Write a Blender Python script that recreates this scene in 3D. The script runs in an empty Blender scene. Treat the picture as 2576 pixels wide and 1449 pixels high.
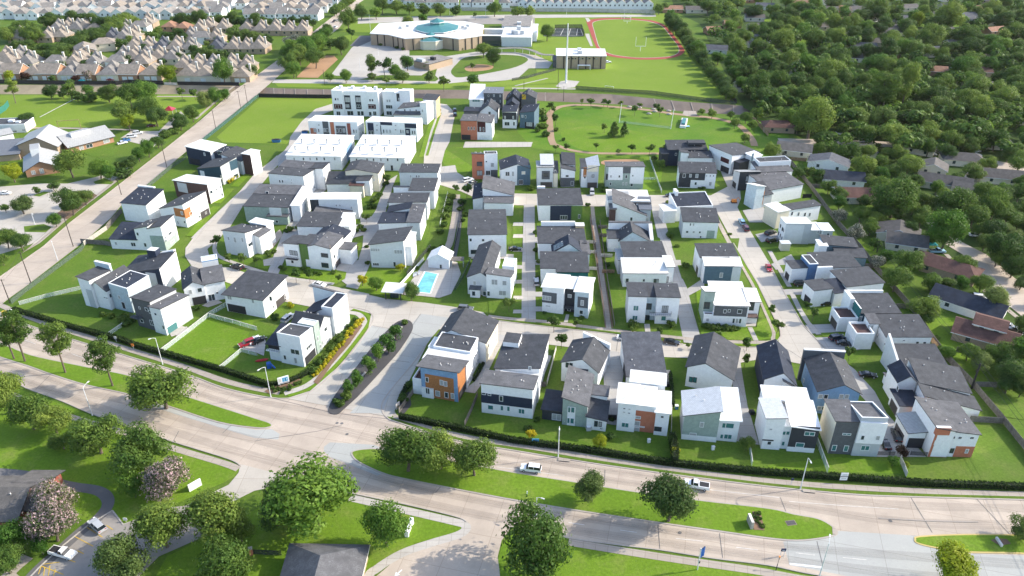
import bpy,math,random
from mathutils import Vector,Matrix
from mathutils.geometry import tessellate_polygon
R=random.Random(7)
SC=bpy.context.scene
COL=SC.collection
FPX,CX,CY,HC,PITCH=1932.0,1288.0,724.5,127.0,math.radians(30)
cd=bpy.data.cameras.new('camera');cam=bpy.data.objects.new('camera',cd);COL.objects.link(cam)
cd.sensor_width=36;cd.lens=27.0;cd.clip_start=1;cd.clip_end=8000
cam.location=(0,0,HC);cam.rotation_euler=(math.radians(90)-PITCH,0,0)
SC.camera=cam
CP,SP=math.cos(PITCH),math.sin(PITCH)
OX,OY,SCL=0.0,0.0,1.0
def T(c=None,r=None):
    global OX,OY,SCL
    if c is None:OX,OY,SCL=0.0,0.0,1.0
    else:OX,OY,SCL=c*644.0,r*362.25,0.25
def dpx(p):return OX+p[0]*SCL,OY+p[1]*SCL
def ray(x,y):
    u,v=(x -CX)/FPX,(y -CY)/FPX
    return Vector((u,CP -v*SP,-SP -v*CP))
def atd(x,y,z=0.0):
    d=ray(x,y);t=(z -HC)/d.z
    return Vector((d.x*t,d.y*t,z))
def at(p,z=0.0):
    x,y=dpx(p);return atd(x,y,z)
def depth_of(w):return w.y*CP -(w.z -HC)*SP
def proj(w):
    d=depth_of(w);up=w.y*SP+(w.z -HC)*CP
    return CX+FPX*w.x/d,CY -FPX*up/d
def height_at(w,y):            # height at ground point w seen at picture row y of the current tile
    yy=OY+y*SCL
    v=(yy -CY)/FPX
    # rows: v = -(Y*SP+(z-H)*CP)/(Y*CP-(z-H)*SP)
    q=w.y*(SP+v*CP)/(v*SP -CP)
    return HC+q
def tag(o,label=None,cat=None,group=None,kind=None):
    if label:o['label']=label
    if cat:o['category']=cat
    if group:o['group']=group
    if kind:o['kind']=kind
    return o
LOCS={}
def empty(name,loc,label,cat,group=None,rz=0.0):
    o=bpy.data.objects.new(name,None);COL.objects.link(o)
    o.location=loc;o.rotation_euler=(0,0,rz);o.empty_display_size=.5
    LOCS[o]=Vector(loc)
    return tag(o,label,cat,group)
class MB:
    """collects faces in world coordinates, links them as one mesh object"""
    def __init__(s):s.v=[];s.f=[];s.m=[];s.mats=[]
    def mi(s,m):
        m=MAT[m]if isinstance(m,str)else m
        if m not in s.mats:s.mats.append(m)
        return s.mats.index(m)
    def face(s,pts,m):
        i=len(s.v);s.v.extend([tuple(p)for p in pts]);s.f.append(tuple(range(i,i+len(pts))));s.m.append(s.mi(m))
    def hexa(s,b,t,mside,mtop=None,mbot=None,skip=()):
        """b, t: four lower / upper corners, counter-clockwise"""
        if 'top' not in skip:s.face(t,mtop or mside)
        if 'bot' not in skip:s.face(b[::-1],mbot or mside)
        for k in range(4):
            if k in skip:continue
            j=(k+1)%4
            s.face([b[k],b[j],t[j],t[k]],mside[k]if isinstance(mside,(list,tuple))else mside)
    def box(s,c,sx,sy,sz,m,rz=0.0,mtop=None):
        """c: centre of the bottom"""
        c=Vector(c);cr,sr=math.cos(rz),math.sin(rz)
        q=[Vector((x*cr -y*sr,x*sr+y*cr,0))+c for x,y in ((-sx/2,-sy/2),(sx/2,-sy/2),(sx/2,sy/2),(-sx/2,sy/2))]
        s.hexa(q,[p+Vector((0,0,sz))for p in q],m,mtop)
    def obox(s,o,u,n,x0,x1,y0,y1,z0,z1,m,mtop=None):
        q=[o+u*x+n*y for x,y in ((x0,y0),(x1,y0),(x1,y1),(x0,y1))]
        s.hexa([Vector((p.x,p.y,z0))for p in q],[Vector((p.x,p.y,z1))for p in q],m,mtop)
    def tube(s,pts,rad,m,n=6,cap=True):
        pts=[Vector(p)for p in pts];rad=rad if isinstance(rad,(list,tuple))else [rad]*len(pts)
        i0=len(s.v)
        for k,p in enumerate(pts):
            d=(pts[min(k+1,len(pts)-1)]-pts[max(k -1,0)]).normalized()
            a=d.cross(Vector((0,0,1))if abs(d.z)<.9 else Vector((1,0,0))).normalized();b=d.cross(a)
            for j in range(n):
                t=2*math.pi*j/n;s.v.append(tuple(p+(a*math.cos(t)+b*math.sin(t))*rad[k]))
        mi=s.mi(m)
        for k in range(len(pts)-1):
            for j in range(n):
                a,b=i0+k*n+j,i0+k*n+(j+1)%n
                s.f.append((a,a+n,b+n,b));s.m.append(mi)
        if cap:
            s.f.append(tuple(range(i0,i0+n)));s.m.append(mi)
            e=i0+(len(pts)-1)*n;s.f.append(tuple(range(e+n -1,e -1,-1)));s.m.append(mi)
    def poly(s,pts,z,m):
        pts=[Vector((p.x,p.y,z))for p in pts]
        mi=s.mi(m);i=len(s.v);s.v.extend([tuple(p)for p in pts])
        for t in tessellate_polygon([pts]):
            a,b,c=(pts[k]for k in t)
            if (b -a).cross(c -a).z<0:t=(t[0],t[2],t[1])
            s.f.append(tuple(i+k for k in t));s.m.append(mi)
    def prism(s,pts,z0,z1,mside,mtop):
        area=sum(pts[k -1].x*pts[k].y -pts[k].x*pts[k -1].y for k in range(len(pts)))
        if area<0:pts=pts[::-1]
        s.poly(pts,z1,mtop)
        for k in range(len(pts)):
            a,b=pts[k -1],pts[k]
            s.face([Vector((a.x,a.y,z0)),Vector((b.x,b.y,z0)),Vector((b.x,b.y,z1)),Vector((a.x,a.y,z1))],mside)
    def mesh(s,name,off=Vector((0,0,0)),smooth=False):
        me=bpy.data.meshes.new(name)
        ox,oy,oz=off
        me.from_pydata([(x -ox,y -oy,z -oz)for x,y,z in s.v],[],s.f)
        for m in s.mats:me.materials.append(m)
        me.polygons.foreach_set('material_index',s.m)
        if smooth:me.polygons.foreach_set('use_smooth',[True]*len(s.f))
        me.update()
        return me
    def build(s,name,parent=None,loc=None,smooth=False,**t):
        """world coordinates in, so the parent's place is taken off; parent empties carry no turn or scale here"""
        off=Vector((0,0,0));q=parent
        while q is not None:off+=LOCS[q];q=q.parent
        loc=Vector(loc)if loc is not None else off.copy()
        me=s.mesh(name,loc,smooth)
        o=bpy.data.objects.new(name,me);COL.objects.link(o)
        o.parent=parent;o.location=loc -off
        LOCS[o]=loc -off
        return tag(o,**t)
def child(name,me,parent,loc=(0,0,0),rot=(0,0,0),sc=1.0):
    o=bpy.data.objects.new(name,me);COL.objects.link(o);o.parent=parent
    o.location=loc;o.rotation_euler=rot;o.scale=(sc,)*3 if not isinstance(sc,tuple)else sc
    LOCS[o]=Vector(loc)
    return o
def copy_tree(o,parent=None):
    c=o.copy();COL.objects.link(c)
    if parent is not None:c.parent=parent
    LOCS[c]=LOCS.get(o,Vector((0,0,0))).copy()
    for ch in o.children:copy_tree(ch,c)
    return c
ORD=('first second third fourth fifth sixth seventh eighth ninth tenth eleventh twelfth thirteenth fourteenth fifteenth sixteenth seventeenth '
       'eighteenth nineteenth twentieth').split()
def ordn(i):
    if i<20:return ORD[i]
    t='twenty thirty forty fifty sixty seventy eighty ninety'.split()[(i+1)//10-2];r=(i+1)%10
    return t+'-'+ORD[r -1]if r else t[:-1]+'ieth'
def smooth_line(pts,k=6,closed=False):
    """Catmull-Rom through the points"""
    n=len(pts);out=[]
    for i in range(n if closed else n -1):
        g=(lambda j:pts[j%n])if closed else (lambda j:pts[max(0,min(n -1,j))])
        a,b,c,d=g(i -1),g(i),g(i+1),g(i+2)
        for q in range(k):
            t=q/k
            out.append(b*1.0+(c -a)*(.5*t)+(a*2-b*5+c*4-d)*(.5*t*t)+(b*3-a -c*3+d)*(.5*t**3))
    if not closed:out.append(pts[-1].copy())
    return out
def offset_line(pts,d,closed=False):
    out=[];n=len(pts)
    for i in range(n):
        a=pts[i -1]if closed or i else pts[0];b=pts[(i+1)%n]if closed or i<n -1 else pts[-1]
        t=b -a;t.z=0;t.normalize();out.append(pts[i]+Vector((-t.y,t.x,0))*d)
    return out
MAT={}
def _new(name):
    m=bpy.data.materials.new(name);m.use_nodes=True;nt=m.node_tree
    b=nt.nodes['Principled BSDF'];MAT[name]=m
    return m,nt,b
def nd(nt,t,**kw):
    n=nt.nodes.new(t)
    for k,v in kw.items():
        if k in n.inputs:n.inputs[k].default_value=v
        else:setattr(n,k,v)
    return n
def rgb(c):return (c[0],c[1],c[2],1)
def mixc(nt,fac,a,b):
    n=nt.nodes.new('ShaderNodeMix');n.data_type='RGBA'
    for sock,val in ((n.inputs[0],fac),(n.inputs[6],a),(n.inputs[7],b)):
        if hasattr(val,'is_linked'):nt.links.new(val,sock)
        elif isinstance(val,(int,float)):sock.default_value=val
        else:sock.default_value=rgb(val)
    return n.outputs[2]
def noise(nt,scale,detail=4,rough=.6,co=None,lo=.35,hi=.65):
    n=nd(nt,'ShaderNodeTexNoise',Scale=scale,Detail=detail,Roughness=rough)
    if co is None:
        g=nt.nodes.new('ShaderNodeNewGeometry');co=g.outputs['Position']
    nt.links.new(co,n.inputs['Vector'])
    r=nd(nt,'ShaderNodeMapRange');r.inputs[1].default_value=lo;r.inputs[2].default_value=hi
    nt.links.new(n.outputs['Fac'],r.inputs[0])
    return r.outputs[0]
def plain(name,c,rough=.7,var=.12,sc=1.5,spec=.3,metal=0.0,fine=0):
    m,nt,b=_new(name)
    c2=[x*(1-var)for x in c];c3=[min(1,x*(1+var))for x in c]
    o=mixc(nt,noise(nt,sc),c2,c3)
    if fine:o=mixc(nt,noise(nt,fine,2,.5),[x*.8 for x in c],o)
    nt.links.new(o,b.inputs['Base Color'])
    b.inputs['Roughness'].default_value=rough;b.inputs['Specular IOR Level'].default_value=spec;b.inputs['Metallic'].default_value=metal
    return m
def striped(name,c,period,axis='z',dark=.75,rough=.7,var=.1,width=.12):
    """boards or seams: thin dark lines every period metres along z (siding) or along a horizontal turn"""
    m,nt,b=_new(name)
    g=nt.nodes.new('ShaderNodeNewGeometry');sx=nt.nodes.new('ShaderNodeSeparateXYZ');nt.links.new(g.outputs['Position'],sx.inputs[0])
    src=sx.outputs['Z']
    if axis=='h':
        ad=nd(nt,'ShaderNodeMath',operation='ADD');nt.links.new(sx.outputs['X'],ad.inputs[0])
        mu=nd(nt,'ShaderNodeMath',operation='MULTIPLY');nt.links.new(sx.outputs['Y'],mu.inputs[0]);mu.inputs[1].default_value=.35
        nt.links.new(mu.outputs[0],ad.inputs[1]);src=ad.outputs[0]
    mo=nd(nt,'ShaderNodeMath',operation='MULTIPLY');nt.links.new(src,mo.inputs[0]);mo.inputs[1].default_value=1/period
    fr=nd(nt,'ShaderNodeMath',operation='FRACT');nt.links.new(mo.outputs[0],fr.inputs[0])
    lt=nd(nt,'ShaderNodeMath',operation='LESS_THAN');nt.links.new(fr.outputs[0],lt.inputs[0]);lt.inputs[1].default_value=width
    base=mixc(nt,noise(nt,1.2),[x*(1-var)for x in c],[min(1,x*(1+var))for x in c])
    o=mixc(nt,lt.outputs[0],base,[x*dark for x in c])
    nt.links.new(o,b.inputs['Base Color']);b.inputs['Roughness'].default_value=rough;b.inputs['Specular IOR Level'].default_value=.3
    return m
def brickmat(name,c,c2,mortar,sc=2.0):
    m,nt,b=_new(name)
    g=nt.nodes.new('ShaderNodeNewGeometry');mp=nt.nodes.new('ShaderNodeMapping');nt.links.new(g.outputs['Position'],mp.inputs['Vector'])
    mp.inputs['Rotation'].default_value=(math.radians(90),0,0)
    br=nd(nt,'ShaderNodeTexBrick',Scale=sc);nt.links.new(mp.outputs[0],br.inputs['Vector'])
    br.inputs['Color1'].default_value=rgb(c);br.inputs['Color2'].default_value=rgb(c2);br.inputs['Mortar'].default_value=rgb(mortar);br.inputs['Mortar Size'].default_value=.015
    o=mixc(nt,noise(nt,1.0),br.outputs['Color'],c2)
    nt.links.new(o,b.inputs['Base Color']);b.inputs['Roughness'].default_value=.85
    return m
def concrete(name,c,joint=0.0,stain=.25,rz=0.0,patch=.5):
    m,nt,b=_new(name)
    g=nt.nodes.new('ShaderNodeNewGeometry')
    o=mixc(nt,noise(nt,.09,5,.65),[x*(1-stain)for x in c],[min(1,x*(1+stain*.4))for x in c])
    o=mixc(nt,noise(nt,2.2,4,.7,lo=.2,hi=.8),[x*.86 for x in c],o)
    st=noise(nt,.35,6,.7,lo=.56,hi=.75)
    k=nd(nt,'ShaderNodeMath',operation='MULTIPLY');nt.links.new(st,k.inputs[0]);k.inputs[1].default_value=patch
    o=mixc(nt,k.outputs[0],o,[x*.62 for x in c])
    if joint:
        mp=nt.nodes.new('ShaderNodeMapping');nt.links.new(g.outputs['Position'],mp.inputs['Vector']);mp.inputs['Rotation'].default_value=(0,0,rz)
        br=nd(nt,'ShaderNodeTexBrick',Scale=1.0);nt.links.new(mp.outputs[0],br.inputs['Vector'])
        br.offset=0.0;br.inputs['Brick Width'].default_value=joint*1.6;br.inputs['Row Height'].default_value=joint
        br.inputs['Mortar Size'].default_value=.07;br.inputs['Mortar Smooth'].default_value=.6
        br.inputs['Color1'].default_value=(1,1,1,1);br.inputs['Color2'].default_value=(.93,.93,.93,1);br.inputs['Mortar'].default_value=(.7,.68,.66,1)
        mm=nt.nodes.new('ShaderNodeMix');mm.data_type='RGBA';mm.blend_type='MULTIPLY';mm.inputs[0].default_value=1
        nt.links.new(o,mm.inputs[6]);nt.links.new(br.outputs['Color'],mm.inputs[7]);o=mm.outputs[2]
    nt.links.new(o,b.inputs['Base Color']);b.inputs['Roughness'].default_value=.85;b.inputs['Specular IOR Level'].default_value=.25
    return m
def grassmat(name,a,bb,dry,dryness=.35,big=.035):
    m,nt,b=_new(name)
    o=mixc(nt,noise(nt,big,5,.6),a,bb)
    k=nd(nt,'ShaderNodeMath',operation='MULTIPLY');nt.links.new(noise(nt,.16,6,.7,lo=.5,hi=.78),k.inputs[0]);k.inputs[1].default_value=dryness
    o=mixc(nt,k.outputs[0],o,dry)
    o2=mixc(nt,noise(nt,1.4,5,.75,lo=.3,hi=.7),[x*.55 for x in a],o)
    mx=mixc(nt,.75,o,o2)
    nt.links.new(mx,b.inputs['Base Color']);b.inputs['Roughness'].default_value=.9;b.inputs['Specular IOR Level'].default_value=.12
    bp=nd(nt,'ShaderNodeBump',Strength=.6,Distance=.12)
    n2=nd(nt,'ShaderNodeTexNoise',Scale=5.0,Detail=4);g=nt.nodes.new('ShaderNodeNewGeometry');nt.links.new(g.outputs['Position'],n2.inputs['Vector'])
    nt.links.new(n2.outputs['Fac'],bp.inputs['Height']);nt.links.new(bp.outputs[0],b.inputs['Normal'])
    return m
def leafmat(name,a,bb,tip=None,tipf=0.0,trans=.42,obvar=.3,nsc=2.6):
    m,nt,b=_new(name)
    tc=nt.nodes.new('ShaderNodeTexCoord');oi=nt.nodes.new('ShaderNodeObjectInfo')
    ad=nd(nt,'ShaderNodeVectorMath',operation='ADD');nt.links.new(tc.outputs['Object'],ad.inputs[0]);nt.links.new(oi.outputs['Random'],ad.inputs[1])
    o=mixc(nt,noise(nt,nsc,3,.6,ad.outputs[0]),a,bb)
    hv=nd(nt,'ShaderNodeHueSaturation');nt.links.new(o,hv.inputs['Color'])
    r=nd(nt,'ShaderNodeMapRange');nt.links.new(oi.outputs['Random'],r.inputs[0]);r.inputs[3].default_value=1-obvar;r.inputs[4].default_value=1+obvar
    nt.links.new(r.outputs[0],hv.inputs['Value'])
    r2=nd(nt,'ShaderNodeMapRange');nt.links.new(oi.outputs['Random'],r2.inputs[0]);r2.inputs[3].default_value=.515;r2.inputs[4].default_value=.475
    nt.links.new(r2.outputs[0],hv.inputs['Hue'])
    o=hv.outputs[0]
    if tip:o=mixc(nt,noise(nt,9.0,2,.6,ad.outputs[0],lo=.58-tipf*.2,hi=.62),o,tip)
    nt.links.new(o,b.inputs['Base Color']);b.inputs['Roughness'].default_value=.6;b.inputs['Specular IOR Level'].default_value=.2
    tr=nt.nodes.new('ShaderNodeBsdfTranslucent');nt.links.new(o,tr.inputs['Color'])
    ms=nt.nodes.new('ShaderNodeMixShader');ms.inputs[0].default_value=trans
    nt.links.new(b.outputs[0],ms.inputs[1]);nt.links.new(tr.outputs[0],ms.inputs[2])
    nt.links.new(ms.outputs[0],nt.nodes['Material Output'].inputs['Surface'])
    return m
def see_through(name,c,alpha):
    m,nt,b=_new(name)
    b.inputs['Base Color'].default_value=rgb(c);b.inputs['Roughness'].default_value=.6
    t=nt.nodes.new('ShaderNodeBsdfTransparent');ms=nt.nodes.new('ShaderNodeMixShader');ms.inputs[0].default_value=alpha
    nt.links.new(t.outputs[0],ms.inputs[1]);nt.links.new(b.outputs[0],ms.inputs[2]);nt.links.new(ms.outputs[0],nt.nodes['Material Output'].inputs['Surface'])
    return m
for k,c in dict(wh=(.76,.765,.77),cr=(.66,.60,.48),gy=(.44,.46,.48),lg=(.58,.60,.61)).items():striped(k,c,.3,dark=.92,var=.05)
for k,c in dict(dg=(.10,.105,.115),ch=(.038,.042,.05),nv=(.022,.032,.06),sb=(.085,.14,.185),lb=(.20,.33,.50),pb=(.46,.54,.58),bl=(.09,.17,.32),sg=(.30,.37,.33),tl=(.02,.13,.13),mr=(.06,.014,.014),gn=(.11,.19,.045),tan=(.58,.42,.24),nt=(.03,.07,.10)).items():striped(k,c,.25,dark=.7)
plain('wd',(.36,.15,.055),.7,.2,3);plain('rw',(.66,.65,.62),.6,.10,.35);plain('fd',(.05,.05,.055),.5);plain('fw',(.78,.78,.77),.5,.04)
brickmat('br',(.48,.165,.09),(.40,.13,.07),(.42,.22,.15));brickmat('rb',(.30,.085,.055),(.25,.07,.05),(.3,.13,.1));brickmat('bb',(.085,.045,.04),(.07,.035,.032),(.10,.07,.06));brickmat('bt',(.40,.30,.21),(.35,.26,.18),(.38,.31,.24));brickmat('bo',(.40,.22,.13),(.36,.19,.11),(.38,.26,.18))
for k,c in dict(rs=(.068,.071,.079),rg=(.115,.115,.122),rn=(.035,.042,.06),rbn=(.12,.065,.055),rtan=(.27,.232,.195),rgr=(.22,.205,.19),rora=(.32,.18,.12),rdk=(.095,.088,.085),rtp=(.13,.12,.112),rlt=(.25,.232,.215),rbl=(.10,.105,.12)).items():plain(k,c,.9,.34,.6,.2,fine=5)
striped('rm',(.50,.51,.52),.45,'h',.72,.45);striped('rmw',(.72,.73,.73),.45,'h',.75,.45);striped('rmd',(.15,.16,.18),.45,'h',.7,.45);striped('rmb',(.33,.33,.325),.9,'h',.85,.5)
plain('wf',(.7,.7,.7),.5,.04);plain('bf',(.025,.025,.028),.4)
m,nt,b=_new('gl');b.inputs['Base Color'].default_value=(.035,.05,.06,1);b.inputs['Roughness'].default_value=.08;b.inputs['Specular IOR Level'].default_value=.8
m,nt,b=_new('gt');b.inputs['Base Color'].default_value=(.05,.17,.17,1);b.inputs['Roughness'].default_value=.1;b.inputs['Specular IOR Level'].default_value=.7
plain('gb',(.34,.35,.35),.35,.15,3);m,nt,b=_new('dk');b.inputs['Base Color'].default_value=(.02,.02,.024,1);b.inputs['Roughness'].default_value=.8
striped('gd',(.07,.062,.062),.5,dark=.7,rough=.5);striped('gw',(.68,.70,.70),.55,dark=.8,rough=.5);plain('dr',(.04,.05,.08),.4)
concrete('road',(.49,.41,.335),5.0,.26,math.radians(14));concrete('roadn',(.40,.40,.375),6.0,.12,math.radians(14),.25);concrete('street',(.485,.44,.38),4.5,.2,0.02);concrete('drive',(.41,.39,.365),3.2,.2,0.0);concrete('walk',(.40,.345,.29),1.6,.16,.2);concrete('walkn',(.47,.435,.39),1.6,.12,.0)
concrete('kerb',(.42,.37,.32),0,.3);concrete('kerby',(.55,.42,.16),0,.3);concrete('asph',(.15,.145,.145),0,.3);concrete('lot',(.30,.275,.25),0,.3);concrete('plaza',(.46,.425,.38),8.0,.12,.1,.25);concrete('bank',(.235,.185,.15),0,.45);concrete('bankj',(.33,.28,.235),0,.3);concrete('bankd',(.32,.265,.18),0,.45)
grassmat('grass',(.085,.160,.018),(.135,.195,.028),(.21,.19,.08),.5);grassmat('lawn',(.092,.168,.018),(.135,.212,.026),(.24,.22,.08),.7,.05);grassmat('lawnb',(.122,.222,.016),(.172,.270,.024),(.27,.26,.09),.7,.05)
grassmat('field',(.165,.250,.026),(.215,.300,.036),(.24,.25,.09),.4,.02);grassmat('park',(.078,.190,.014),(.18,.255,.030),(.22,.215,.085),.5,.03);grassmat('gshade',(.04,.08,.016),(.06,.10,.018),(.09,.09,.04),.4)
concrete('dirt',(.40,.235,.13),0,.3);concrete('mulch',(.085,.081,.082),0,.45);concrete('mulchb',(.20,.125,.08),0,.3);concrete('trail',(.34,.235,.15),0,.2);concrete('track',(.34,.075,.055),0,.12,0,.1);concrete('court',(.035,.045,.045),0,.2)
leafmat('lf_oak',(.070,.140,.024),(.165,.250,.044));leafmat('lf_bri',(.056,.146,.018),(.120,.228,.032));leafmat('lf_yel',(.15,.23,.01),(.25,.31,.02));leafmat('lf_drk',(.044,.100,.020),(.100,.170,.034));leafmat('lf_pin',(.08,.15,.024),(.16,.24,.042))
leafmat('lf_cra',(.05,.095,.024),(.09,.13,.035),(.62,.43,.46),.6);leafmat('lf_whi',(.04,.075,.03),(.07,.11,.04),(.55,.52,.46),.6);leafmat('lf_gold',(.36,.36,.014),(.48,.45,.025));leafmat('lf_red',(.07,.03,.025),(.10,.05,.03));leafmat('lf_hed',(.018,.045,.010),(.045,.085,.016),obvar=.05);leafmat('lf_shr',(.05,.11,.018),(.11,.18,.032));leafmat('lf_wood',(.038,.090,.018),(.160,.240,.040),obvar=.05,nsc=.11);leafmat('lf_wil',(.082,.138,.034),(.15,.215,.056))
see_through('tread',(.16,.135,.115),.13);plain('bark',(.13,.10,.08),.9,.3,4);plain('stone',(.40,.37,.33),.9,.2,2);plain('pole',(.055,.045,.04),.9,.2,2);plain('steel',(.62,.63,.64),.45,.08,2);plain('white',(.80,.80,.80),.4,.03);plain('yellow',(.55,.36,.04),.7,.2,2);plain('worn',(.56,.53,.49),.8,.2,.8)
striped('fence',(.16,.145,.13),.16,'h',.55,.9,.3);striped('fenceb',(.30,.20,.12),.16,'h',.6,.9,.3);plain('blk',(.02,.02,.022),.6);see_through('mesh',(.05,.055,.06),.45);see_through('meshg',(.12,.16,.13),.35);see_through('lotf',(.05,.12,.10),.65);see_through('meshw',(.62,.68,.66),.33);see_through('wind',(.03,.17,.13),.9)
plain('wall_c',(.48,.45,.40),.9,.15,.6);plain('teal',(.05,.18,.19),.5,.12,.8);plain('blue',(.02,.09,.35),.4);plain('water',(.16,.46,.48),.05,.25,.3,.6);plain('navy',(.02,.03,.08),.5);plain('orange',(.75,.25,.05),.6);plain('red',(.42,.02,.03),.4);plain('cyan',(.02,.38,.40),.5)
# ================================================================= the setting (picture coordinates of the 2576 x 1449 view, laid on the ground)
T()
def L(*xy,z=0.0):return [atd(x,y,z)for x,y in xy]
LAYER=[0]
def sheet(name,pts,m,z=.02,sm=0,kind='structure',**kw):
    pts=L(*pts)
    if sm:pts=smooth_line(pts,sm,True)
    LAYER[0]+=1
    b=MB();b.poly(pts,z+LAYER[0]*.0004,m);return b.build(name,kind=kind,**kw)
def ribbon(name,pts,w,m,z=.04,sm=5,kind='structure',raw=False,h=0,**kw):
    pts=pts if raw else L(*pts)
    if sm:pts=smooth_line(pts,sm)
    LAYER[0]+=1;z+=LAYER[0]*.0004
    a,c=offset_line(pts,w/2),offset_line(pts,-w/2)
    b=MB()
    for i in range(len(pts)-1):
        q=[Vector((p.x,p.y,z+h))for p in (c[i],c[i+1],a[i+1],a[i])]
        b.face(q,m)
        if h:
            for u,v in ((q[0],q[1]),(q[2],q[3])):b.face([u -Vector((0,0,h)),v -Vector((0,0,h)),v,u],m)
    return b.build(name,kind=kind,**kw)
def kerb(pts,m='kerb',w=.32,h=.13,sm=5):return ribbon('kerb',pts,w,m,.02,sm,h=h)
FAR=[(-400,214),(0,213),(590,214),(700,222),(840,225),(1160,226),(1348,232),(1538,237),(1713,255),(1932,270),(2200,292),(3000,350)]
NEAR=[(-400,238),(0,237),(590,237),(700,243),(840,246),(1160,248),(1348,253),(1563,263),(1738,283),(1932,292),(2200,314),(3000,372)]
fl,nl=L(*FAR),L(*NEAR)
b=MB();b.poly([Vector((-900,-60,0)),Vector((900,-60,0))]+nl[::-1],0,'grass');b.poly(fl+[Vector((4000,4500,0)),Vector((-4000,4500,0))],0,'grass');b.build('ground',kind='structure')
def lerp(a,b_,t):return a+(b_ -a)*t
b=MB()
for i in range(len(fl)-1):
    q=[]
    for k in (i,i+1):
        q.append([fl[k],lerp(fl[k],nl[k],.42)+Vector((0,0,-3.4)),lerp(fl[k],nl[k],.8)+Vector((0,0,-3.5)),nl[k]])
    for j in range(3):b.face([q[0][j],q[0][j+1],q[1][j+1],q[1][j]],'bankd' if i<2 else 'bank')
b.build('channel',kind='structure')
b=MB()                       # the paler joints that run down the concrete bank
fs=smooth_line(fl,8);ns=smooth_line(nl,8)
for i in range(20,len(fs)-10):
    if i%2 and fs[i].x<300:
        a=fs[i]+Vector((0,0,.02));c=lerp(fs[i],ns[i],.42)+Vector((0,0,-3.36));a.z+=.01
        w=Vector((.3,0,0));n=Vector((0,-.02,.04))
        b.face([c -w+n,c+w+n,a+w*.8+n,a -w*.8+n],'bankj')
b.build('channel_joint',kind='structure')
sheet('school_field',[(1340,40),(1470,40),(1500,34),(1672,34),(1720,110),(1855,262),(1700,240),(1540,226),(1350,219),(1350,180),(1340,120)],'field')
sheet('lawn',[(690,208),(880,204),(1450,210),(1500,222),(1340,226),(1160,222),(840,221),(700,218)],'field')
sheet('lawn',[(545,345),(655,246),(838,247),(840,262),(812,268),(775,305),(740,345),(722,362),(560,358)],'field')
sheet('park',[(0,240),(420,238),(580,238),(545,262),(480,320),(360,318),(0,322)],'field',.015)
sheet('park',[(1352,256),(1520,268),(1740,290),(1930,300),(1985,340),(1975,400),(1830,405),(1500,396),(1340,372),(1300,330)],'park')
sheet('pond_edge',[(1415,330),(1470,318),(1560,322),(1660,345),(1760,362),(1790,372),(1720,384),(1580,384),(1470,378),(1420,352)],'lawnb',.024,4)
sheet('lawn',[(1116,375),(1190,367),(1190,420),(1165,450),(1135,442),(1112,405)],'lawnb')
sheet('lawn',[(1116,372),(1300,374),(1420,384),(1430,400),(1190,420)],'lawn')
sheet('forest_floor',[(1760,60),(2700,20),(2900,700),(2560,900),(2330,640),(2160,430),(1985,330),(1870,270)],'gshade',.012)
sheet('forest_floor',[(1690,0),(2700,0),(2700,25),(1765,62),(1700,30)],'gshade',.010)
sheet('lawn',[(40,772),(70,735),(205,622),(260,612),(420,632),(470,655),(560,700),(640,800),(700,830),(760,905),(690,985),(610,965),(440,905),(250,845),(60,790)],'lawn')
sheet('lawn',[(420,880),(470,832),(530,792),(640,806),(610,880),(575,948),(500,925)],'lawnb',.026)
sheet('lawn',[(270,605),(372,475),(470,400),(500,420),(440,500),(300,620)],'lawn')
sheet('lawn',[(894,722),(920,675),(1010,680),(1060,700),(985,742),(900,738)],'lawnb')
sheet('lawn',[(1005,1042),(1050,985),(1250,1010),(1400,1040),(1690,1070),(1900,1120),(2480,1090),(2560,1075),(2576,1220),(2350,1205),(1932,1185),(1678,1160),(1290,1105),(1010,1052)],'lawn')
sheet('lawn',[(1930,1170),(2110,1150),(2270,1165),(2275,1192),(1940,1182)],'lawnb',.026);sheet('lawn',[(2280,1150),(2480,1140),(2560,1100),(2590,1225),(2290,1200)],'grass',.028)
sheet('south_lawn',[(-300,990),(-40,945),(67,985),(150,1015),(310,1078),(437,1121),(575,1165),(604,1178),(590,1200),(560,1215),(300,1330),(180,1300),(100,1240),(0,1185),(-300,1170)],'lawnb')
sheet('south_lawn',[(700,1250),(894,1250),(1019,1278),(1144,1308),(1170,1318),(1150,1340),(1050,1365),(980,1400),(938,1432),(940,1700),(250,1700),(420,1400),(560,1330)],'lawnb')
sheet('south_lawn',[(1260,1700),(1250,1420),(1262,1370),(1300,1330),(1433,1362),(1663,1393),(1932,1430),(2200,1475),(2800,1530),(2800,1900)],'lawnb')
NK=[(-260,690),(-60,762),(20,795),(65,816),(185,855),(310,893),(470,942),(560,975),(644,995),(700,1003)]
ENW=[(700,1003),(734,1001),(784,984),(819,957),(856,919),(894,874),(926,829),(939,804),(934,790),(919,780),(870,771)]
ENE=[(1072,868),(1044,909),(1006,954),(974,994),(961,1017),(963,1039),(980,1056)]
NKE=[(980,1056),(1060,1082),(1164,1112),(1288,1133),(1403,1152),(1538,1173),(1713,1197),(1932,1224),(2132,1243),(2282,1250),(2700,1261)]
SK=[(-260,870),(0,945),(67,977),(150,1007),(225,1039),(310,1069),(437,1112),(575,1155),(605,1172)]
SKM=[(700,1196),(780,1215),(894,1243),(1019,1269),(1144,1299),(1174,1313)]
SKE=[(1262,1330),(1300,1327),(1433,1354),(1538,1369),(1663,1384),(1788,1404),(1932,1422),(2057,1447),(2300,1480),(2800,1530)]
sheet('boulevard',NK+[(720,1003),(985,1050)]+NKE+SKE[::-1]+[(1174,1313)]+SKM[::-1]+[(605,1172)]+SK[::-1],'road',.03)
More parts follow.
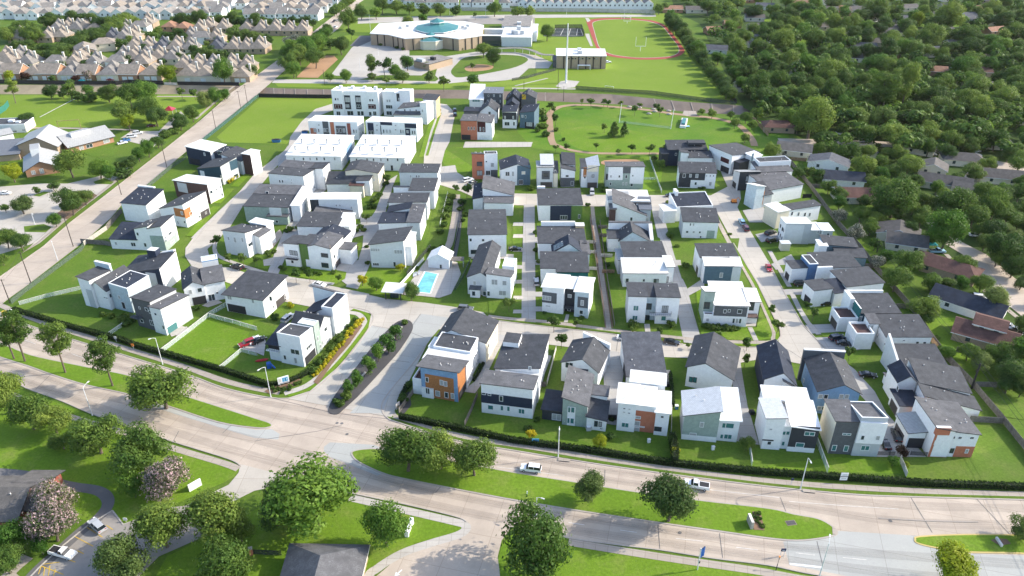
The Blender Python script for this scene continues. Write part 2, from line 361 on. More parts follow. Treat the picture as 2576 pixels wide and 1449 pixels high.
sheet('new_concrete',[(345,1000),(420,1023),(550,1065),(644,1082),(684,1080),(704,1092),(700,1106),(640,1102),(540,1072),(440,1042),(370,1018)],'roadn',.036)
sheet('new_concrete',[(815,1124),(830,1113),(940,1119),(960,1127),(900,1133),(884,1142),(894,1158),(960,1192),(950,1197),(830,1150),(815,1135)],'roadn',.036)
sheet('new_concrete',[(1970,1363),(2110,1336),(2308,1348),(2310,1370),(2400,1392),(2700,1402),(2700,1520),(2200,1462),(1986,1422)],'roadn',.036)
def median(outline,km='kerb',m='lawnb',label='median'):
    o=smooth_line(L(*outline),4,True)
    b=MB();b.prism(o,0,.14,km,km)
    area=sum(o[k -1].x*o[k].y -o[k].x*o[k -1].y for k in range(len(o)))
    b.build(label+'_kerb',kind='structure')
    i=offset_line(o,.38 if area>0 else -.38,True)
    g=MB();g.prism(i,.1,.17,m,m);g.build(label+'_grass',kind='structure')
median([(-260,790),(0,864),(45,880),(95,897),(225,924),(335,947),(445,988),(550,1022),(644,1052),(678,1063),(686,1071),(674,1077),(644,1078),(550,1064),(425,1024),(325,994),(212,969),(125,942),(75,924),(0,900),(-260,815)])
median([(883,1142),(894,1133),(925,1129),(960,1130),(1040,1142),(1160,1163),(1288,1187),(1428,1209),(1520,1224),(1610,1238),(1768,1259),(1932,1278),(1994,1292),(2057,1304),(2092,1322),(2107,1337),(2103,1347),(2069,1356),(2007,1362),(1932,1356),(1813,1339),(1678,1320),(1463,1288),(1288,1259),(1144,1232),(1019,1207),(961,1192),(900,1163)])
median([(2300,1357),(2314,1349),(2432,1344),(2600,1346),(2800,1352),(2800,1420),(2600,1396),(2432,1391),(2354,1380),(2307,1368)],'kerby')
sheet('new_concrete',[(2093,1325),(2107,1337),(2101,1346),(2094,1345)],'walk',.2)
for k in (NK,ENW,ENE,NKE,SK,SKM):kerb(k)
kerb(SKE)
for i,pts in enumerate(([(1250,1175),(1420,1197)],[(1690,1222),(1960,1252)],[(1985,1262),(2130,1273),(2260,1281)])):ribbon('lane_marking',pts,.14,'worn',.06,0)
for x0,y0,x1,y1 in ((1560,1334,1602,1340),(1700,1355,1768,1362),(1852,1377,1906,1384),(2002,1391,2050,1397),(1430,1315,1470,1321),(2120,1403,2180,1409),(1056,1137,1040,1157),(1230,1178,1243,1184),(60,855,90,866),(180,890,210,901)):ribbon('lane_marking',[(x0,y0),(x1,y1)],.16,'worn',.06,0)
ribbon('lane_marking',[(1986,1419),(2068,1428)],.5,'white',.06,0);ribbon('low_kerb',[(2210,1304),(2330,1311),(2460,1314)],.35,'kerb',.03,0,h=.1)
for pts in (([(1963,1252),(1982,1300)]),([(2055,1362),(2070,1425)]),([(2290,1250),(2345,1340)]),([(2455,1254),(2540,1345)]),([(1122,1210),(1095,1240)]),([(1590,1270),(1580,1240)]),([(420,1140),(450,1085)]),([(140,930),(90,980)]),([(1810,1342),(1818,1404)]),([(1655,1320),(1660,1384)]),([(1522,1182),(1520,1222)]),([(690,1003),(840,1040),(985,1055)]),([(860,1070),(800,1085),(640,1110)]),([(560,1090),(610,1045)])):ribbon('road_joint',pts,.13,'asph',.05,0)
# sidewalks and verges along the boulevard
ribbon('sidewalk',[(-200,690),(-30,755),(60,793),(180,835),(310,875),(470,925),(560,957),(640,977),(705,988)],1.9,'walk')
ribbon('sidewalk',[(715,990),(764,974),(800,950),(840,912),(880,868),(909,830),(916,808),(900,790),(870,786)],1.9,'walkn')
ribbon('verge',[(725,996),(776,980),(812,952),(850,914),(888,869),(920,826),(930,806),(926,795),(905,782),(880,776)],1.3,'lawnb',.045)
ribbon('verge',[(1066,868),(1036,911),(998,956),(967,997),(967,1030),(984,1052)],1.5,'lawn',.045)
ribbon('sidewalk',[(1050,900),(1020,940),(992,980),(982,1010),(990,1046),(1030,1062),(1100,1083),(1200,1105),(1288,1118),(1403,1136),(1538,1159),(1713,1184),(1932,1210),(2132,1226),(2357,1237),(2700,1248)],1.7,'walk')
ribbon('verge',[(985,1054),(1060,1077),(1164,1107),(1288,1128),(1403,1146),(1538,1167),(1713,1192),(1932,1219),(2132,1237),(2282,1245),(2700,1256)],.9,'grass',.045)
ribbon('sidewalk',[(-200,925),(20,990),(150,1040),(300,1085),(437,1128),(560,1165),(600,1180)],1.8,'walk')
ribbon('sidewalk',[(880,1252),(1019,1284),(1140,1312),(1168,1320),(1172,1332),(1150,1347),(1080,1368),(1010,1393),(950,1430),(925,1460),(910,1600)],2.0,'walkn')
ribbon('sidewalk',[(1430,1364),(1540,1382),(1700,1407),(1900,1436),(2100,1470),(2700,1550)],1.9,'walk')
ribbon('sidewalk',[(700,1030+175),(700,1210)],1.0,'walk',.03,0)
sheet('driveway',[(605,1168),(700,1192),(735,1205),(690,1225),(640,1235),(560,1275),(470,1310),(430,1290),(575,1220),(600,1190)],'street',.034)
sheet('driveway',[(1168,1308),(1290,1322),(1262,1360),(1252,1400),(1258,1449),(1300,1700),(900,1700),(935,1460),(1000,1405),(1070,1376),(1140,1354),(1172,1330)],'road',.034)
sheet('parking_lot',[(283,1285),(310,1318),(340,1310),(420,1278),(560,1262),(560,1330),(400,1400),(300,1500),(150,1700),(-60,1700),(60,1462),(100,1425),(160,1370),(222,1318)],'lot',.034)
ribbon('path',[(-60,1185),(60,1195),(170,1222),(240,1233),(268,1250),(270,1275),(245,1305),(200,1340),(150,1385),(90,1440),(20,1520)],2.6,'asph',.05)
ribbon('kerb',[(283,1285),(222,1322),(160,1372),(100,1427),(50,1480)],.3,'walkn',.04,0,h=.1);ribbon('kerb',[(283,1285),(310,1320),(345,1308),(420,1276)],.3,'walkn',.04,0,h=.1)
ribbon('path',[(60,1480),(20,1449),(70,1400)],3.0,'walk',.05)
for x0,y0,x1,y1 in ((268,1322,284,1333),(218,1327,258,1352),(186,1349,235,1375),(195,1386,211,1394),(172,1408,190,1415),(110,1420,150,1415),(97,1445,104,1425),(110,1449,113,1428),(122,1449,126,1424),(135,1449,140,1432),(102,1424,160,1446)):ribbon('parking_line',[(x0,y0),(x1,y1)],.16,'yellow',.07,0)
b=MB();o=atd(1001,1443);u=(atd(1009,1436)-o).normalized();n=Vector((-u.y,u.x,0))
for q in ([(-.1,-.12),(1.1,-.12),(1.1,.12),(-.1,.12)],[(-.9,0),(0,-.55),(0,.55)]):b.face([o+u*x+n*y+Vector((0,0,.09))for x,y in q],'white')
b.build('painted_arrow',kind='structure')
WL=[(-300,925),(2,696),(110,620),(175,562),(272,487),(432,362),(507,302),(585,232),(644,192),(701,150),(799,72),(851,32),(894,2),(960,-45)]
WR=[(-60,815),(20,752),(62,722),(205,612),(275,552),(310,510),(372,462),(467,382),(515,345),(600,275),(644,240),(679,210),(706,186),(760,140),(851,72),(904,7),(980,-45)]
sheet('west_street',WL+WR[::-1],'road',.05)
kerb(WL,sm=0);kerb(WR,sm=0)
ribbon('sidewalk',[(-60,700),(95,612),(160,556),(258,482),(420,354),(498,295),(575,227),(628,190)],1.5,'walk',.04,0)
sheet('parking_lot',[(0,470),(100,462),(170,462),(240,446),(330,420),(390,372),(300,350),(330,330),(400,330),(430,300),(455,280),(470,296),(425,350),(270,470),(170,552),(105,608),(40,640),(-60,690),(-200,600),(-200,480)],'street',.034)
sheet('lawn',[(200,380),(290,350),(330,345),(285,392),(235,395)],'lawn',.05);sheet('lawn',[(80,455),(160,440),(230,432),(200,452),(120,458)],'lawn',.05)
sheet('planting_bed',[(130,545),(200,500),(235,487),(245,492),(170,552)],'mulchb',.06);sheet('planting_bed',[(60,570),(110,564),(130,572),(115,585),(62,584)],'lawn',.06);sheet('planting_bed',[(235,458),(262,448),(287,458),(280,464),(240,463)],'lawn',.06);sheet('planting_bed',[(82,492),(110,482),(125,484),(100,495)],'lawn',.06)
sheet('lawn',[(-100,700),(0,640),(50,625),(85,612),(75,622),(0,680)],'lawn',.06);sheet('shrub_bed',[(290,452),(350,402),(420,340),(470,298),(500,300),(430,358),(300,462)],'lawn',.055)
ribbon('path',[(0,325),(120,322),(300,326),(345,328)],2.0,'walk',.04);ribbon('path',[(395,243),(500,243)],2.0,'walk',.04);ribbon('path',[(100,295),(180,253),(195,248)],.6,'worn',.05,0)
sheet('service_road',[(690,200),(880,200),(1095,205),(1110,195),(1150,190),(1180,175),(1300,150),(1362,155),(1362,168),(1290,178),(1230,200),(1130,210),(880,211),(684,209)],'plaza',.03)
sheet('school_plaza',[(832,190),(885,120),(930,92),(1030,112),(1030,140),(1095,140),(1095,170),(1060,190),(960,189),(905,200),(880,200),(878,192)],'plaza',.036)
sheet('dirt_slope',[(745,195),(800,140),(840,140),(850,150),(800,196)],'dirt',.036)
sheet('car_park',[(880,116),(905,90),(935,90),(932,104),(900,118)],'asph',.036)
sheet('lawn',[(850,80),(905,46),(975,44),(940,82)],'field',.03);sheet('lawn',[(838,95),(880,88),(905,92),(868,112),(842,106)],'field',.03)
sheet('school_drive',[(1105,150),(1120,142),(1200,130),(1300,132),(1350,140),(1390,158),(1380,172),(1330,172),(1300,200),(1240,205),(1110,205),(1095,190)],'plaza',.034)
sheet('drive_island',[(1140,190),(1135,178),(1150,160),(1170,145),(1230,138),(1290,139),(1318,143),(1328,152),(1300,168),(1240,182),(1160,195)],'grass',.045,3);sheet('bare_earth',[(1170,170),(1200,162),(1240,166),(1230,176),(1180,180)],'dirt',.052,3)
sheet('lawn',[(1150,210),(1240,208),(1400,180),(1480,205),(1450,214),(1150,214)],'field',.04)
sheet('far_road',[(900,45),(1120,40),(1288,37),(1650,37),(1650,42),(1288,46),(1100,52),(900,60)],'plaza',.03);sheet('rear_court',[(1070,48),(1250,46),(1345,44),(1345,60),(1070,62)],'lot',.036)
T(2,0)
def LT(*xy,z=0.0):return [at(p,z)for p in xy]
tr_out=[(750,210),(800,196),(900,184),(1100,180),(1280,190),(1400,205),(1500,235),(1560,275),(1640,370),(1700,450),(1735,500),(1720,540),(1650,575),(1500,597),(1300,600),(1150,590),(1000,570),(900,540),(860,500),(810,390),(770,280)]
tr_in=[(800,230),(850,205),(930,195),(1100,190),(1280,200),(1390,213),(1490,245),(1545,285),(1615,375),(1668,450),(1690,505),(1675,540),(1600,570),(1450,582),(1300,585),(1150,575),(1010,555),(920,520),(865,470),(840,400),(815,300)]
def sheetT(name,pts,m,z,sm=0):
    LAYER[0]+=1;pts=LT(*pts)
    if sm:pts=smooth_line(pts,sm,True)
    b=MB();b.poly(pts,z+LAYER[0]*.0004,m);return b.build(name,kind='structure')
sheetT('running_track',tr_out,'track',.03,4);sheetT('track_line',[(x+(8 if x<1200 else -6),y+(4 if y<400 else -2))for x,y in tr_in],'kerb',.036,4);sheetT('infield',[(x+(14 if x<1200 else -12),y+(6 if y<400 else -4))for x,y in tr_in],'field',.05,4)
sheetT('tennis_court',[(310,352),(450,280),(700,285),(725,365),(600,372),(320,366)],'court',.04)
for a,c in (((420,290),(690,292)),((400,355),(715,358)),((440,290),(400,355)),((520,290),(488,356)),((590,291),(570,357)),((660,292),(650,358)),((690,292),(715,358)),((420,322),(700,325))):
    ribbon('court_line',LT(a,c),.35,'worn',.06,0,raw=True)
sheetT('path',[(735,180),(770,182),(790,210),(760,225)],'walkn',.04);sheetT('path',[(735,340),(775,340),(815,465),(790,465),(745,370)],'walkn',.04)
ribbon('path',LT((0,888),(300,890),(500,895),(640,897)),2.2,'walkn',.04,0,raw=True);ribbon('path',LT((30,865),(200,825),(360,788)),1.4,'walkn',.04,0,raw=True)
sheetT('concrete_pad',[(440,870),(490,820),(560,808),(680,820),(630,880),(520,892)],'walkn',.05)
sheetT('outfall_slab',[(1715,1150),(1730,1115),(1850,1120),(1865,1160),(1760,1170)],'walk',.05)
ribbon('trail',LT((420,1460),(395,1400),(385,1300),(378,1200),(380,1140),(430,1100),(500,1072),(620,1058),(800,1060),(1000,1075),(1200,1092),(1400,1112),(1600,1142),(1800,1165),(2000,1185),(2150,1215),(2280,1260),(2360,1330),(2420,1410),(2440,1470)),3.4,'trail',.04,4,raw=True)
T(2,1)
ribbon('trail',LT((400,-10),(470,20),(560,55),(680,78),(820,92),(1000,97),(1300,97),(1550,97),(1750,100),(2000,106),(2150,110)),2.6,'trail',.04,4,raw=True)
T()
W1L=[(836,262),(794,275),(759,307),(731,345),(726,372),(690,400),(644,435),(600,487),(540,547),(490,595),(468,625),(467,645),(485,672),(540,700)]
W1R=[(700,700),(640,680),(560,672),(528,650),(522,627),(557,595),(577,575),(612,517),(650,475),(690,425),(732,385),(760,352),(790,310),(806,290),(838,278)]
sheet('loop_street',W1L+[(640,735),(720,760),(870,790),(900,770),(930,740),(844,722),(694,690)]+W1R[1:],'street',.05)
ribbon('kerb',W1L,.3,'walkn',.04,0,h=.08)
sheet('main_street',[(870,771),(870,728),(894,734),(969,752),(1069,762),(1139,772),(1216,786),(1231,804),(1288,812),(1373,822),(1525,839),(1608,851),(1720,866),(1788,873),(1932,875),(1951,865),(1964,846),(1962,829),(1942,789),(1905,712),(1845,612),(1805,537),(1788,520),(1663,522),(1345,517),(1318,517),(1240,515),(1200,500),(1189,495),(1160,482),(1106,465),(1098,440),(1066,412),(1068,360),(1089,327),(1106,292),(1110,275),(1086,266),(1086,258),(1124,263),(1146,285),(1139,315),(1131,357),(1119,380),(1111,412),(1112,425),(1150,434),(1172,448),(1200,468),(1293,487),(1420,490),(1788,492),(1830,470),(1813,432),(1805,407),(1832,407),(1858,440),(1864,500),(1855,522),(1870,552),(1932,657),(1969,729),(2019,817),(2042,842),(2082,884),(2085,905),(2060,925),(1932,900),(1858,914),(1825,905),(1678,899),(1575,894),(1515,884),(1370,866),(1288,856),(1236,839),(1170,820),(1100,830),(1075,865),(985,1050),(720,1003),(780,984),(856,919),(926,829),(934,790)],'street',.042)
sheet('new_concrete',[(1030,820),(1060,790),(1130,800),(1110,822),(1075,862),(1020,935),(985,985),(960,1040),(880,1040),(960,960),(1020,870),(1035,830)],'roadn',.046);sheet('new_concrete',[(935,820),(985,830),(960,860),(900,920),(870,945),(850,935),(895,880)],'roadn',.046)
for pts in ([(938,820),(985,828),(1035,838),(1068,850)],[(1058,790),(1020,845)],[(1030,912),(975,905)],[(1556,843),(1550,885)],[(1870,878),(1880,908)],[(1955,867),(1990,885),(2020,905)]):ribbon('road_joint',pts,.14,'asph',.062,0)
ribbon('kerb',[(1231,804),(1288,812),(1373,822),(1525,839),(1608,851),(1718,866)],.3,'kerb',.04,0,h=.1);ribbon('kerb',[(1770,872),(1932,875),(1951,865),(1964,846),(1962,829),(1942,789),(1905,712),(1845,612)],.3,'kerb',.04,0,h=.1);ribbon('kerb',[(1932,657),(1969,729),(2019,817),(2042,842),(2082,884)],.3,'kerb',.04,0,h=.1)
ribbon('sidewalk',[(1228,796),(1288,803),(1373,810),(1530,830),(1640,843),(1790,858),(1930,862),(1946,852),(1948,835),(1934,800),(1893,712),(1835,612),(1800,545)],1.6,'walk',.07,3)
ribbon('verge',[(1288,808),(1373,816),(1530,835),(1640,849),(1712,860)],.8,'lawn',.075,0);ribbon('verge',[(1772,866),(1930,869),(1954,858),(1956,838),(1940,802),(1900,714),(1842,614)],1.1,'lawnb',.075,0)
sheet('lawn',[(1755,812),(1890,820),(1930,800),(1945,835),(1940,852),(1900,858),(1768,852)],'lawnb',.05)
sheet('lawn',[(1350,795),(1720,830),(1716,848),(1640,838),(1373,806)],'lawn',.05);sheet('lawn',[(1228,756),(1310,750),(1305,798),(1230,790)],'lawn',.05)
# lanes between the columns of houses
sheet('lane',[(1318,515),(1345,515),(1346,650),(1347,724),(1348,812),(1308,808),(1310,724),(1314,650)],'drive',.052)
sheet('lane',[(1638,520),(1663,520),(1690,617),(1710,687),(1728,724),(1745,790),(1768,868),(1720,862),(1703,780),(1696,724),(1682,680),(1655,600)],'drive',.052)
ribbon('lane',[(1490,520),(1494,560),(1502,600),(1513,690),(1522,750),(1532,830)],1.5,'walk',.052,2);ribbon('gutter',[(1497,560),(1507,600),(1520,690),(1530,750),(1541,825)],.5,'mulchb',.05,2);ribbon('gutter',[(1484,540),(1495,600),(1506,690),(1515,750),(1524,825)],.5,'mulchb',.05,2)
sheet('lane',[(976,455),(1000,440),(988,470),(968,540),(955,570),(940,640),(925,680),(900,728),(870,722),(896,672),(912,620),(915,585),(925,560),(945,530),(958,495)],'drive',.052)
sheet('driveway',[(840,655),(905,655),(905,690),(880,722),(850,700),(845,672)],'drive',.05);sheet('driveway',[(905,545),(965,545),(955,600),(912,590)],'drive',.05)
sheet('lane',[(814,440),(830,442),(806,478),(790,500),(774,560),(744,600),(722,640),(700,690),(672,690),(690,640),(706,600),(730,552),(758,497),(792,470)],'drive',.052)
sheet('driveway',[(725,366),(890,366),(870,400),(820,440),(700,430),(700,400)],'drive',.048)
sheet('driveway',[(1515,880),(1578,890),(1562,980),(1560,1072),(1515,1065),(1520,980)],'drive',.052)
sheet('driveway',[(1825,900),(1862,908),(1870,960),(1880,1020),(1910,1120),(1850,1110),(1850,1000)],'drive',.052)
sheet('driveway',[(1236,838),(1275,845),(1250,890),(1215,962),(1195,990),(1162,985),(1195,960),(1228,890)],'drive',.052)
sheet('driveway',[(2085,890),(2117,905),(2150,930),(2200,985),(2230,1040),(2270,1085),(2330,1150),(2205,1150),(2225,1062),(2160,990),(2115,935),(2080,915)],'drive',.052)
sheet('driveway',[(1955,730),(1985,728),(2055,728),(2052,742),(1965,742)],'drive',.052);sheet('driveway',[(2025,818),(2110,815),(2115,835),(2040,840)],'drive',.052);sheet('driveway',[(2050,850),(2100,848),(2165,880),(2100,890),(2085,884)],'drive',.052);sheet('driveway',[(1940,665),(1990,640),(2000,655),(1952,680)],'drive',.052);sheet('driveway',[(1900,590),(1950,580),(1965,600),(1915,610)],'drive',.052);sheet('driveway',[(1868,530),(1920,520),(1940,560),(1885,560)],'drive',.052)
ribbon('sidewalk',[(1990,735),(2012,780),(2032,812),(2060,842)],1.6,'walkn',.065,0);ribbon('sidewalk',[(1936,632),(1968,690),(1986,722)],1.6,'walkn',.065,0)
sheet('lawn',[(1995,765),(2100,752),(2104,812),(2036,814)],'lawn',.05);sheet('lawn',[(2056,838),(2135,836),(2134,847),(2072,848)],'lawn',.05);sheet('lawn',[(2105,880),(2180,890),(2178,925),(2150,925),(2115,905)],'lawn',.05);sheet('lawn',[(1950,668),(1998,666),(2015,700),(1975,705)],'lawn',.05)
sheet('lawn',[(1690,622),(1755,600),(1860,600),(1845,690),(1760,702),(1715,702)],'lawn',.05);sheet('bare_patch',[(1700,632),(1748,640),(1750,672),(1720,680)],'grass',.056,3)
sheet('driveway',[(1170,357),(1340,358),(1336,370),(1165,372)],'walkn',.05);sheet('driveway',[(1110,420),(1145,416),(1150,434),(1120,440)],'walkn',.05)
for x0,y0,x1,y1 in ((1068,388,1102,280),(1080,390,1116,285)):ribbon('sidewalk',[(x0,y0),(x1,y1)],1.5,'walkn',.06,0)
ribbon('verge',[(1074,392),(1092,330),(1108,284)],1.3,'lawnb',.062,0);ribbon('verge',[(1060,395),(1078,330),(1095,285)],2.2,'lawnb',.061,0)
for x0,y0,x1,y1,w in ((505,580,625,465,1.5),(485,600,505,580,1.5),(625,465,700,392,1.5)):ribbon('sidewalk',[(x0,y0),(x1,y1)],w,'walkn',.06,0)
for pts in ([(480,595),(520,545),(545,520)],[(545,512),(580,475)],[(590,470),(640,420)]):ribbon('verge',pts,3.5,'lawnb',.058,0)
ribbon('sidewalk',[(545,600),(540,625),(550,645),(600,665),(700,695),(840,715)],1.5,'walkn',.06,3);ribbon('verge',[(560,600),(540,630),(560,660),(640,690)],1.6,'lawn',.058,3)
sheet('lawn',[(785,668),(872,685),(868,702),(845,715),(720,690),(700,670)],'lawnb',.05);sheet('lawn',[(644,655),(690,660),(672,678),(640,672)],'lawnb',.05)
sheet('lawn',[(560,590),(580,640),(660,655),(610,668),(552,650),(545,625)],'lawn',.05)
# the strip of yards and the planted swale between the middle columns
sheet('yard',[(1100,480),(1135,480),(1120,600),(1060,700),(1030,690),(1080,580)],'grass',.045);sheet('yard',[(1168,500),(1195,500),(1180,690),(1150,690)],'lawn',.045)
ribbon('swale',[(1150,490),(1145,540),(1138,580),(1128,620),(1100,650)],2.6,'walk',.06,3);ribbon('swale_edge',[(1158,500),(1156,560),(1150,610),(1140,660)],1.6,'asph',.055,3)
sheet('yard',[(1350,560),(1360,800),(1500,800),(1484,540),(1470,520)],'lawn',.044);sheet('yard',[(1500,520),(1660,600),(1700,830),(1545,825),(1520,690)],'lawn',.044)
sheet('yard',[(1288,520),(1314,520),(1312,800),(1292,800)],'lawn',.046);sheet('yard',[(1750,720),(1770,720),(1775,830),(1755,800)],'lawnb',.05)
sheet('yard',[(1520,395),(1670,395),(1660,480),(1615,485),(1600,470),(1620,400)],'lawnb',.05);sheet('bare_patch',[(1520,404),(1600,402),(1605,414),(1522,416)],'dirt',.055,3)
for y in (560,590,625,668,705,745,780):sheet('driveway',[(1292,y),(1316,y),(1316,y+9),(1290,y+9)],'walkn',.062)
for y in (655,735,772):sheet('driveway',[(1346,y),(1366,y),(1366,y+12),(1347,y+12)],'drive',.062)
# club pool
sheet('pool_deck',[(1010,742),(1062,668),(1075,652),(1150,660),(1160,690),(1135,740),(1105,750),(1060,745)],'walkn',.05);sheet('pool_surround',[(1040,735),(1070,680),(1130,680),(1120,725),(1090,745)],'plaza',.056)
sheet('pool_water',[(1042,734),(1069,684),(1102,690),(1092,715),(1083,739),(1052,736)],'water',.075)
ribbon('pool_edge',[(1042,734),(1069,684),(1102,690),(1092,715),(1083,739),(1052,736),(1042,734)],.5,'white',.08,0)
# entrance median
o=smooth_line(L((838,1040),(830,1035),(835,1015),(850,990),(880,950),(915,905),(950,862),(985,825),(1005,810),(1026,808),(1036,820),(1030,840),(1000,885),(960,930),(925,968),(895,1000),(865,1027),(850,1040)),4,True)
b=MB();b.prism(o,0,.16,'walkn','walkn');b.build('entrance_median_kerb',kind='structure')
b=MB();b.prism(offset_line(o,.35,True),.1,.22,'mulch','mulch');b.build('entrance_median_bed',kind='structure')
# beds along the entrance
sheet('planting_bed',[(788,962),(830,910),(870,855),(905,812),(912,820),(880,866),(835,918),(800,968)],'mulchb',.06);sheet('planting_bed',[(665,985),(680,992),(730,975),(765,962),(750,952),(700,965)],'mulchb',.06)
sheet('south_bed',[(1005,1000),(1030,985),(1035,1020),(1012,1048),(1002,1040)],'mulch',.06)
# eastern neighbourhood roads
sheet('old_street',[(2330,560),(2370,610),(2420,640),(2500,740),(2700,900),(2800,1000),(2800,860),(2600,740),(2480,640),(2420,610),(2360,560)],'road',.04)
ribbon('sidewalk',[(2380,640),(2440,700),(2560,800),(2700,910)],1.6,'walk',.045);ribbon('old_street',[(1960,355),(2200,362),(2330,372),(2450,400),(2700,450)],8,'road',.04);ribbon('old_street',[(2440,460),(2480,420),(2560,440),(2700,500)],7,'road',.038)
sheet('lawn',[(2310,800),(2420,800),(2440,870),(2370,880)],'lawnb',.03);sheet('lawn',[(2390,885),(2440,890),(2500,980),(2470,990),(2420,960)],'lawnb',.03);sheet('lawn',[(2475,985),(2560,985),(2600,1060),(2530,1050)],'lawn',.03);sheet('lawn',[(2020,410),(2060,405),(2075,440),(2030,440)],'lawnb',.03);sheet('lawn',[(2050,475),(2095,480),(2100,505),(2065,505)],'lawn',.03);sheet('lawn',[(2165,618),(2200,612),(2205,640),(2185,645)],'lawnb',.03);sheet('lawn',[(2390,650),(2420,645),(2490,720),(2460,740)],'lawn',.046)
for x,y,w_,h_ in ((2280,100,60,14),(2360,62,70,10),(2440,108,50,12),(2300,60,40,8),(2030,105,50,10),(2200,85,50,8),(2500,60,60,10),(2480,330,70,14),(2130,150,40,9),(2540,160,60,12),(1960,52,50,7),(2120,50,60,7),(2420,270,60,10),(2250,280,60,8)):sheet('wood_lawn',[(x -w_,y),(x,y -h_),(x+w_,y),(x,y+h_)],'lawnb',.03,3)
def tread(a,c,f,w):ribbon('tyre_track',[(x0+(x1 -x0)*f,y0+(y1 -y0)*f)for (x0,y0),(x1,y1)in zip(a,c)],w,'tread',.058,4)
NA=[(-100,752),(65,816),(185,855),(310,893),(470,942),(644,995),(860,1028),(980,1056),(1164,1112),(1403,1152),(1713,1197),(1932,1224),(2282,1250),(2700,1261)]
NB=[(-100,825),(45,879),(165,912),(300,938),(445,988),(644,1052),(820,1098),(940,1129),(1160,1162),(1420,1207),(1768,1258),(1994,1290),(2300,1344),(2700,1346)]
SA=[(-100,875),(75,924),(212,969),(325,994),(550,1064),(700,1100),(894,1158),(1019,1206),(1288,1258),(1463,1287),(1813,1338),(2007,1361),(2354,1380),(2700,1402)]
SB=[(-100,915),(67,977),(200,1028),(310,1069),(500,1132),(650,1180),(830,1228),(950,1256),(1174,1313),(1433,1354),(1788,1404),(1960,1430),(2300,1480),(2700,1518)]
for a,c in ((NA,NB),(SA,SB)):
    for f in (.17,.31,.62,.78):tread(a,c,f,.9)
    for f in (.24,.70):tread(a,c,f,.5)
for x,y in ((1063,1146),(848,1064),(873,1092),(1040,872),(860,1065),(1180,1215),(1710,1340),(1328,758),(1325,690),(660,975),(1690,740),(1940,585),(300,870),(2240,1310)):
    p=atd(x,y,.09);b=MB();b.face([p+Vector((math.cos(k*.785)*.42,math.sin(k*.785)*.42,0))for k in range(8)],'asph');b.build('manhole_cover',kind='structure')
sheet('driveway',[(601,874),(640,846),(670,852),(664,896),(640,886)],'walkn',.06);sheet('patio',[(425,838),(470,822),(478,832),(432,848)],'walkn',.06);sheet('patio',[(508,770),(542,752),(560,762),(524,774)],'walkn',.06)
sheet('patio',[(1195,885),(1232,880),(1225,905),(1192,902)],'walkn',.06);sheet('patio',[(1355,890),(1388,896),(1370,942),(1348,932)],'walkn',.06);sheet('patio',[(1668,932),(1686,932),(1684,972),(1666,970)],'walkn',.06);sheet('path',[(1424,792),(1432,792),(1428,812),(1418,812)],'walkn',.08);sheet('path',[(1620,816),(1634,816),(1637,842),(1624,842)],'walkn',.08);sheet('path',[(1880,824),(1892,824),(1908,858),(1896,858)],'walkn',.08);sheet('patio',[(1870,815),(1904,815),(1900,822),(1872,822)],'walkn',.08)
sheet('patio',[(676,600),(704,578),(712,592),(684,628)],'walk',.066);sheet('patio',[(662,655),(690,648),(688,668),(664,670)],'walkn',.066);sheet('driveway',[(868,578),(914,560),(916,592),(886,600)],'drive',.054);sheet('driveway',[(790,480),(818,462),(824,476),(796,498)],'drive',.054);sheet('driveway',[(934,430),(966,432),(962,468),(944,470)],'drive',.054);sheet('driveway',[(1184,640),(1292,640),(1292,652),(1186,652)],'walkn',.058);sheet('driveway',[(1345,598),(1362,596),(1362,612),(1346,612)],'drive',.062);sheet('driveway',[(1690,655),(1712,655),(1714,668),(1694,668)],'drive',.062);sheet('driveway',[(1725,730),(1770,700),(1772,724),(1732,745)],'drive',.062);sheet('driveway',[(1640,640),(1692,640),(1696,656),(1650,656)],'drive',.058)
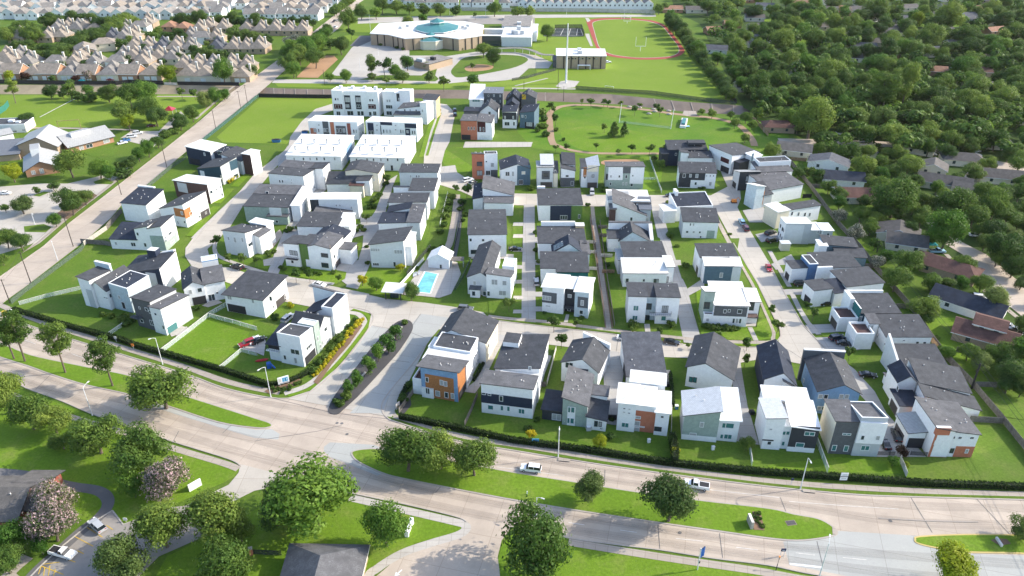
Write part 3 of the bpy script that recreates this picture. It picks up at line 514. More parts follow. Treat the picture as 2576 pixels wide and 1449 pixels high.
# ================================================================= the kit for houses
VENT=None
def vent_mesh():
    global VENT
    if VENT is None:
        b=MB();b.tube([(0,0,-.2),(0,0,.26)],.1,'steel',6);b.tube([(0,0,.26),(0,0,.36)],[.17,.12],'worn',6);VENT=b.mesh('vent')
    return VENT
def par(y):return (y,)
class House:
    def __init__(s,label,a,b,name='modern_house',cat='house',group='modern houses of the new development',gap=True):
        f=lambda p:at(p,p[2]if len(p)>2 else 0.0)
        A,B=f(a),f(b);A.z=0;B.z=0
        s.A,s.B=A,B;s.W=(B -A).length;s.u=(B -A).normalized();s.n=Vector((-s.u.y,s.u.x,0))
        s.root=empty(name,A,label,cat,group);s.rnd=random.Random(label);s.vents=True
    def dp(s,x,y,z):return max(4.0,min(26.0,(at((x,y),z)-s.A).dot(s.n)))     # how far behind the front a roof edge seen there lies
    def pt(s,x,y,z=0.0):q=s.A+s.u*(x*s.W)+s.n*y;return Vector((q.x,q.y,z))
    def blk(s,x0,x1,y0,y1,h,wall='wh',roof='rs',side=None,o=.35,pa=0,ridge=None,t=.22,z0=0.0,fas=None,nv=None,back=None,pm=None,left=None,wname='wall'):
        """x in shares of the front's width, y in metres behind the front, h: one height, or front left, front right, back right, back left"""
        C=[s.pt(x0,y0),s.pt(x1,y0),s.pt(x1,y1),s.pt(x0,y1)]
        h=list(h)if isinstance(h,(list,tuple))else [h]*4
        for k in range(4):
            if isinstance(h[k],tuple):h[k]=max(2.2,height_at(C[k],h[k][0]))
        if ridge is None:
            e=(h[0]+h[2]-h[1]-h[3])/4;h=[h[0]-e,h[1]+e,h[2]-e,h[3]+e]     # flat planes only
        elif ridge[0]=='d':h=[(h[0]+h[3])/2,(h[1]+h[2])/2,(h[1]+h[2])/2,(h[0]+h[3])/2]
        else:h=[(h[0]+h[1])/2]*2+[(h[2]+h[3])/2]*2
        s.C,s.h,s.z0=C,h,z0;s.bw=(C[1]-C[0]).length;s.bd=y1 -y0
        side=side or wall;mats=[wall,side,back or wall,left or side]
        b=MB();P=lambda k,z:Vector((C[k].x,C[k].y,z));s.ridge=ridge
        for k in range(4):
            j=(k+1)%4;pts=[P(k,z0),P(j,z0),P(j,h[j]),P(k,h[k])]
            if ridge and ((ridge[0]=='d' and k in (0,2))or (ridge[0]=='f' and k in (1,3))):
                f=ridge[1]if k in (0,1)else 1-ridge[1]
                m_=C[k].lerp(C[j],f);pts.insert(3,Vector((m_.x,m_.y,ridge[2])))
            b.face(pts,mats[k])
        if z0>.1:b.face([P(k,z0)for k in (3,2,1,0)],wall)
        s.wall=b.build(wname,s.root)
        # roof
        s.planes=[]
        if ridge is None:s.planes.append(([C[0],C[1],C[2],C[3]],h,[1,1,1,1]))
        elif ridge[0]=='d':
            f,r=ridge[1],ridge[2];m0,m1=C[0].lerp(C[1],f),C[3].lerp(C[2],f)
            s.planes.append(([C[0],m0,m1,C[3]],[h[0],r,r,h[3]],[1,0,1,1]));s.planes.append(([m0,C[1],C[2],m1],[r,h[1],h[2],r],[1,1,1,0]))
        elif ridge[0]=='f':
            f,r=ridge[1],ridge[2];m0,m1=C[0].lerp(C[3],f),C[1].lerp(C[2],f)
            s.planes.append(([C[0],C[1],m1,m0],[h[0],h[1],r,r],[1,1,0,1]));s.planes.append(([m0,m1,C[2],C[3]],[r,r,h[2],h[3]],[0,1,1,1]))
        if pa:o=-.03
        fas=fas or ('fw' if roof in ('rw','rmw')else 'fd')
        b=MB()
        for Q,z,ed in s.planes:
            e=[]
            for k in range(4):
                u1=(Q[k]-Q[k -1]).normalized();u2=(Q[(k+1)%4]-Q[k]).normalized()
                p=Q[k]+u1*(o if ed[k]else 0)-u2*(o if ed[k -1]else 0)
                e.append(p)
            def zz(p):
                U=(Q[1]-Q[0]);V=(Q[3]-Q[0]);d=p -Q[0]
                x=d.dot(U)/U.length_squared;y=d.dot(V)/V.length_squared
                return z[0]*(1-x)*(1-y)+z[1]*x*(1-y)+z[2]*x*y+z[3]*(1-x)*y
            lo=[Vector((p.x,p.y,zz(p)+.004))for p in e];hi=[p+Vector((0,0,t))for p in lo]
            b.hexa(lo,hi,fas,roof,'fw',[k for k in range(4)if not ed[k]])
        s.roof=rf=b.build('roof',s.root)
        if pa:
            b=MB();T_=.28;pm=pm or ('wh' if wall not in ('dg','gy','sg')else wall)
            for k in range(4):
                j=(k+1)%4;d=(C[j]-C[k]).normalized();n=Vector((-d.y,d.x,0));e0=T_ if k in (1,3)else 0
                q=[C[k]+d*e0,C[j]-d*e0,C[j]-d*e0+n*T_,C[k]+d*e0+n*T_]
                b.hexa([Vector((p.x,p.y,zz_))for p,zz_ in zip(q,(h[k],h[j],h[j],h[k]))],[Vector((p.x,p.y,zz_+pa))for p,zz_ in zip(q,(h[k],h[j],h[j],h[k]))],mats[k]if mats[k]in ('wh','sg','dg','gy','lb','tl')else pm,'fw')
            b.build('parapet',s.root)
        nv=(s.rnd.randint(2,5)if s.bw*s.bd>45 else 0)if nv is None else nv
        for _ in range(nv):
            Q,z,ed=s.planes[s.rnd.randrange(len(s.planes))];x,y=s.rnd.uniform(.15,.85),s.rnd.uniform(.2,.9)
            p=Q[0].lerp(Q[1],x).lerp(Q[3].lerp(Q[2],x),y);zt=z[0]*(1-x)*(1-y)+z[1]*x*(1-y)+z[2]*x*y+z[3]*(1-x)*y+t
            v=child('vent',vent_mesh(),rf,Vector((p.x,p.y,zt))-s.A,(0,0,s.rnd.random()*3))
        return s
    def fplane(s,face):
        k={'F':0,'R':1,'B':2,'L':3}[face];a,b=s.C[k],s.C[(k+1)%4]
        u=(b -a).normalized();return a,u,Vector((u.y,-u.x,0)),(b -a).length
    def hit(s,face,px,py):
        a,u,n,l=s.fplane(face);x,y=dpx((px,py));d=ray(x,y);o=Vector((0,0,HC))
        t=(a -o).dot(n)/d.dot(n);p=o+d*t
        return (p -a).dot(u),p.z
    def wbox(s,face,x,z,w,h,fr='wf',gl='gl',mull=1,name='window',t=.09,off=0.0):
        """window or door centred at x along the face, z up"""
        a,u,n,l=s.fplane(face);a=a+n*off
        if gl=='gl' and name=='window' and s.rnd.random()<.4:gl='gb'
        fw=.11;P=lambda xx,zz,d:Vector((a.x+u.x*xx+n.x*d,a.y+u.y*xx+n.y*d,zz))
        b=MB()
        def bar(x0,x1,z0,z1,d0=.004,d1=t,m=fr):
            b.hexa([P(x0,z0,d1),P(x1,z0,d1),P(x1,z0,d0),P(x0,z0,d0)],[P(x0,z1,d1),P(x1,z1,d1),P(x1,z1,d0),P(x0,z1,d0)],m)
        x0,x1,z0,z1=x -w/2,x+w/2,z -h/2,z+h/2
        bar(x0,x1,z1 -fw,z1);bar(x0,x1,z0,z0+fw);bar(x0,x0+fw,z0+fw,z1 -fw);bar(x1 -fw,x1,z0+fw,z1 -fw)
        for i in range(1,mull):m_=x0+w*i/mull;bar(m_ -.05,m_+.05,z0+fw,z1 -fw)
        b.face([P(x0+fw,z0+fw,.03),P(x1 -fw,z0+fw,.03),P(x1 -fw,z1 -fw,.03),P(x0+fw,z1 -fw,.03)],gl)
        return b.build(name,s.root)
    def win(s,face,*ws,fr='wf',gl='gl',name='window',off=0.0):
        """each (px, py, width, height[, panes]) is a window centred on that point of the picture"""
        for q in ws:
            x,z=s.hit(face,q[0],q[1]);s.wbox(face,x,z,q[2],q[3],fr,gl,q[4]if len(q)>4 else (2 if q[2]>1.5 else 1),name,off=off)
        return s
    def aw(s,face,n,rows=2,w=.9,h=1.4,fr='wf',gl='gl',lo=1.6,jit=.25):
        a,u,nn,l=s.fplane(face);hh=min(s.h)
        for r in range(rows):
            z=lo+r*3.1
            if z+h/2>hh -.2:break
            for i in range(n):
                x=l*(i+.5+s.rnd.uniform(-jit,jit))/n;ww=w*s.rnd.choice((.7,1,1,1.7))
                if x -ww/2>.3 and x+ww/2<l -.3:s.wbox(face,x,z+s.rnd.uniform(-.1,.1),ww,h*s.rnd.choice((.7,1,1)),fr,gl)
        return s
    def panel(s,face,x0,y0,x1,y1,m,name='cladding_or_shade',t=.06):
        """a panel of another colour, or the painted dark of a shaded recess, between two opposite corners of the picture"""
        a,u,n,l=s.fplane(face);q0,q1=s.hit(face,x0,y0),s.hit(face,x1,y1)
        xa,xb=sorted((q0[0],q1[0]));za,zb=sorted((q0[1],q1[1]));xa=max(xa,-.05);xb=min(xb,l+.05);za=max(za,.05)
        P=lambda xx,zz,d:Vector((a.x+u.x*xx+n.x*d,a.y+u.y*xx+n.y*d,zz));b=MB()
        b.hexa([P(xa,za,t),P(xb,za,t),P(xb,za,.003),P(xa,za,.003)],[P(xa,zb,t),P(xb,zb,t),P(xb,zb,.003),P(xa,zb,.003)],m)
        b.build(name,s.root);return s
    def mpanel(s,face,x0,x1,z0,z1,m,name='cladding_or_shade',t=.06):  # also paints shaded patios and open garages as flat dark panels
        a,u,n,l=s.fplane(face);x0*=l;x1*=l
        P=lambda xx,zz,d:Vector((a.x+u.x*xx+n.x*d,a.y+u.y*xx+n.y*d,zz));b=MB()
        b.hexa([P(x0,z0,t),P(x1,z0,t),P(x1,z0,.003),P(x0,z0,.003)],[P(x0,z1,t),P(x1,z1,t),P(x1,z1,.003),P(x0,z1,.003)],m)
        b.build(name,s.root);return s
    def garage(s,face,px,py,w=4.8,h=2.3,m='gd'):
        x,z=s.hit(face,px,py);a,u,n,l=s.fplane(face);w=min(w,l -.6);x=min(max(x,w/2+.2),l -w/2-.2);b=MB()
        P=lambda xx,zz,d:Vector((a.x+u.x*xx+n.x*d,a.y+u.y*xx+n.y*d,zz))
        b.hexa([P(x -w/2,.02,.05),P(x+w/2,.02,.05),P(x+w/2,.02,.003),P(x -w/2,.02,.003)],[P(x -w/2,h,.05),P(x+w/2,h,.05),P(x+w/2,h,.003),P(x -w/2,h,.003)],m)
        b.build('garage_door',s.root);return s
    def balcony(s,face,px,py,w,d=1.2,rail='bf',m='wh'):
        x,z=s.hit(face,px,py);a,u,n,l=s.fplane(face);b=MB()
        b.obox(a,u,n,x -w/2,x+w/2,.004,d,z -.2,z,m);bal=b.build('balcony',s.root);b=MB()
        for x0,x1,y0,y1 in ((x -w/2,x+w/2,d -.05,d),(x -w/2,x -w/2+.05,.01,d -.06),(x+w/2-.05,x+w/2,.01,d -.06)):
            b.obox(a,u,n,x0,x1,y0,y1,z+.9,z+1.0,rail);b.obox(a,u,n,x0,x1,y0,y1,z+.45,z+.5,rail)
        for k in range(int(w/.6)+1):b.obox(a,u,n,x -w/2+k*.6,x -w/2+k*.6+.05,d -.05,d -.01,z,z+.9,rail)
        b.build('railing',bal);return s
    def box(s,name,x0,x1,y0,y1,z0,z1,m,mtop=None):
        b=MB();q=[s.pt(x0,y0),s.pt(x1,y0),s.pt(x1,y1),s.pt(x0,y1)]
        b.hexa([Vector((p.x,p.y,z0))for p in q],[Vector((p.x,p.y,z1))for p in q],m,mtop);b.build(name,s.root);return s
P_=par
# ================================================================= the modern houses, from the west street eastward
G4='white rows of townhouses in the north west'
T(1,0)
h=House('tallest white townhouse row with two black window bays and black-framed decks',(785,1165),(1245,1178),'townhouse_row','townhouse',G4)
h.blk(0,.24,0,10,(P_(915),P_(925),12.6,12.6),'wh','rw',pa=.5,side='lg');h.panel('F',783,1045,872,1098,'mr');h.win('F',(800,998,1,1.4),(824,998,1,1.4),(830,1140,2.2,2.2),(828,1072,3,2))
h.blk(.24,.77,0.6,10,(P_(925),P_(925),12.9,12.9),'wh','rw',pa=.4);h.panel('F',885,958,960,1100,'ch');h.panel('F',995,960,1065,1100,'ch');h.win('F',(922,1003,2.6,2.4,3),(1030,1003,2.6,2.4,3),(920,1065,2,1.6),(1032,1068,2,1.6),off=.07);h.win('F',(935,1138,1.6,2.2),(965,1138,1.4,2.2),(1035,1140,1.4,2.2),(1070,1140,1.4,2.2),name='door',fr='bf')
h.blk(.77,1,0,10,(P_(935),P_(935),12.2,12.2),'wh','rw',pa=.5);h.panel('F',1110,1048,1208,1098,'mr');h.win('F',(1148,1008,1,1.4),(1172,1008,1,1.4),(1160,1075,3.4,1.6),(1150,1145,1.5,2.2),(1195,1140,1.8,2.2))
for x in (.1,.36,.62,.86):h.box('roof_unit',x,x+.06,6,7.8,12.9,14.6,'lg','rw')
h=House('white townhouse pair with a black stair tower beside the tallest townhouse row',(1290,1165),(1560,1172),'townhouse_row','townhouse',G4)
h.blk(0,.45,0,9,(P_(928),P_(928),12,12),'wh','rw',pa=.4);h.win('F',(1322,1015,1,1.5),(1345,1015,1,1.5),(1340,1075,3.6,2,3),(1340,1138,3,2.2))
h.blk(.45,.63,-.5,9,(P_(938),P_(938),11.8,11.8),'wh','rw',pa=.4);h.panel('F',1412,940,1455,1020,'ch');h.win('F',(1442,998,.9,1.4),off=.07)
h.blk(.63,1.02,0,9,(P_(920),P_(920),12.2,12.2),'wh','rw',pa=.4,side='lg')
h=House('white house with a grey sloping roof in front of the townhouse pair',(1400,1225),(1690,1250),group=G4)
h.blk(0.1,.9,2,9,(6.5,9,9.5,7.5),'wh','rg');h.win('F',(1498,1112,.9,1.5),(1552,1112,.9,1.5),(1612,1115,.9,1.5))
h.blk(.9,1.12,0,10,(P_(1035),P_(1038),9.6,9.6),'wh','rw',side='lg');h.win('F',(1675,1115,.9,1.5));h.aw('R',3,3)
h.blk(.75,1.2,11,17,(10,10,11,11),'wh','rs',side='tan')
h.blk(0,.9,-1,2,(4,5.2,6,5),'wh','rg')
h=House('white townhouse row with red brick and grey bays facing the open lawn',(545,1388),(1035,1408),'townhouse_row','townhouse',G4)
h.blk(0,1,0,11,(P_(1225),P_(1232),8.2,8.2),'wh','rw',side='lg',pa=.3)
h.panel('F',545,1288,612,1360,'br');h.panel('F',665,1220,742,1368,'dg');h.panel('F',742,1228,797,1368,'br');h.panel('F',800,1265,912,1360,'dg');h.panel('F',912,1240,962,1375,'rb')
h.win('F',(633,1257,1,.8),(597,1312,1.6,1.8),(632,1312,.7,1.8),(690,1308,1.1,1.9),(718,1310,1.1,1.9),(818,1312,1.2,2),(852,1312,1.2,2),(886,1312,1.2,2),(985,1320,.7,1.9),(1010,1320,.7,1.9),off=.07);h.aw('R',2,2)
h=House('white townhouse row with navy corner bays left of the north street',(1118,1405),(1625,1432),'townhouse_row','townhouse',G4)
h.blk(0,1,0,11,(P_(1230),P_(1240),8.4,8.4),'wh','rw',pa=.3)
h.panel('F',1120,1235,1192,1370,'nv');h.panel('F',1248,1224,1370,1262,'nv');h.panel('F',1248,1262,1266,1370,'nv');h.panel('F',1495,1242,1625,1292,'nv');h.panel('F',1500,1292,1555,1375,'nv')
h.win('F',(1145,1335,1.1,2),(1172,1335,1.1,2),(1218,1260,.8,.8),(1218,1308,.8,1),(1285,1320,.7,1.9),(1318,1320,.7,1.9),(1350,1320,.7,1.9),(1405,1262,.9,.8),(1405,1305,.9,.8),(1458,1322,.7,1.9),(1480,1322,.7,1.9),(1525,1325,1,1.4),(1575,1332,.7,1.9),(1598,1332,.7,1.9),off=.07);h.aw('R',3,3)
T(1,1)
h=House('long white flat-roofed townhouse row with four chimney pipes, the western of two',(322,250),(868,262),'townhouse_row','townhouse',G4)
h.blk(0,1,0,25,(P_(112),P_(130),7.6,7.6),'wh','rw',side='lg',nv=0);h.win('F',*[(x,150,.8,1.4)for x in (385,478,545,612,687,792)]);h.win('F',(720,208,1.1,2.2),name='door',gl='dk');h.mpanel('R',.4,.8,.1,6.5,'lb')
for i in range(4):
    for y in (3,13):h.box('vent_stack',.13+i*.235,.155+i*.235,y,y+1.2,7.7,9.4,'gy','dk')
h=House('long white flat-roofed townhouse row with four chimney pipes, the eastern of two',(958,255),(1505,272),'townhouse_row','townhouse',G4)
h.blk(0,1,0,25,(P_(130),P_(142),7.6,7.6),'wh','rw',side='lg',nv=0);h.win('F',*[(x,158,.8,1.4)for x in (1012,1118,1183,1257,1325,1425)]);h.win('F',(1368,240,1.2,2.6),name='door',gl='dk');h.aw('R',5,2)
for i in range(4):
    for y in (3,13):h.box('vent_stack',.15+i*.225,.175+i*.225,y,y+1.2,7.7,9.4,'gy','dk')
GN='houses along the north street'
T(1,0)
h=House('orange brick house with a maroon bay and open garage on the north street',(2065,1405),(2390,1415),group=GN)
h.blk(0,.5,0,11,(P_(1212),P_(1222),9.6,9.2),'br','rg',side='wh');h.garage('F',2115,1395,4.5,2.6,'dk');h.win('F',(2140,1292,.7,1.6),(2168,1292,.7,1.6),(2196,1292,.7,1.6))  # dark sheet paints the unlit inside of the open garage, no door
h.blk(.5,.95,.6,11,(P_(1222),P_(1235),9.4,10),'wh','rg');h.panel('F',2226,1222,2310,1330,'mr');h.win('F',(2258,1298,.7,2),(2290,1300,.7,2),off=.07);h.garage('F',2300,1390,5,2.3,'gw');h.mpanel('R',0,.3,.1,6,'sg')
h=House('dark house with a white gable front behind the orange brick house',(2095,1235),(2440,1245),group=GN)
h.blk(0,.45,0,7,6.2,'dg','rn');h.blk(.46,.95,1,13,(6,6,6,6),'wh','rs',ridge=('d',.5,9.4));h.win('F',(2350,1140,1.4,1.8))
h=House('white house with a pale metal roof and glazed upper floor by the channel',(2150,1110),(2480,1115),group=GN)
h.blk(0,.42,0,12,(P_(1000),P_(1005),11,11),'wh','rmw');h.win('F',(2215,1010,4.2,1.6,3),gl='gt');h.blk(.43,1,2,12,(9,9,9.5,9.5),'dg','rmd');h.aw('F',3,3)
T(2,0)
h=House('dark grey house with a lime corner and steep roof behind the slate blue house',(-60,1150),(235,1160),group=GN)
h.blk(0,.48,0,10,(8,8,8,8),'ch','rn',ridge=('d',.5,11.5));h.blk(.52,1,0,10,(P_(1012),P_(1012),10.5,10.5),'dg','rs',ridge=('d',.4,11.5));h.panel('F',100,950,140,1000,'yellow')
h=House('charcoal and white house with a steep dark roof next to the slate blue house',(-95,1288),(45,1292),group=GN)
h.blk(0,1,0,9,(P_(1128),P_(1120),9.5,9.5),'wh','rn');h.panel('F',-95,1130,45,1205,'ch');h.win('F',(-70,1180,.8,1.4),(12,1180,.8,1.4),off=.07);h.win('F',(-50,1245,2.6,2),(20,1245,1,2));h.blk(.1,1,9.2,16,(9,9,9,9),'ch','rn',ridge=('d',.5,11.5))
h=House('slate blue house with a covered patio beside the park trail',(78,1285),(222,1298),group=GN)
h.blk(0,1,0,10,(P_(1142),P_(1112),9.8,9.2),'sb','rn',back='wh');h.win('F',(105,1170,1,1.4),(137,1175,.8,1.4));h.panel('F',130,1225,222,1298,'dk');h.win('F',(175,1250,3,2),off=.07)  # dark panel paints the shade under the patio cover
T(1,1)
h=House('slim house with an orange brick front and dark flat roof by the round lawn',(2178,350),(2432,345),group=GN)
h.blk(0,.48,-.8,9,(P_(102),P_(106),8.6,8.6),'br','rs',side='wh');h.win('F',(2250,200,2.4,2),(2250,292,2.4,2.4),fr='bf')
h.blk(.48,1,0,9,(P_(108),P_(108),9,9),'wh','rs',pa=.4);h.win('F',(2318,177,.8,.8),(2378,210,1.5,2));h.win('F',(2335,290,2,2.2),name='door',gl='dk');h.panel('F',2362,262,2432,345,'dg')
T(2,1)
h=House('gabled house split into white and slate blue halves under a dark roof',(-110,420),(182,412),group=GN)
h.blk(0,1,0,11,(P_(250),P_(240),7,7),'wh','rn',ridge=('d',.57,9.6));h.panel('F',52,218,186,412,'sb');h.win('F',(115,290,1.6,1.4),off=.07,gl='cr');h.win('F',(-45,300,1.8,2),(10,300,1,2.2),(-30,390,3,2));h.win('F',(90,382,1.8,2.2),name='door',off=.07,gl='dk')
h=House('narrow pale grey house with a metal tower roof and dark garage',(250,436),(412,436),group=GN)
h.blk(0,1,0,9,(P_(235),P_(235),8.4,8.4),'lg','rmb',nv=0);h.garage('F',345,420,5,2.4);h.panel('F',300,270,380,355,'dg');h.win('F',(342,310,2,1.9,3),off=.07,fr='bf')
h.blk(.25,.98,1.5,10,(9.6,9.6,11,11),'gy','rm',nv=0);h.blk(1.02,1.28,-.2,8,(6.6,6.6,8.6,8.6),'cr','rg');h.win('F',(435,280,.7,1.5))
h=House('narrow sage and white house with a steep dark shed roof',(490,432),(628,432),group=GN)
h.blk(0,1,0,9,(P_(238),P_(272),10,11),'wh','rs');h.panel('F',490,340,628,430,'dg');h.win('F',(555,322,1.4,1.1),(605,395,1.2,2));h.blk(.1,1,2.5,9.2,(9.4,9.2,11.5,12),'gy','rs')
h=House('narrow grey house with a tall metal roof and brown double garage door',(693,442),(862,442),group=GN)
h.blk(.35,1,0,9,(P_(258),P_(215),10.8,10),'gy','rm');h.panel('F',762,215,862,278,'cr');h.win('F',(815,322,1.1,1.3),fr='bf');h.garage('F',775,415,6,2.5)
h.blk(0,.35,.5,9,(8.6,8.6,9.6,9.6),'wh','rs');h.panel('F',720,235,748,330,'wd');h.win('F',(733,330,.9,1.6))
h=House('wide low-roofed house of white panels on sage with a bare plot behind',(938,452),(1315,454),group=GN)
h.blk(0,1,0,7,(P_(226),P_(230),9.4,9.4),'sg','rg');h.panel('F',972,232,1112,362,'wh');h.panel('F',1195,236,1318,400,'wh');h.panel('F',1118,232,1192,295,'dg');h.panel('F',938,300,970,360,'dk')
h.win('F',(995,325,.8,1.2),(1080,325,.8,1.2),(1150,328,1,1.6),(1215,318,.7,.8),off=.07);h.win('F',(992,400,.8,1.4),(1118,400,.7,1.4),(1150,400,.7,1.4),(1205,395,1.2,3))
GE='houses along the east street'
h=House('navy house with a dark roof deck at the edge of the park',(1500,235),(1950,235),group=GN)
h.blk(.14,1,2,10,(P_(60),P_(55),9.2,9.2),'nv','rs');h.win('F',(1650,103,.9,1.2));h.box('roof_deck_wall',.6,.98,4,8,9.3,10.2,'ch','rs');h.blk(0,.14,1,8,(6,6,6,6),'ch','rs')
h=House('white house with a plain dark roof in front of the navy house',(1685,270),(2000,272),group=GN)
h.blk(.25,1,0,7,(P_(138),P_(140),7,7),'wh','rs');h.blk(0,.25,1,7,(P_(80),P_(95),7.5,7.5),'wh','rs',side='sg')
h=House('house with a dark brown upper floor over white beside the fenced yards',(1670,438),(2035,450),group=GN)
h.blk(0,1,0,h.dp(1860,188,8.6),(P_(288),P_(294),8.6,8.6),'wh','rs');h.panel('F',1672,292,1790,436,'ch');h.panel('F',1790,292,1938,366,'ch');h.win('F',(1732,318,1.2,1.8),(1795,318,1,1.5),(1860,320,1.2,1.7),off=.07);h.win('F',(1958,320,.6,.8),(1995,320,.6,.8),(2028,320,.6,.8),(1848,398,1,1.4),(1995,400,1.2,1.8))
h=House('long white house with a recessed dark balcony on its west wall',(2240,330),(2520,250),group=GE)
h.blk(0,1,3,17,(P_(92),P_(105),8,8.4),'wh','rs',left='wh');h.mpanel('L',.55,.9,4.5,6.6,'mr');h.mpanel('L',.6,.95,.1,2.8,'dk');h.blk(.1,.5,0,3,6,'ch','rn');h.blk(.45,.75,-2,2.5,(8,8,8.4,8.4),'wh','rmw');h.panel('F',2330,120,2400,190,'sb')
h=House('white house with a charcoal cube garage and glazed corner',(2265,470),(2760,440),group=GE)
h.blk(0,.42,0,6,(P_(280),P_(285),6.6,6.6),'ch','rmb',left='gy',nv=0);h.win('F',(2365,350,1.2,2.4),fr='bf',gl='gl');h.mpanel('L',.1,.7,.1,2.5,'dk')
h.blk(.42,1.1,1.5,10,(P_(282),P_(275),8.4,8.4),'wh','rg');h.win('F',(2560,360,1,1.2));h.blk(.5,1.15,6,12,(9.4,9.4,9.4,9.4),'wh','rs',pa=.5)
h=House('light blue and grey house with brown roof edge behind a parked pair of cars',(2425,660),(2935,560),group=GE)
h.blk(0,.16,0,6,(P_(410),P_(440),8.6,8.4),'pb','rw',left='pb');h.blk(.16,.34,.2,7,(P_(520),P_(500),8,8),'gy','rs');h.panel('F',2490,480,2520,610,'wd');h.blk(.34,1.0,2,11,(6.2,6,7,7),'wh','rg');h.blk(.4,1.05,11.5,20,(6.4,6.2,7.2,7.2),'wh','rg')
GM='houses in the middle columns'
h=House('house with navy and lime green panels under a broad dark roof',(270,615,6.6),(722,612,6.6),group=GM)
D_=h.dp(480,452,7.6);h.blk(0,.97,0,D_,(6.6,6.6,7.6,7.6),'wh','rs');h.panel('F',386,622,595,900,'nv');h.panel('F',597,622,720,900,'gn');h.win('F',(520,738,2.8,1.8,3),(675,728,.8,1.7),off=.07);h.box('roof_curb',0,.18,D_+.01,D_+1,7,8.6,'wh')
h=House('house with a long white parapet and a mustard balcony on the roof',(268,1000,6.2),(742,1000,6.2),group=GM)
D_=h.dp(500,832,6.6);h.blk(0,1,0,D_,(6.2,6.2,6.6,6.6),'wh','rs');h.blk(.08,.82,D_+.1,D_+1,(8.2,8.2,8.2,8.2),'wh','rw',o=.1,nv=0);h.blk(.83,1.02,D_ -1.6,D_+.9,(7.6,7.6,7.6,7.6),'tan','rw',o=.1,nv=0)
h=House('small gabled house with solar panels on its dark roof',(410,1092,5.6),(705,1092,5.6),group=GM)
h.blk(0,1,0,h.dp(572,918,9),(5.6,5.6,5.6,5.6),'wh','rn',ridge=('d',.55,9.0),nv=1);h.blk(1,1.26,0,7,(5.4,5,6,6.4),'wh','rg')
sp=MB()
for i in range(3):
    for j in range(2):
        x0,y0=.04+i*.11,.5+j*1.9;q=[h.pt(x,y)for x,y in ((x0,y0),(x0+.1,y0),(x0+.1,y0+1.75),(x0,y0+1.75))];zf=lambda x:5.6+3.4*x/.55+.3
        sp.hexa([Vector((p.x,p.y,zf(x)-.05))for p,x in zip(q,(x0,x0+.1,x0+.1,x0))],[Vector((p.x,p.y,zf(x)))for p,x in zip(q,(x0,x0+.1,x0+.1,x0))],'white','gl')
sp.build('solar_panel',h.root)
h=House('house with a large plain dark roof behind the three-part white roof',(292,1250,6.2),(765,1255,6.2),group=GM)
D_=h.dp(520,1092,7.4);h.blk(0,.33,0,D_,(6.2,6.2,7.4,7.4),'wh','rs',nv=1);h.blk(.33,1.0,-2,D_,(6,6,7.4,7.4),'tl','rs',side='wh')
T(2,2)
h=House('white house of three flat roofs with charcoal bays and a pale blue corner',(302,240),(765,300),group=GM)
h.blk(0,.46,0,h.dp(420,-135,9.2),(P_(-8),P_(0),9.2,9.2),'wh','rw',o=.5);h.panel('F',300,35,448,160,'dg');h.win('F',(350,100,2.8,1.6,3),(363,180,1.6,.5),off=.07)
h.blk(.46,.7,2,9,(8.4,8.6,8.6,8.6),'ch','rw');h.win('F',(580,80,1.2,1.2),(575,210,1,1.5));h.balcony('F',575,180,4,1.6,'bf','dg')
h.blk(.7,1,-.4,h.dp(720,-105,9),(P_(38),P_(45),9,9),'pb','rw',o=.45,side='wh');h.panel('F',662,85,760,205,'dg');h.win('F',(707,148,1,1.9),(697,242,1.2,1.5),off=.07)
T(2,1)
h=House('white flat-roofed house with a slate roof inset facing the north street',(965,572,7),(1385,580,7),group=GM)
h.blk(0,1,0,h.dp(1150,465,7),7,'wh','rw',nv=0,o=.2);h.blk(0.02,.5,.5,6,(7.1,7.1,8.2,8.2),'wh','rmb',nv=0);h.blk(.68,1.01,-1,1.5,6.6,'wh','rs',nv=0)
h=House('house with a long grey shed roof and dark ribbed metal side roof',(985,790),(1390,800),group=GM)
h.blk(.05,.88,0,8,(9.2,P_(735),6.2,9.8),'wh','rg');h.win('F',(1200,755,1,1.6));h.blk(.72,1,1,8,(5.4,5.4,7.4,7.4),'gy','rmd',nv=0);h.win('F',(1360,762,1.2,1.6));h.blk(-.02,.12,-1,4,6,'bb','rg')
h=House('gabled house with a pale blue front between tall white parapet walls',(1080,975,5),(1390,980,5),group=GM)
h.blk(0,1,0,8,(5,5,5,5),'pb','rs',ridge=('d',.4,8.6));h.blk(-.35,0,1,8,5.4,'wh','rs',left='gy');h.blk(-.3,1.12,8.2,9.4,8.2,'wh','rg',o=.1,nv=0);h.blk(1.01,1.12,1,8,(5,5,8,8),'wh','rw',o=.05,nv=0)
h=House('house with a broad charcoal roof behind the white-roofed house with the balcony',(1080,1155,6.5),(1556,1150,6.5),group=GM)
h.blk(.12,1,0,h.dp(1320,988,7.4),(6.5,6.5,7.4,7.4),'wh','rs',side='gy');h.blk(0,.12,1,9,5.4,'gy','rmb',left='gy')
h=House('white house with a wide white flat roof and a dark-framed corner balcony',(1110,1440),(1545,1440),group=GM)
h.blk(0,1,0,h.dp(1340,1155,7.2),(P_(1298),P_(1302),7.2,7.2),'wh','rw',fas='fd',left='gy');h.win('F',(1158,1375,.9,1.6),(1327,1372,.6,.8),(1436,1378,.8,1.6),(1463,1378,.8,1.6),fr='bf');h.blk(1,1.17,1.5,9,6.8,'wh','rw',fas='fd',nv=0);h.win('F',(1545,1362,2,2.2),fr='bf');h.balcony('F',1560,1400,2.4,1.3)
T(2,2)
h=House('white three-bay house with a recessed blue entry and long balcony',(1152,350),(1655,370),group=GM)
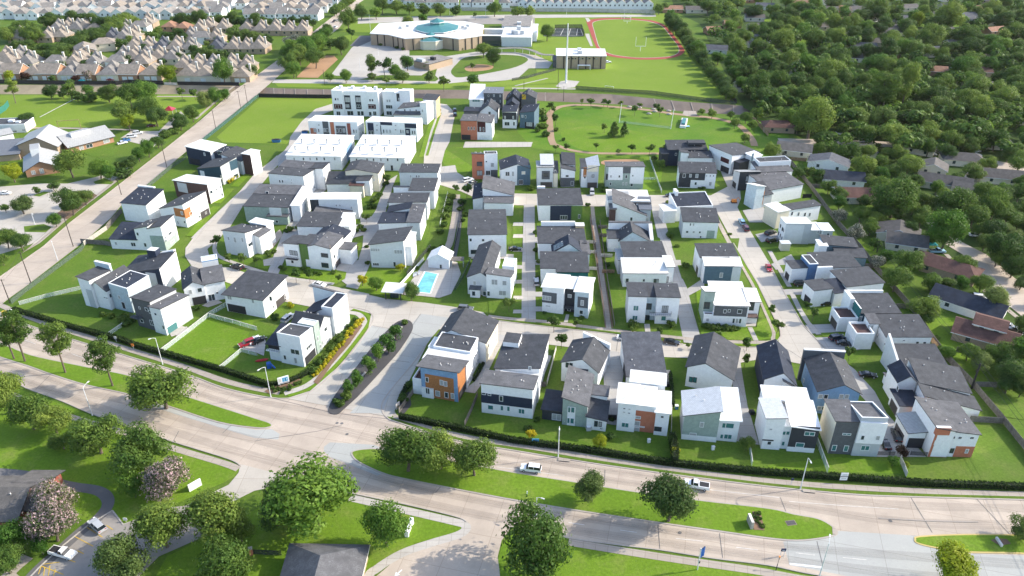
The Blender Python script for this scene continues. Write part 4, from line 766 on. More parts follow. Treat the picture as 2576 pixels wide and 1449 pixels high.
h.blk(0,.36,0,9,(P_(84),P_(88),9,9),'wh','rs',left='gy',nv=1);h.win('F',(1247,202,1.6,1.8),(1237,300,1.6,1.7),gl='gt')
h.blk(.36,.56,2,9,(8.4,8.4,9,9),'pb','rs',nv=0);h.win('F',(1365,185,2.4,2.2,2),fr='bf');h.win('F',(1355,305,1.8,2.4),name='door',fr='bf')
h.blk(.56,1,0,9,(P_(92),P_(96),9,9),'wh','rs',nv=2);h.win('F',(1540,212,1.9,2.4,3),fr='bf');h.win('F',(1525,305,1.5,1.7),gl='gt');h.balcony('F',1490,258,6.5,1.1,'bf','gy')
T(2,1)
h=House('white house with a navy roof inside white parapets and a pale side wing',(1640,780),(2005,760),group=GM)
D_=h.dp(1830,490,7.4);h.blk(0,1,0,D_,(P_(645),P_(630),7.4,7.4),'wh','rn',pa=.5,left='wh');h.blk(-.35,-.03,-1,5,5,'wh','rw');h.blk(.12,.2,D_ -2,D_+1,9,'wh','rw',nv=0,o=.05)
h=House('white house with six roof vents and small square windows by the sidewalk',(1705,942),(2010,952),group=GM)
h.blk(0,1.15,0,h.dp(1880,648,8),(P_(783),P_(790),8,8),'wh','rs',nv=6,left='gy');h.win('F',(1795,810,.6,1.2),(1828,810,.6,1.2),(1762,884,1,.9),(1828,886,.9,.9),(1890,888,.8,.9));h.panel('F',1965,870,2030,950,'sg');h.win('F',(1898,935,.7,1),name='door')
h=House('slate blue box house with one small window and a white roof strip',(1918,1405),(2282,1405),group=GM)
h.blk(0,.76,0,4,(P_(1225),P_(1230),7.6,7.6),'sb','rw',left='wh',fas='fd');h.win('F',(2105,1320,1.1,1.9));h.blk(.76,1,0,4,(P_(1230),P_(1232),7.6,7.6),'lg','rw',fas='fd',nv=0);h.blk(-.06,.98,4.2,h.dp(2070,1008,8.2),(7.6,7.6,8.2,8.2),'wh','rs',left='wh');h.mpanel('L',.6,.9,.1,3,'gd')
T(2,2)
h=House('white and dark grey corner house with a big white flat roof and roofed deck',(1915,378),(2350,396),group=GM)
h.blk(.22,1,0,h.dp(2150,-58,7.6),(P_(178),P_(182),7.6,7.6),'wh','rw',fas='fd',nv=5);h.panel('F',2036,182,2356,290,'dg');h.win('F',(2142,233,.9,1.3),(2185,228,.8,1),(2290,235,1.4,1.4,1),off=.07);h.win('F',(1968,320,1,1.2),(2230,330,.8,1.8),(2262,330,.8,1.8),(2295,332,.8,1.8))
h.blk(0,.22,.0,1.6,(3.6,3.6,3.6,3.6),'wh','bb',pa=.5,left='sg');h.blk(0,.22,2,9,(P_(40),P_(40),8.4,8.4),'sg','rw',fas='fd',nv=0);h.win('F',(1960,175,1.8,2.4),fr='bf')
h.blk(1,1.28,2.5,10,(7.6,7.6,7.8,7.8),'wh','rw',fas='fd',nv=0);h.win('F',(2410,185,1.6,2.8),fr='bf');h.box('deck',1.0,1.26,.2,2.5,3.2,3.5,'dg','bb');h.box('deck_post',1.24,1.255,.3,.5,0,7.6,'bf');h.blk(1,1.26,2.2,2.5,3.2,'wh','rw',nv=0,o=0)
GW='houses in the western columns'
T(1,1)
h=House('white house with two-level dark roof left of the white townhouse rows',(160,512),(508,545),group=GW)
D_=h.dp(330,238,8.8);D2=h.dp(350,168,9.6);h.blk(0,1,0,D_,(P_(298),P_(322),8.8,8.8),'lg','rs',side='wh');h.win('F',(240,375,.8,1.4),(268,375,.8,1.4),(358,362,.7,.8),(358,390,.7,.8));h.aw('R',3,2);h.blk(0,.85,D_+.3,max(D2,D_+5),(8.9,8.9,9.6,9.6),'wh','rg');h.blk(.85,1.25,D_+.3,max(D2,D_+5)+1,(9,9.6,9.8,9.2),'wh','rs');h.aw('R',3,3)
h=House('house with a curved white end wall and stepped dark roof by the lane',(-115,800),(328,815),group=GW)
D_=h.dp(150,512,6.8);h.blk(0,1,2,D_,(6.4,6.4,6.8,6.8),'sg','rs',side='lg');h.blk(.55,1,0,2,(3.4,3.4,3.6,3.6),'sg','rg');h.win('F',(210,780,1.2,1.2));h.panel('F',130,640,260,720,'lg');h.blk(.0,1.04,D_+.3,D_+8,(7,7,7.6,7.6),'wh','rg');h.win('F',(112,488,1.2,1.2));h.blk(1.05,1.25,3,D_+6,(6.8,6.8,8.2,8.2),'wh','rw',nv=0);h.aw('R',4,2)
T(0,1)
h=House('white corner house with a dark gable roof and white tower at the bend',(2285,1100),(2512,1148),group=GW)
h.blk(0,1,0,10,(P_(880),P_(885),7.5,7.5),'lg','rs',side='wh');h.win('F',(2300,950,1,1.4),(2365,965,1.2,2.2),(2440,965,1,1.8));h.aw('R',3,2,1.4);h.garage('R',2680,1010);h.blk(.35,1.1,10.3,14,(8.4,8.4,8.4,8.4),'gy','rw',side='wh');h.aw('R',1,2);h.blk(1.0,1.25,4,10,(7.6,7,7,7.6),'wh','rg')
T(1,1)
h=House('house with a cream gable wall and dark roof behind the twin-roofed house',(920,470),(1245,480),group=GW)
h.blk(0,1,0,h.dp(1100,185,8.8),(P_(275),P_(305),8.8,8.8),'cr','rs',ridge=('d',.3,9.8));h.win('F',(1188,362,.8,.8));h.aw('R',2,3)
h=House('house with a big dark roof patch and stepped white walls in the second column',(722,500),(1055,510),group=GW)
D_=h.dp(880,284,7.6);h.blk(0,.92,0,D_,(P_(405),P_(395),7.6,7.6),'wh','rs');h.blk(.92,1.32,-1,D_,(6.5,7,7.2,7),'wh','rs');h.aw('R',3,2);h.blk(.75,1.15,-3,-1.1,(5.2,5.2,5.4,5.4),'cr','rbn')
h=House('white house with a long white roof strip above a grey lean-to roof',(560,760),(1035,765),group=GW)
h.blk(0,.18,1,7,(P_(560),P_(556),8,8),'ch','rw',nv=0);h.blk(.18,1,1,h.dp(800,492,8),(P_(560),P_(556),8,8),'lg','rw');h.win('F',(808,618,.5,1),(845,618,.5,1),(960,640,.8,1.2));h.aw('R',2,2);h.blk(.15,.86,-5.5,.9,(5,3.4,3.4,5.4),'wh','rg')
h=House('house with a large grey roof and rounded white column at its corner',(440,1000),(835,1010),group=GW)
D_=h.dp(640,690,7.2);h.blk(0,1,0,D_,(P_(828),P_(836),7.2,7.2),'wh','rs');h.blk(1.0,1.28,2,D_ -1,(6.4,6.4,7.6,7.6),'lg','rw',side='wh');h.win('F',(870,850,1.4,1.8));h.aw('R',2,2)
h=House('white house with a gabled grey roof, green bay and tan corner facing the loop street',(308,1225),(778,1282),group=GW)
h.blk(0,.32,0,8,(P_(1002),P_(1008),8,8),'wh','rs');h.win('F',(378,1095,3,1.8,3),(367,1185,.8,1),fr='bf');h.balcony('F',370,1148,4.4,1.0,'bf','ch')
h.blk(.32,.52,.6,9,(P_(1000),P_(1010),8.4,8.4),'gn','rs',nv=0);h.panel('F',500,1160,590,1240,'wh');h.win('F',(550,1060,.8,3),(555,1190,2,1.6))
h.blk(.52,1,0,10,(P_(1020),P_(1035),8,8.4),'wh','rg',side='wh',ridge=('d',.35,9.6));h.panel('F',742,1015,782,1275,'tan');h.win('F',(690,1120,2.6,1.6,3),(695,1220,2.6,1.8,3),fr='bf');h.aw('R',2,2);h.garage('R',830,1190)
h.blk(.35,.95,10.2,18,(6.5,6.5,7,7),'wh','rn',ridge=('d',.4,8.6));h.blk(1.0,1.25,6,11,5.8,'wh','rg')
h=House('white house with a plain dark roof nearest the north roundabout',(1455,460),(1835,465),group=GW)
h.blk(0,1,0,h.dp(1640,203,8.2),(P_(285),P_(285),8.2,8.2),'lg','rs',side='wh');h.win('F',(1556,325,.7,1.4),(1615,325,.6,1.2),(1640,325,.6,1.2));h.aw('R',2,2)
h=House('house with stepped dark roofs and a low white wing in the third column',(1390,650),(1800,655),group=GW)
h.blk(.4,1,0,h.dp(1670,348,8.2),(P_(470),P_(468),8.2,8.2),'wh','rs');h.aw('R',3,2);h.blk(0,.4,2,7,(P_(435),P_(438),6.8,6.8),'wh','rn')
h=House('white house with a wide gently sloping roof and two tiny windows',(1348,760),(1728,765),group=GW)
h.blk(0,1,0,h.dp(1560,495,8),(P_(585),P_(588),8.2,7.6),'lg','rs',side='wh');h.win('F',(1690,633,.4,.5),(1690,650,.4,.5));h.aw('R',3,2)
h=House('house with dark butterfly roofs and black balconies in the third column',(1248,960),(1640,970),group=GW)
h.blk(0,.72,0,9,(P_(800),P_(790),7.2,6.8),'wh','rn');h.blk(.72,1.05,0,13,(P_(790),P_(790),8.6,8.6),'lg','rg',side='wh');h.aw('R',4,2);h.blk(.1,.7,9.2,14,(7,8.6,9.2,7),'wh','rn')
h=House('white house with one big tilted dark roof above the club pool',(1165,1240),(1505,1250),group=GW)
h.blk(0,1,0,h.dp(1400,850,8.2),(P_(1020),P_(965),8.6,7.2),'lg','rs',side='wh',o=.6);h.win('F',(1200,1065,3.2,1.3,4),(1432,1085,3,1.6,3),(1207,1210,2.2,1.2,3),(1395,1210,1,2));h.blk(1.0,1.18,2,11,(7.4,7.4,8.4,8.4),'wh','rw',nv=0);h.aw('R',3,2)
h=House('house with a navy side roof and grey shed roof at the head of the lane',(2185,660),(2590,665),group=GM)
h.blk(0,.24,0,12,(4.5,5.5,6.6,6),'wh','rn');h.blk(.24,1,1,13,(9,6,6.5,9.4),'wh','rg');h.blk(.3,1,-5.5,.9,5.4,'wh','rg')
h=House('white house with a big grey gable roof running along its front',(2142,1140),(2520,1135),group=GM)
h.blk(0,1,0,h.dp(2330,664,7.2),(P_(908),P_(915),7.2,7.2),'wh','rs',ridge=('f',.5,9.2));h.win('F',(2160,965,.7,1),(2285,967,.8,.8),(2195,1085,2.4,1.6,3),fr='bf')
T(1,2)
h=House('long dark-roofed house with a porch and grey low wing above the traffic circle',(2120,90),(2562,122),group=GM)
h.blk(0,.5,2,h.dp(2340,-435,6.8),(6,6,6.6,6.6),'lg','rs',ridge=('d',.62,8.4));h.blk(.08,.3,0,2,(3,3,3.2,3.2),'wh','rg');h.win('F',(2190,55,1.2,1.8));h.win('F',(2200,-50,1,1.6))
h.blk(.45,1,.5,7,(P_(-142),P_(-110),6.8,7.4),'wh','rg');h.win('F',(2400,-60,2,2),(2500,-50,1.4,1.8),(2300,55,1.2,1.8),(2340,55,1,1.8),(2480,50,2.4,1.8));h.blk(.72,1,9,15,7,'wh','rw',pa=.4)
GC='houses in the west corner'
T(0,1)
h=House('wide navy house with a white roof and brown brick end tower',(1905,200),(2150,245),group=GC)
h.blk(0,1,0,10,(P_(32),P_(72),7.5,8.6),'nv','rw',side='wh');h.panel('F',1910,140,2020,215,'dk');h.win('F',(2058,102,1,1.5))  # dark panel paints the shade inside the porch
h.blk(1.0,1.5,2,9,(7,7.4,7.8,7.4),'nv','rn');h.win('F',(2215,90,2.8,2,3));h.blk(1.5,2.25,-1,9,(8,6.4,6.6,8.4),'wh','rs');h.aw('R',2,2);h.blk(2.27,2.6,0,6,(9.6,9.6,9.6,9.6),'bb','rw',side='wh',nv=0)
h=House('dark teal house with a rising dark roof beside the yellow flower bed',(2010,362),(2252,412),group=GC)
h.blk(0,1,0,10,(5.2,8.4,9.2,6),'nt','rs',side='gy');h.panel('F',2010,265,2065,330,'wh');h.panel('F',2215,312,2262,412,'cr');h.mpanel('R',.55,1,4.5,8.6,'nt');h.aw('R',3,2,1.6);h.win('F',(2022,282,1,.8))
h=House('flat white-roofed house with dark brown brick walls and a beige garage',(1780,528),(2125,602),group=GC)
h.blk(0,1,0,7.5,(P_(378),P_(395),7.6,7.4),'bb','rw',side='wh',nv=1);h.panel('F',1778,382,1895,495,'gy');h.garage('R',2155,520,5,2.6,'cr');h.aw('R',3,2);h.win('F',(2050,540,1.6,1,1),gl='red')
h=House('white house with a folded dark roof and a wood-brown panel on its corner',(1640,795),(1890,842),group=GC)
h.blk(0,1,0,13,(P_(662),P_(598),9.4,6.8),'wh','rs');h.panel('F',1745,640,1892,746,'wd');h.mpanel('R',0,.26,3.6,7.4,'wd');h.win('F',(1832,695,1,1.5),off=.07);h.win('F',(1792,790,.5,1.6),(1858,785,.8,1));h.mpanel('R',.6,.98,.1,3,'gd');h.mpanel('R',.6,.98,3.2,8.8,'gy');h.aw('R',3,2)
h=House('white house with a dark tilted roof framed by a white parapet against the west street',(1265,768),(1515,800),group=GC)
h.blk(0,1,0,11,(P_(592),P_(615),9.6,9.2),'wh','rn',nv=7,side='wh');h.blk(-.05,.62,11.2,12,(9.9,9.9,9.9,9.9),'wh','rw',nv=0,o=.05);h.win('F',(1295,630,.9,1.6),(1440,650,.8,1.6),(1468,652,.8,1.6),(1485,730,.8,.7));h.panel('F',1285,690,1385,780,'dk');h.win('F',(1335,740,3,2.2),off=.07);h.aw('R',3,2,.7)  # the dark panel paints the shade of the balcony recess
h=House('L-shaped house with a low navy-roofed wing and a tall white bay',(1132,1052),(1545,1072),group=GC)
h.blk(0,.66,0,9.5,(P_(958),P_(962),6,6),'wh','rn');h.win('F',(1168,1000,.9,1.2),(1342,1010,1.8,1.6));h.blk(.66,1,0,9,(P_(855),P_(830),8.6,7.4),'wh','rs');h.win('F',(1385,905,.9,1.3),(1462,1015,1,1.6));h.blk(1,1.32,0,9.5,(8.8,9.8,10,8.8),'wh','rs',nv=0);h.panel('F',1505,920,1680,1070,'sg');h.mpanel('R',0,.9,0.1,3.6,'sg');h.aw('R',3,2,1.6);h.balcony('R',1690,935,5,1.1,'wf','wh')
GS='houses in the south west corner'
T(0,2)
h=House('pale blue and white house with a tall open parapet frame',(868,175),(1210,262),group=GS)
h.blk(0,.33,0,8,(P_(-110),P_(-80),9.4,10),'wh','rs',nv=0);h.mpanel('F',.45,.98,.1,6.5,'gy');h.blk(-.1,.34,8.2,9,11.4,'pb','rw',nv=0,o=.05)
h.blk(.34,.7,.8,12,(8,7,7,8),'wh','rs',ridge=('d',.3,9.6));h.win('F',(1065,98,1.8,.5));h.aw('R',3,2);h.blk(.72,1.25,2,11,(9,8.6,8.6,9),'pb','rn',side='pb',pa=.3);h.win('F',(1200,92,1,1.4),(1285,75,.8,1.2));h.win('F',(1245,175,1.4,2.6),name='door',gl='dk')
T(0,1)
h=House('white and navy house with a boxed roof hatch and a tall blank street wall',(1278,1445),(1662,1490),group=GS)
h.blk(0,1,0,9,(P_(1312),P_(1240),9.6,7.6),'nv','rs',side='wh');h.panel('F',1462,1290,1600,1445,'gy');h.win('F',(1425,1372,2,1.8),off=.07,gl='gt');h.mpanel('R',0.0,1,.1,9,'wh');h.win('R',(1720,1275,.5,.6),(1668,1290,.4,.7));h.garage('R',1800,1370,5,2.4);h.box('roof_hatch',.38,.6,7,9.5,8.4,11,'nv','rw');h.blk(.6,.98,9.1,10.2,(9,10.6,10.6,9),'wh','rw',nv=0,o=.05)
T(0,2)
h=House('white house with a grey tower and dark hipped roofs over an open patio',(1890,190),(2260,118),group=GS)
h.blk(0,.55,0,11,(6.4,6.4,6.6,6.6),'wh','rs',ridge=('d',.5,8.4));h.mpanel('F',.3,.95,.1,2.9,'dk');h.win('F',(1915,40,1,1.6),(2010,20,1.4,1.6));h.blk(.55,1.1,.5,11,(6.6,6.6,7,7),'wh','rg',ridge=('f',.5,8.4));h.win('F',(2185,48,.8,.8),(2130,95,2,2.4));h.blk(.6,1.05,11.2,15,(9,9,9,9),'lg','rw',nv=0,pa=.4,pm='lb')  # flat dark panel paints the shade inside the covered patio
h=House('dark grey and white house with layered roofs and a small back terrace',(1400,380),(1700,468),group=GS)
h.blk(0,.62,0,10,(P_(98),P_(140),9.2,9),'dg','rs',side='gy',nv=2);h.win('F',(1405,200,.7,.9),(1475,215,1.2,1.2),(1512,240,1.1,1.2));h.win('F',(1530,350,1.6,1.8),(1428,330,1.4,1.3));h.balcony('F',1390,280,3.6,1.5,'bf','dg')
h.blk(.62,1,-.6,10,(P_(190),P_(208),8,8),'wh','rg',side='wh',nv=2);h.win('F',(1565,262,1,.9),(1645,395,.8,1.4));h.mpanel('R',.45,1,.1,7.4,'gy');h.mpanel('R',.05,.4,.1,2.4,'gt');h.box('terrace',1.0,1.28,.4,5,0,.2,'walkn')
h=House('big white house with a broad dark roof and a garage on its street side',(2292,232),(2676,305),group=GS)
h.blk(0,1,0,13,(P_(62),P_(115),7.8,7.4),'wh','rs',nv=4,o=.7);h.mpanel('F',.03,.5,.1,2.9,'dk');h.win('F',(2310,95,1.6,1.6),(2545,130,.9,1.6),(2725,105,1,1.6));h.garage('R',2840,190,5.5,2.6);h.aw('R',2,2)  # patio recess is flat wall, its shade painted by the dark panel
T(1,2)
h=House('tall white wall-like house beside the yellow flower bed at the entrance',(185,735),(490,797),group=GS)
h.blk(.25,1,0,6.5,(P_(462),P_(505),9,9),'wh','rs',pa=.4,nv=1);h.win('F',(393,642,2.8,1.7,2),(292,697,.9,1.6),(400,730,1,2));h.win('R',(533,590,3.0,1.2,3));h.mpanel('R',.1,.95,.1,2.7,'dk')
h.blk(-.15,.25,.5,8,(5.4,5.6,7,7),'wh','rn',o=.6);h.panel('F',100,560,240,625,'dk');h.balcony('F',175,622,4,.8,'bf','wh')  # dark panel behind the railing paints the shade of the balcony
h.blk(.5,1.03,6.7,9.5,(9.4,9.4,9.4,9.4),'sg','rw',pa=.4,nv=0);h.aw('R',1,3);h.blk(.1,1.0,9.7,16,(7,7,7,7),'gy','rs',ridge=('f',.45,9.4),side='lg');h.aw('R',3,2);h.blk(-.1,.5,6.7,16,(5,7.4,7.4,5),'wh','rs',nv=1)
h.blk(.72,1.1,16.2,25,(9.6,9.6,9.6,9.6),'wh','rn',side='lg',pa=.5,nv=0);h.blk(-.1,.72,16.2,25,(4.6,9,9,4.6),'wh','rn',nv=0);h.blk(-.1,.95,25.2,26,(10.4,9.4,9.4,10.4),'wh','rg',nv=0,o=.05)
GB='houses behind the boulevard hedge'
h=House('blue-framed house with a wood-brown front panel at the entrance corner',(1590,1068),(2038,1150),group=GB)
h.blk(.19,1,0,6,(P_(790),P_(835),8.6,8.8),'lb','rg',side='wd',nv=4,o=.9);h.panel('F',1698,862,1998,1142,'wd');h.win('F',(1722,920,.9,1.6),(1868,950,1,1.7),(1908,962,1,1.7),(1830,1060,1.3,1.8),(1918,1075,1.1,1.9),(1980,1085,1,1.8),off=.07);h.mpanel('R',.1,1,.1,2.6,'dk')
h.blk(-.02,.2,.3,7,(4.2,4.2,4.2,4.2),'wh','bb',pa=.9,nv=0);h.mpanel('F',0,.9,.1,3,'wh');h.blk(.2,.46,-.5,0,(2.9,2.9,2.9,2.9),'wh','rw',nv=0,o=0);h.win('F',(1728,1035,1.2,2,2))
h.blk(.04,1.02,6.2,11,(7.4,7.4,7.6,7.6),'wh','rw',nv=3,o=.2);h.aw('R',3,2,.7);h.blk(.13,.98,11.2,18,(8.2,8.2,8.6,8.6),'wh','rs',pa=.3,nv=6);h.aw('R',4,2,.8);h.blk(-.02,.13,12,17,7,'wh','rw',nv=0,pa=.5)
h.blk(.02,1.14,18.3,30,(7.4,7.4,7,7),'wh','rs',ridge=('d',.3,9.8),side='cr');h.aw('R',3,2)
h=House('house with a navy band across its white front behind the hedge',(2272,1252),(2781,1318),group=GB)
h.blk(0,1,0,6.5,(P_(960),P_(1020),8.6,8.6),'wh','rg',nv=3);h.panel('F',2250,1050,2778,1215,'nv');h.win('F',(2293,1060,1.1,.7),(2350,1070,.9,.7),(2467,1110,1,1.8),off=.07);h.win('F',(2360,1200,1.5,1.5),(2475,1208,.8,1.6),(2540,1215,.8,1.6),(2672,1240,1.6,1.6),gl='gt')
h.blk(.25,1.02,6.7,10,6.8,'wh','rw',nv=1);h.win('F',(2756,808,.8,1.3));h.blk(.1,1.0,10.2,25,(7,8.6,9.4,7.6),'wh','rs',nv=6);h.aw('R',4,2,.8);h.box('roof_dormer',.12,.45,19,24,8.2,9.6,'wh','rs')
T(2,2)
h=House('house with a dark many-folded roof against a long white parapet wall',(500,745,6.2),(868,850,5.4),group=GB)
h.blk(0,1,0,11,(6.2,5.4,5.4,6.2),'wh','rs',ridge=('d',.56,8.6),nv=5);h.win('F',(556,775,.9,1.6),(594,778,.9,1.6),fr='bf');h.blk(.32,.7,-1.5,0,(4.6,5,5.4,5),'wh','rn',nv=0);h.blk(.25,1.02,11.2,12,(9.2,6.8,6.8,9.2),'wh','rw',nv=0,o=.03)
h=House('sage green house with a large tilted grey roof and black carport',(502,1372),(748,1404),group=GB)
h.blk(0,1,0,12,(P_(1100),P_(1192),7.6,9.4),'sg','rg',nv=8,side='gy');h.panel('F',560,1192,630,1395,'wh');h.win('F',(576,1222,.7,1.8),(612,1225,1,1.8),(568,1330,.7,1.8),(606,1335,1,1.8),off=.07,gl='gt');h.win('F',(1090-560,1340,.1,.1))
h.blk(1,1.78,-.6,5,(4.2,3.4,5,5.4),'wh','rs',nv=0);h.win('F',(845,1365,.9,1.8),(888,1370,.8,1.6),fr='bf');h.blk(1,1.7,5.2,9,6.6,'wh','rg',nv=0);h.win('F',(910,1165,.8,.8));h.blk(-.85,-.03,1,9,3.2,'ch','rn',nv=0);h.win('F',(448,1298,2.4,2,2))
h=House('house with one big square slate roof between two driveways',(1150,985),(1535,985),group=GB)
h.blk(0,1,0,14,(P_(890),P_(882),7.8,7.8),'wh','rbl',nv=3);h.mpanel('L',.5,.9,.1,3,'dk')
h=House('white house with an orange brick centre bay and stepped white roofs',(1048,1430),(1542,1490),group=GB)
h.blk(0,.36,0,8,(P_(1152),P_(1165),8.4,8.4),'wh','rw',o=.6,nv=2);h.win('F',(1130,1212,.7,.5),(1182,1218,.7,.5),(1128,1248,.7,.5),(1178,1258,.7,.5));h.win('F',(1138,1378,1.8,1.5,2),gl='gt')
h.blk(.28,.76,.6,9,(8,8,8.2,8.2),'wh','rw',nv=1,o=.1);h.panel('F',1205,1225,1422,1500,'br');h.win('F',(1268,1300,1.4,.9),(1258,1360,1.5,1.6,1),(1250,1430,1.5,2),off=.07,gl='gl');h.win('F',(1282,1392,2.6,.4),off=.07)
h.blk(.76,1.03,0,8,(P_(1250),P_(1262),7.4,7.4),'wh','rw',o=.4,nv=1);h.win('F',(1512,1297,.6,.5),(1468,1418,1.8,1.4),fr='bf');h.blk(.2,.92,9.2,14,8.6,'wh','rw',nv=1,o=.3)
h=House('white house with a two-tone gable roof, black slope on the west',(1740,985),(2190,1080),group=GB)
h.blk(0,1,0,15,(6.6,5.4,5.4,6.6),'wh','rs',ridge=('d',.38,8.8),nv=5,o=.6);h.win('F',(1800,920,1,1.7),(1840,924,1,1.7),fr='bf',gl='gt');h.mpanel('L',.1,.5,.1,3,'dk')
h=House('sage house with two tilted silver metal roofs and green windows',(1702,1520),(2238,1572),group=GB)
h.blk(0,.65,0,9,(P_(1278),P_(1240),9.8,7.6),'sg','rm',nv=2,o=.5,left='gy');h.panel('F',1700,1470,2050,1575,'wh');h.win('F',(1910,1375,1,1.6),(1820,1482,1.7,1.5,1));h.blk(.65,1.04,.8,12,(P_(1330),P_(1330),7.6,7.6),'wh','rmw',nv=0,o=.5);h.win('F',(2132,1382,.9,1.6),(2192,1385,2,1.6,1),(2110,1492,.8,1.4),(2172,1495,1.9,1.5),gl='gt')
T(3,2)
h=House('house with a black roof slope and grey lower roof behind the silver-roofed pair',(-75,1120),(232,1150),group=GB)
h.blk(0,1,0,15,(6.8,6,6,6.8),'wh','rn',ridge=('d',.55,9.2),nv=4,left='nv',o=.5);h.blk(.6,1.05,-.6,6,(7,5,5,7),'wh','rg',nv=0)
T(3,3)
h=House('white house with ribbed white metal roofs and a dark brown corner',(-75,168),(445,206),group=GB)
h.blk(0,.36,0,9,(P_(-135),P_(-140),8.6,8.2),'wh','rm',nv=0,left='wh');h.win('F',(28,-28,.8,.6),(12,110,1,1.2));h.panel('F',-75,70,55,92,'dk');h.blk(.36,.5,.6,9,7,'wh','rmw',nv=0);h.win('F',(160,10,.9,1.2),(200,10,.9,1.2),(152,115,.8,1.4),gl='gt')
h.blk(.5,1.02,-.2,9,(P_(-60),P_(-20),8.4,8.8),'wh','rmw',nv=0,o=.4);h.panel('F',195,-70,475,165,'ch');h.win('F',(418,15,2.4,1.2),(320,128,2,1.4,1),off=.07,gl='gt');h.blk(.1,.98,9.2,14,(8,8,8.4,8.4),'wh','rmw',nv=0)
T(3,2)
h=House('sky blue gabled house with paired white windows',(455,1258),(862,1282),group=GB)
h.blk(0,1,0,14,(P_(1040),P_(1060),7.4,7.4),'lb','rs',ridge=('d',.57,9.6),nv=5,side='wh',left='lb',o=.5);h.win('F',(528,1090,1.1,1.4),(582,1092,1.1,1.4),(738,1090,1.1,1.4),(792,1092,1.1,1.4),(515,1208,1,1.3),(560,1208,1,1.3));h.win('L',(362,930,.8,1.2),(368,1055,.8,1.2));h.blk(-.08,.98,14.2,15,(9.8,9.8,9.8,9.8),'dg','rw',nv=0,o=.03)
T(3,3)
h=House('grey house with a white boxed-out bay and flat grey roof beside the driveway',(602,216),(1088,242),group=GB)
h.blk(0,.47,0,9,(P_(-105),P_(-105),9.2,9.2),'dg','rg',nv=1,left='cr');h.win('F',(792,22,2,.6),(665,160,1.1,1.8),(785,165,1.1,1.8),gl='gt');h.blk(.47,1,-.3,9,(P_(-120),P_(-120),8.6,8.6),'gy','rg',nv=0,pa=.7,pm='wh');h.panel('F',888,-110,1160,112,'wh',t=.5);h.win('F',(945,42,.9,1.4),(1098,45,1,1.4),off=.5);h.win('F',(978,160,2,1.5,2),gl='gt')
h=House('red brick and white house with a grey hipped roof at the south east corner',(1602,250),(2045,264),group=GB)
h.blk(0,.42,0,12,(P_(-40),P_(-10),7.6,8.4),'br','rg',nv=4,left='wh');h.panel('F',1725,-20,1800,250,'wh');h.win('F',(1712,108,1.8,1.4,1));h.box('chimney_wall',-.02,.3,-.25,.5,7,9.2,'br','fw');h.blk(.42,1,.3,12,(P_(-5),P_(25),7,7.6),'wh','rg',nv=3);h.panel('F',1895,142,2060,262,'br');h.win('F',(1862,55,.8,.5),(1932,58,.6,.5),(2052,60,.7,.5),(1850,188,.9,1.5),fr='bf');h.win('F',(1998,190,.8,1.3),off=.07)
h.blk(-.42,-.02,3,10,(4.6,5.2,5.2,4.6),'wh','rmb',nv=0,left='wh');h.panel('F',1420,60,1540,180,'dk');h.mpanel('L',.1,.8,.1,2.6,'gd')
T(3,2)
h=House('sprawling house of intersecting dark roofs with a white garage wing',(1292,1312),(2120,1345),group=GB)
h.blk(0,.23,0,6,(4.2,4.2,4.4,4.4),'wh','rn',nv=0,left='wh',o=.5);h.mpanel('L',.15,.85,.1,2.6,'gd');h.blk(.05,.28,6.2,13,(7,7,7,7),'lg','rn',ridge=('d',.55,9),nv=0,left='wh');h.win('L',(1305,1010,1,1.6));h.blk(.28,1.0,1,5.5,(6.6,3,3.4,7.4),'wh','rs',nv=2);h.blk(.3,.96,5.7,14,(7.4,4.6,6.4,9),'wh','rs',nv=3)
h=House('house with a tall pale leaning wall above its open garage',(1290,934),(1790,930),group=GE)
h.blk(0,1,0,9.5,(3.6,3.4,5.2,5.4),'lg','rs',nv=4,left='lg');h.blk(-.04,0,-1.5,9,(4.0,4.0,9.4,9.4),'lg','rw',nv=0,left='lg',o=.03,wname='screen_wall');h.mpanel('L',.45,.9,.1,2.7,'dk');h.blk(-.3,-.05,-3.4,-.4,2.8,'wh','rg',nv=0)  # dark panel on the left wall paints the unlit garage inside
h=House('white house with a long dark roof and an upper terrace over its garage',(1148,640),(1602,640),group=GE)
h.blk(0,1,0,9.5,(P_(490),P_(492),6.4,6.4),'wh','rs',nv=6);h.win('F',(1368,527,.7,.5),(1500,558,1,1.5),(1572,560,1,1.5));h.win('L',(1082,450,.8,1.4),(1108,478,.7,1.6));h.blk(-.62,-.22,1.2,7.5,4.6,'wh','bb',pa=.9,nv=0,left='wh');h.mpanel('L',.1,.9,.1,2.6,'gw');h.blk(-.22,-.02,5,9,(6.4,6.4,7,7),'wh','rg',nv=0);h.win('F',(1030,395,1.8,1.8))
h=House('house with a deep teal wall, dark roof and boxed terrace over the garage',(880,430),(1280,430),group=GE)
h.blk(0,1,0,10,(6.2,6.2,7,7),'nt','rs',nv=2,left='tl');h.win('F',(930,305,.9,1.6));h.box('teal_wall',-.03,.0,-.3,4.5,.1,8,'tl','fw');h.blk(-.5,-.03,-.5,6,4.2,'wh','bb',pa=.7,nv=0,left='wh');h.mpanel('L',.2,.9,.1,2.6,'gd');h.blk(-.1,.0,5,10.5,8,'wh','rw',nv=0,o=.03);h.blk(.0,.9,10.2,10.8,7.8,'wh','rw',nv=0,o=.03)
h=House('white house with a grey upper window wall and dark roof beside the east street',(640,190),(1140,130),group=GE)
h.blk(.25,1,1,10,(6.2,6.2,7,7),'wh','rs',nv=2);h.blk(0,.25,0,6,(5,5,6.4,6.4),'wh','rn',left='gy');h.blk(-.38,-.02,1,7,6.2,'wh','rs',left='wh',nv=0);h.mpanel('L',.3,.85,.1,2.6,'dk')
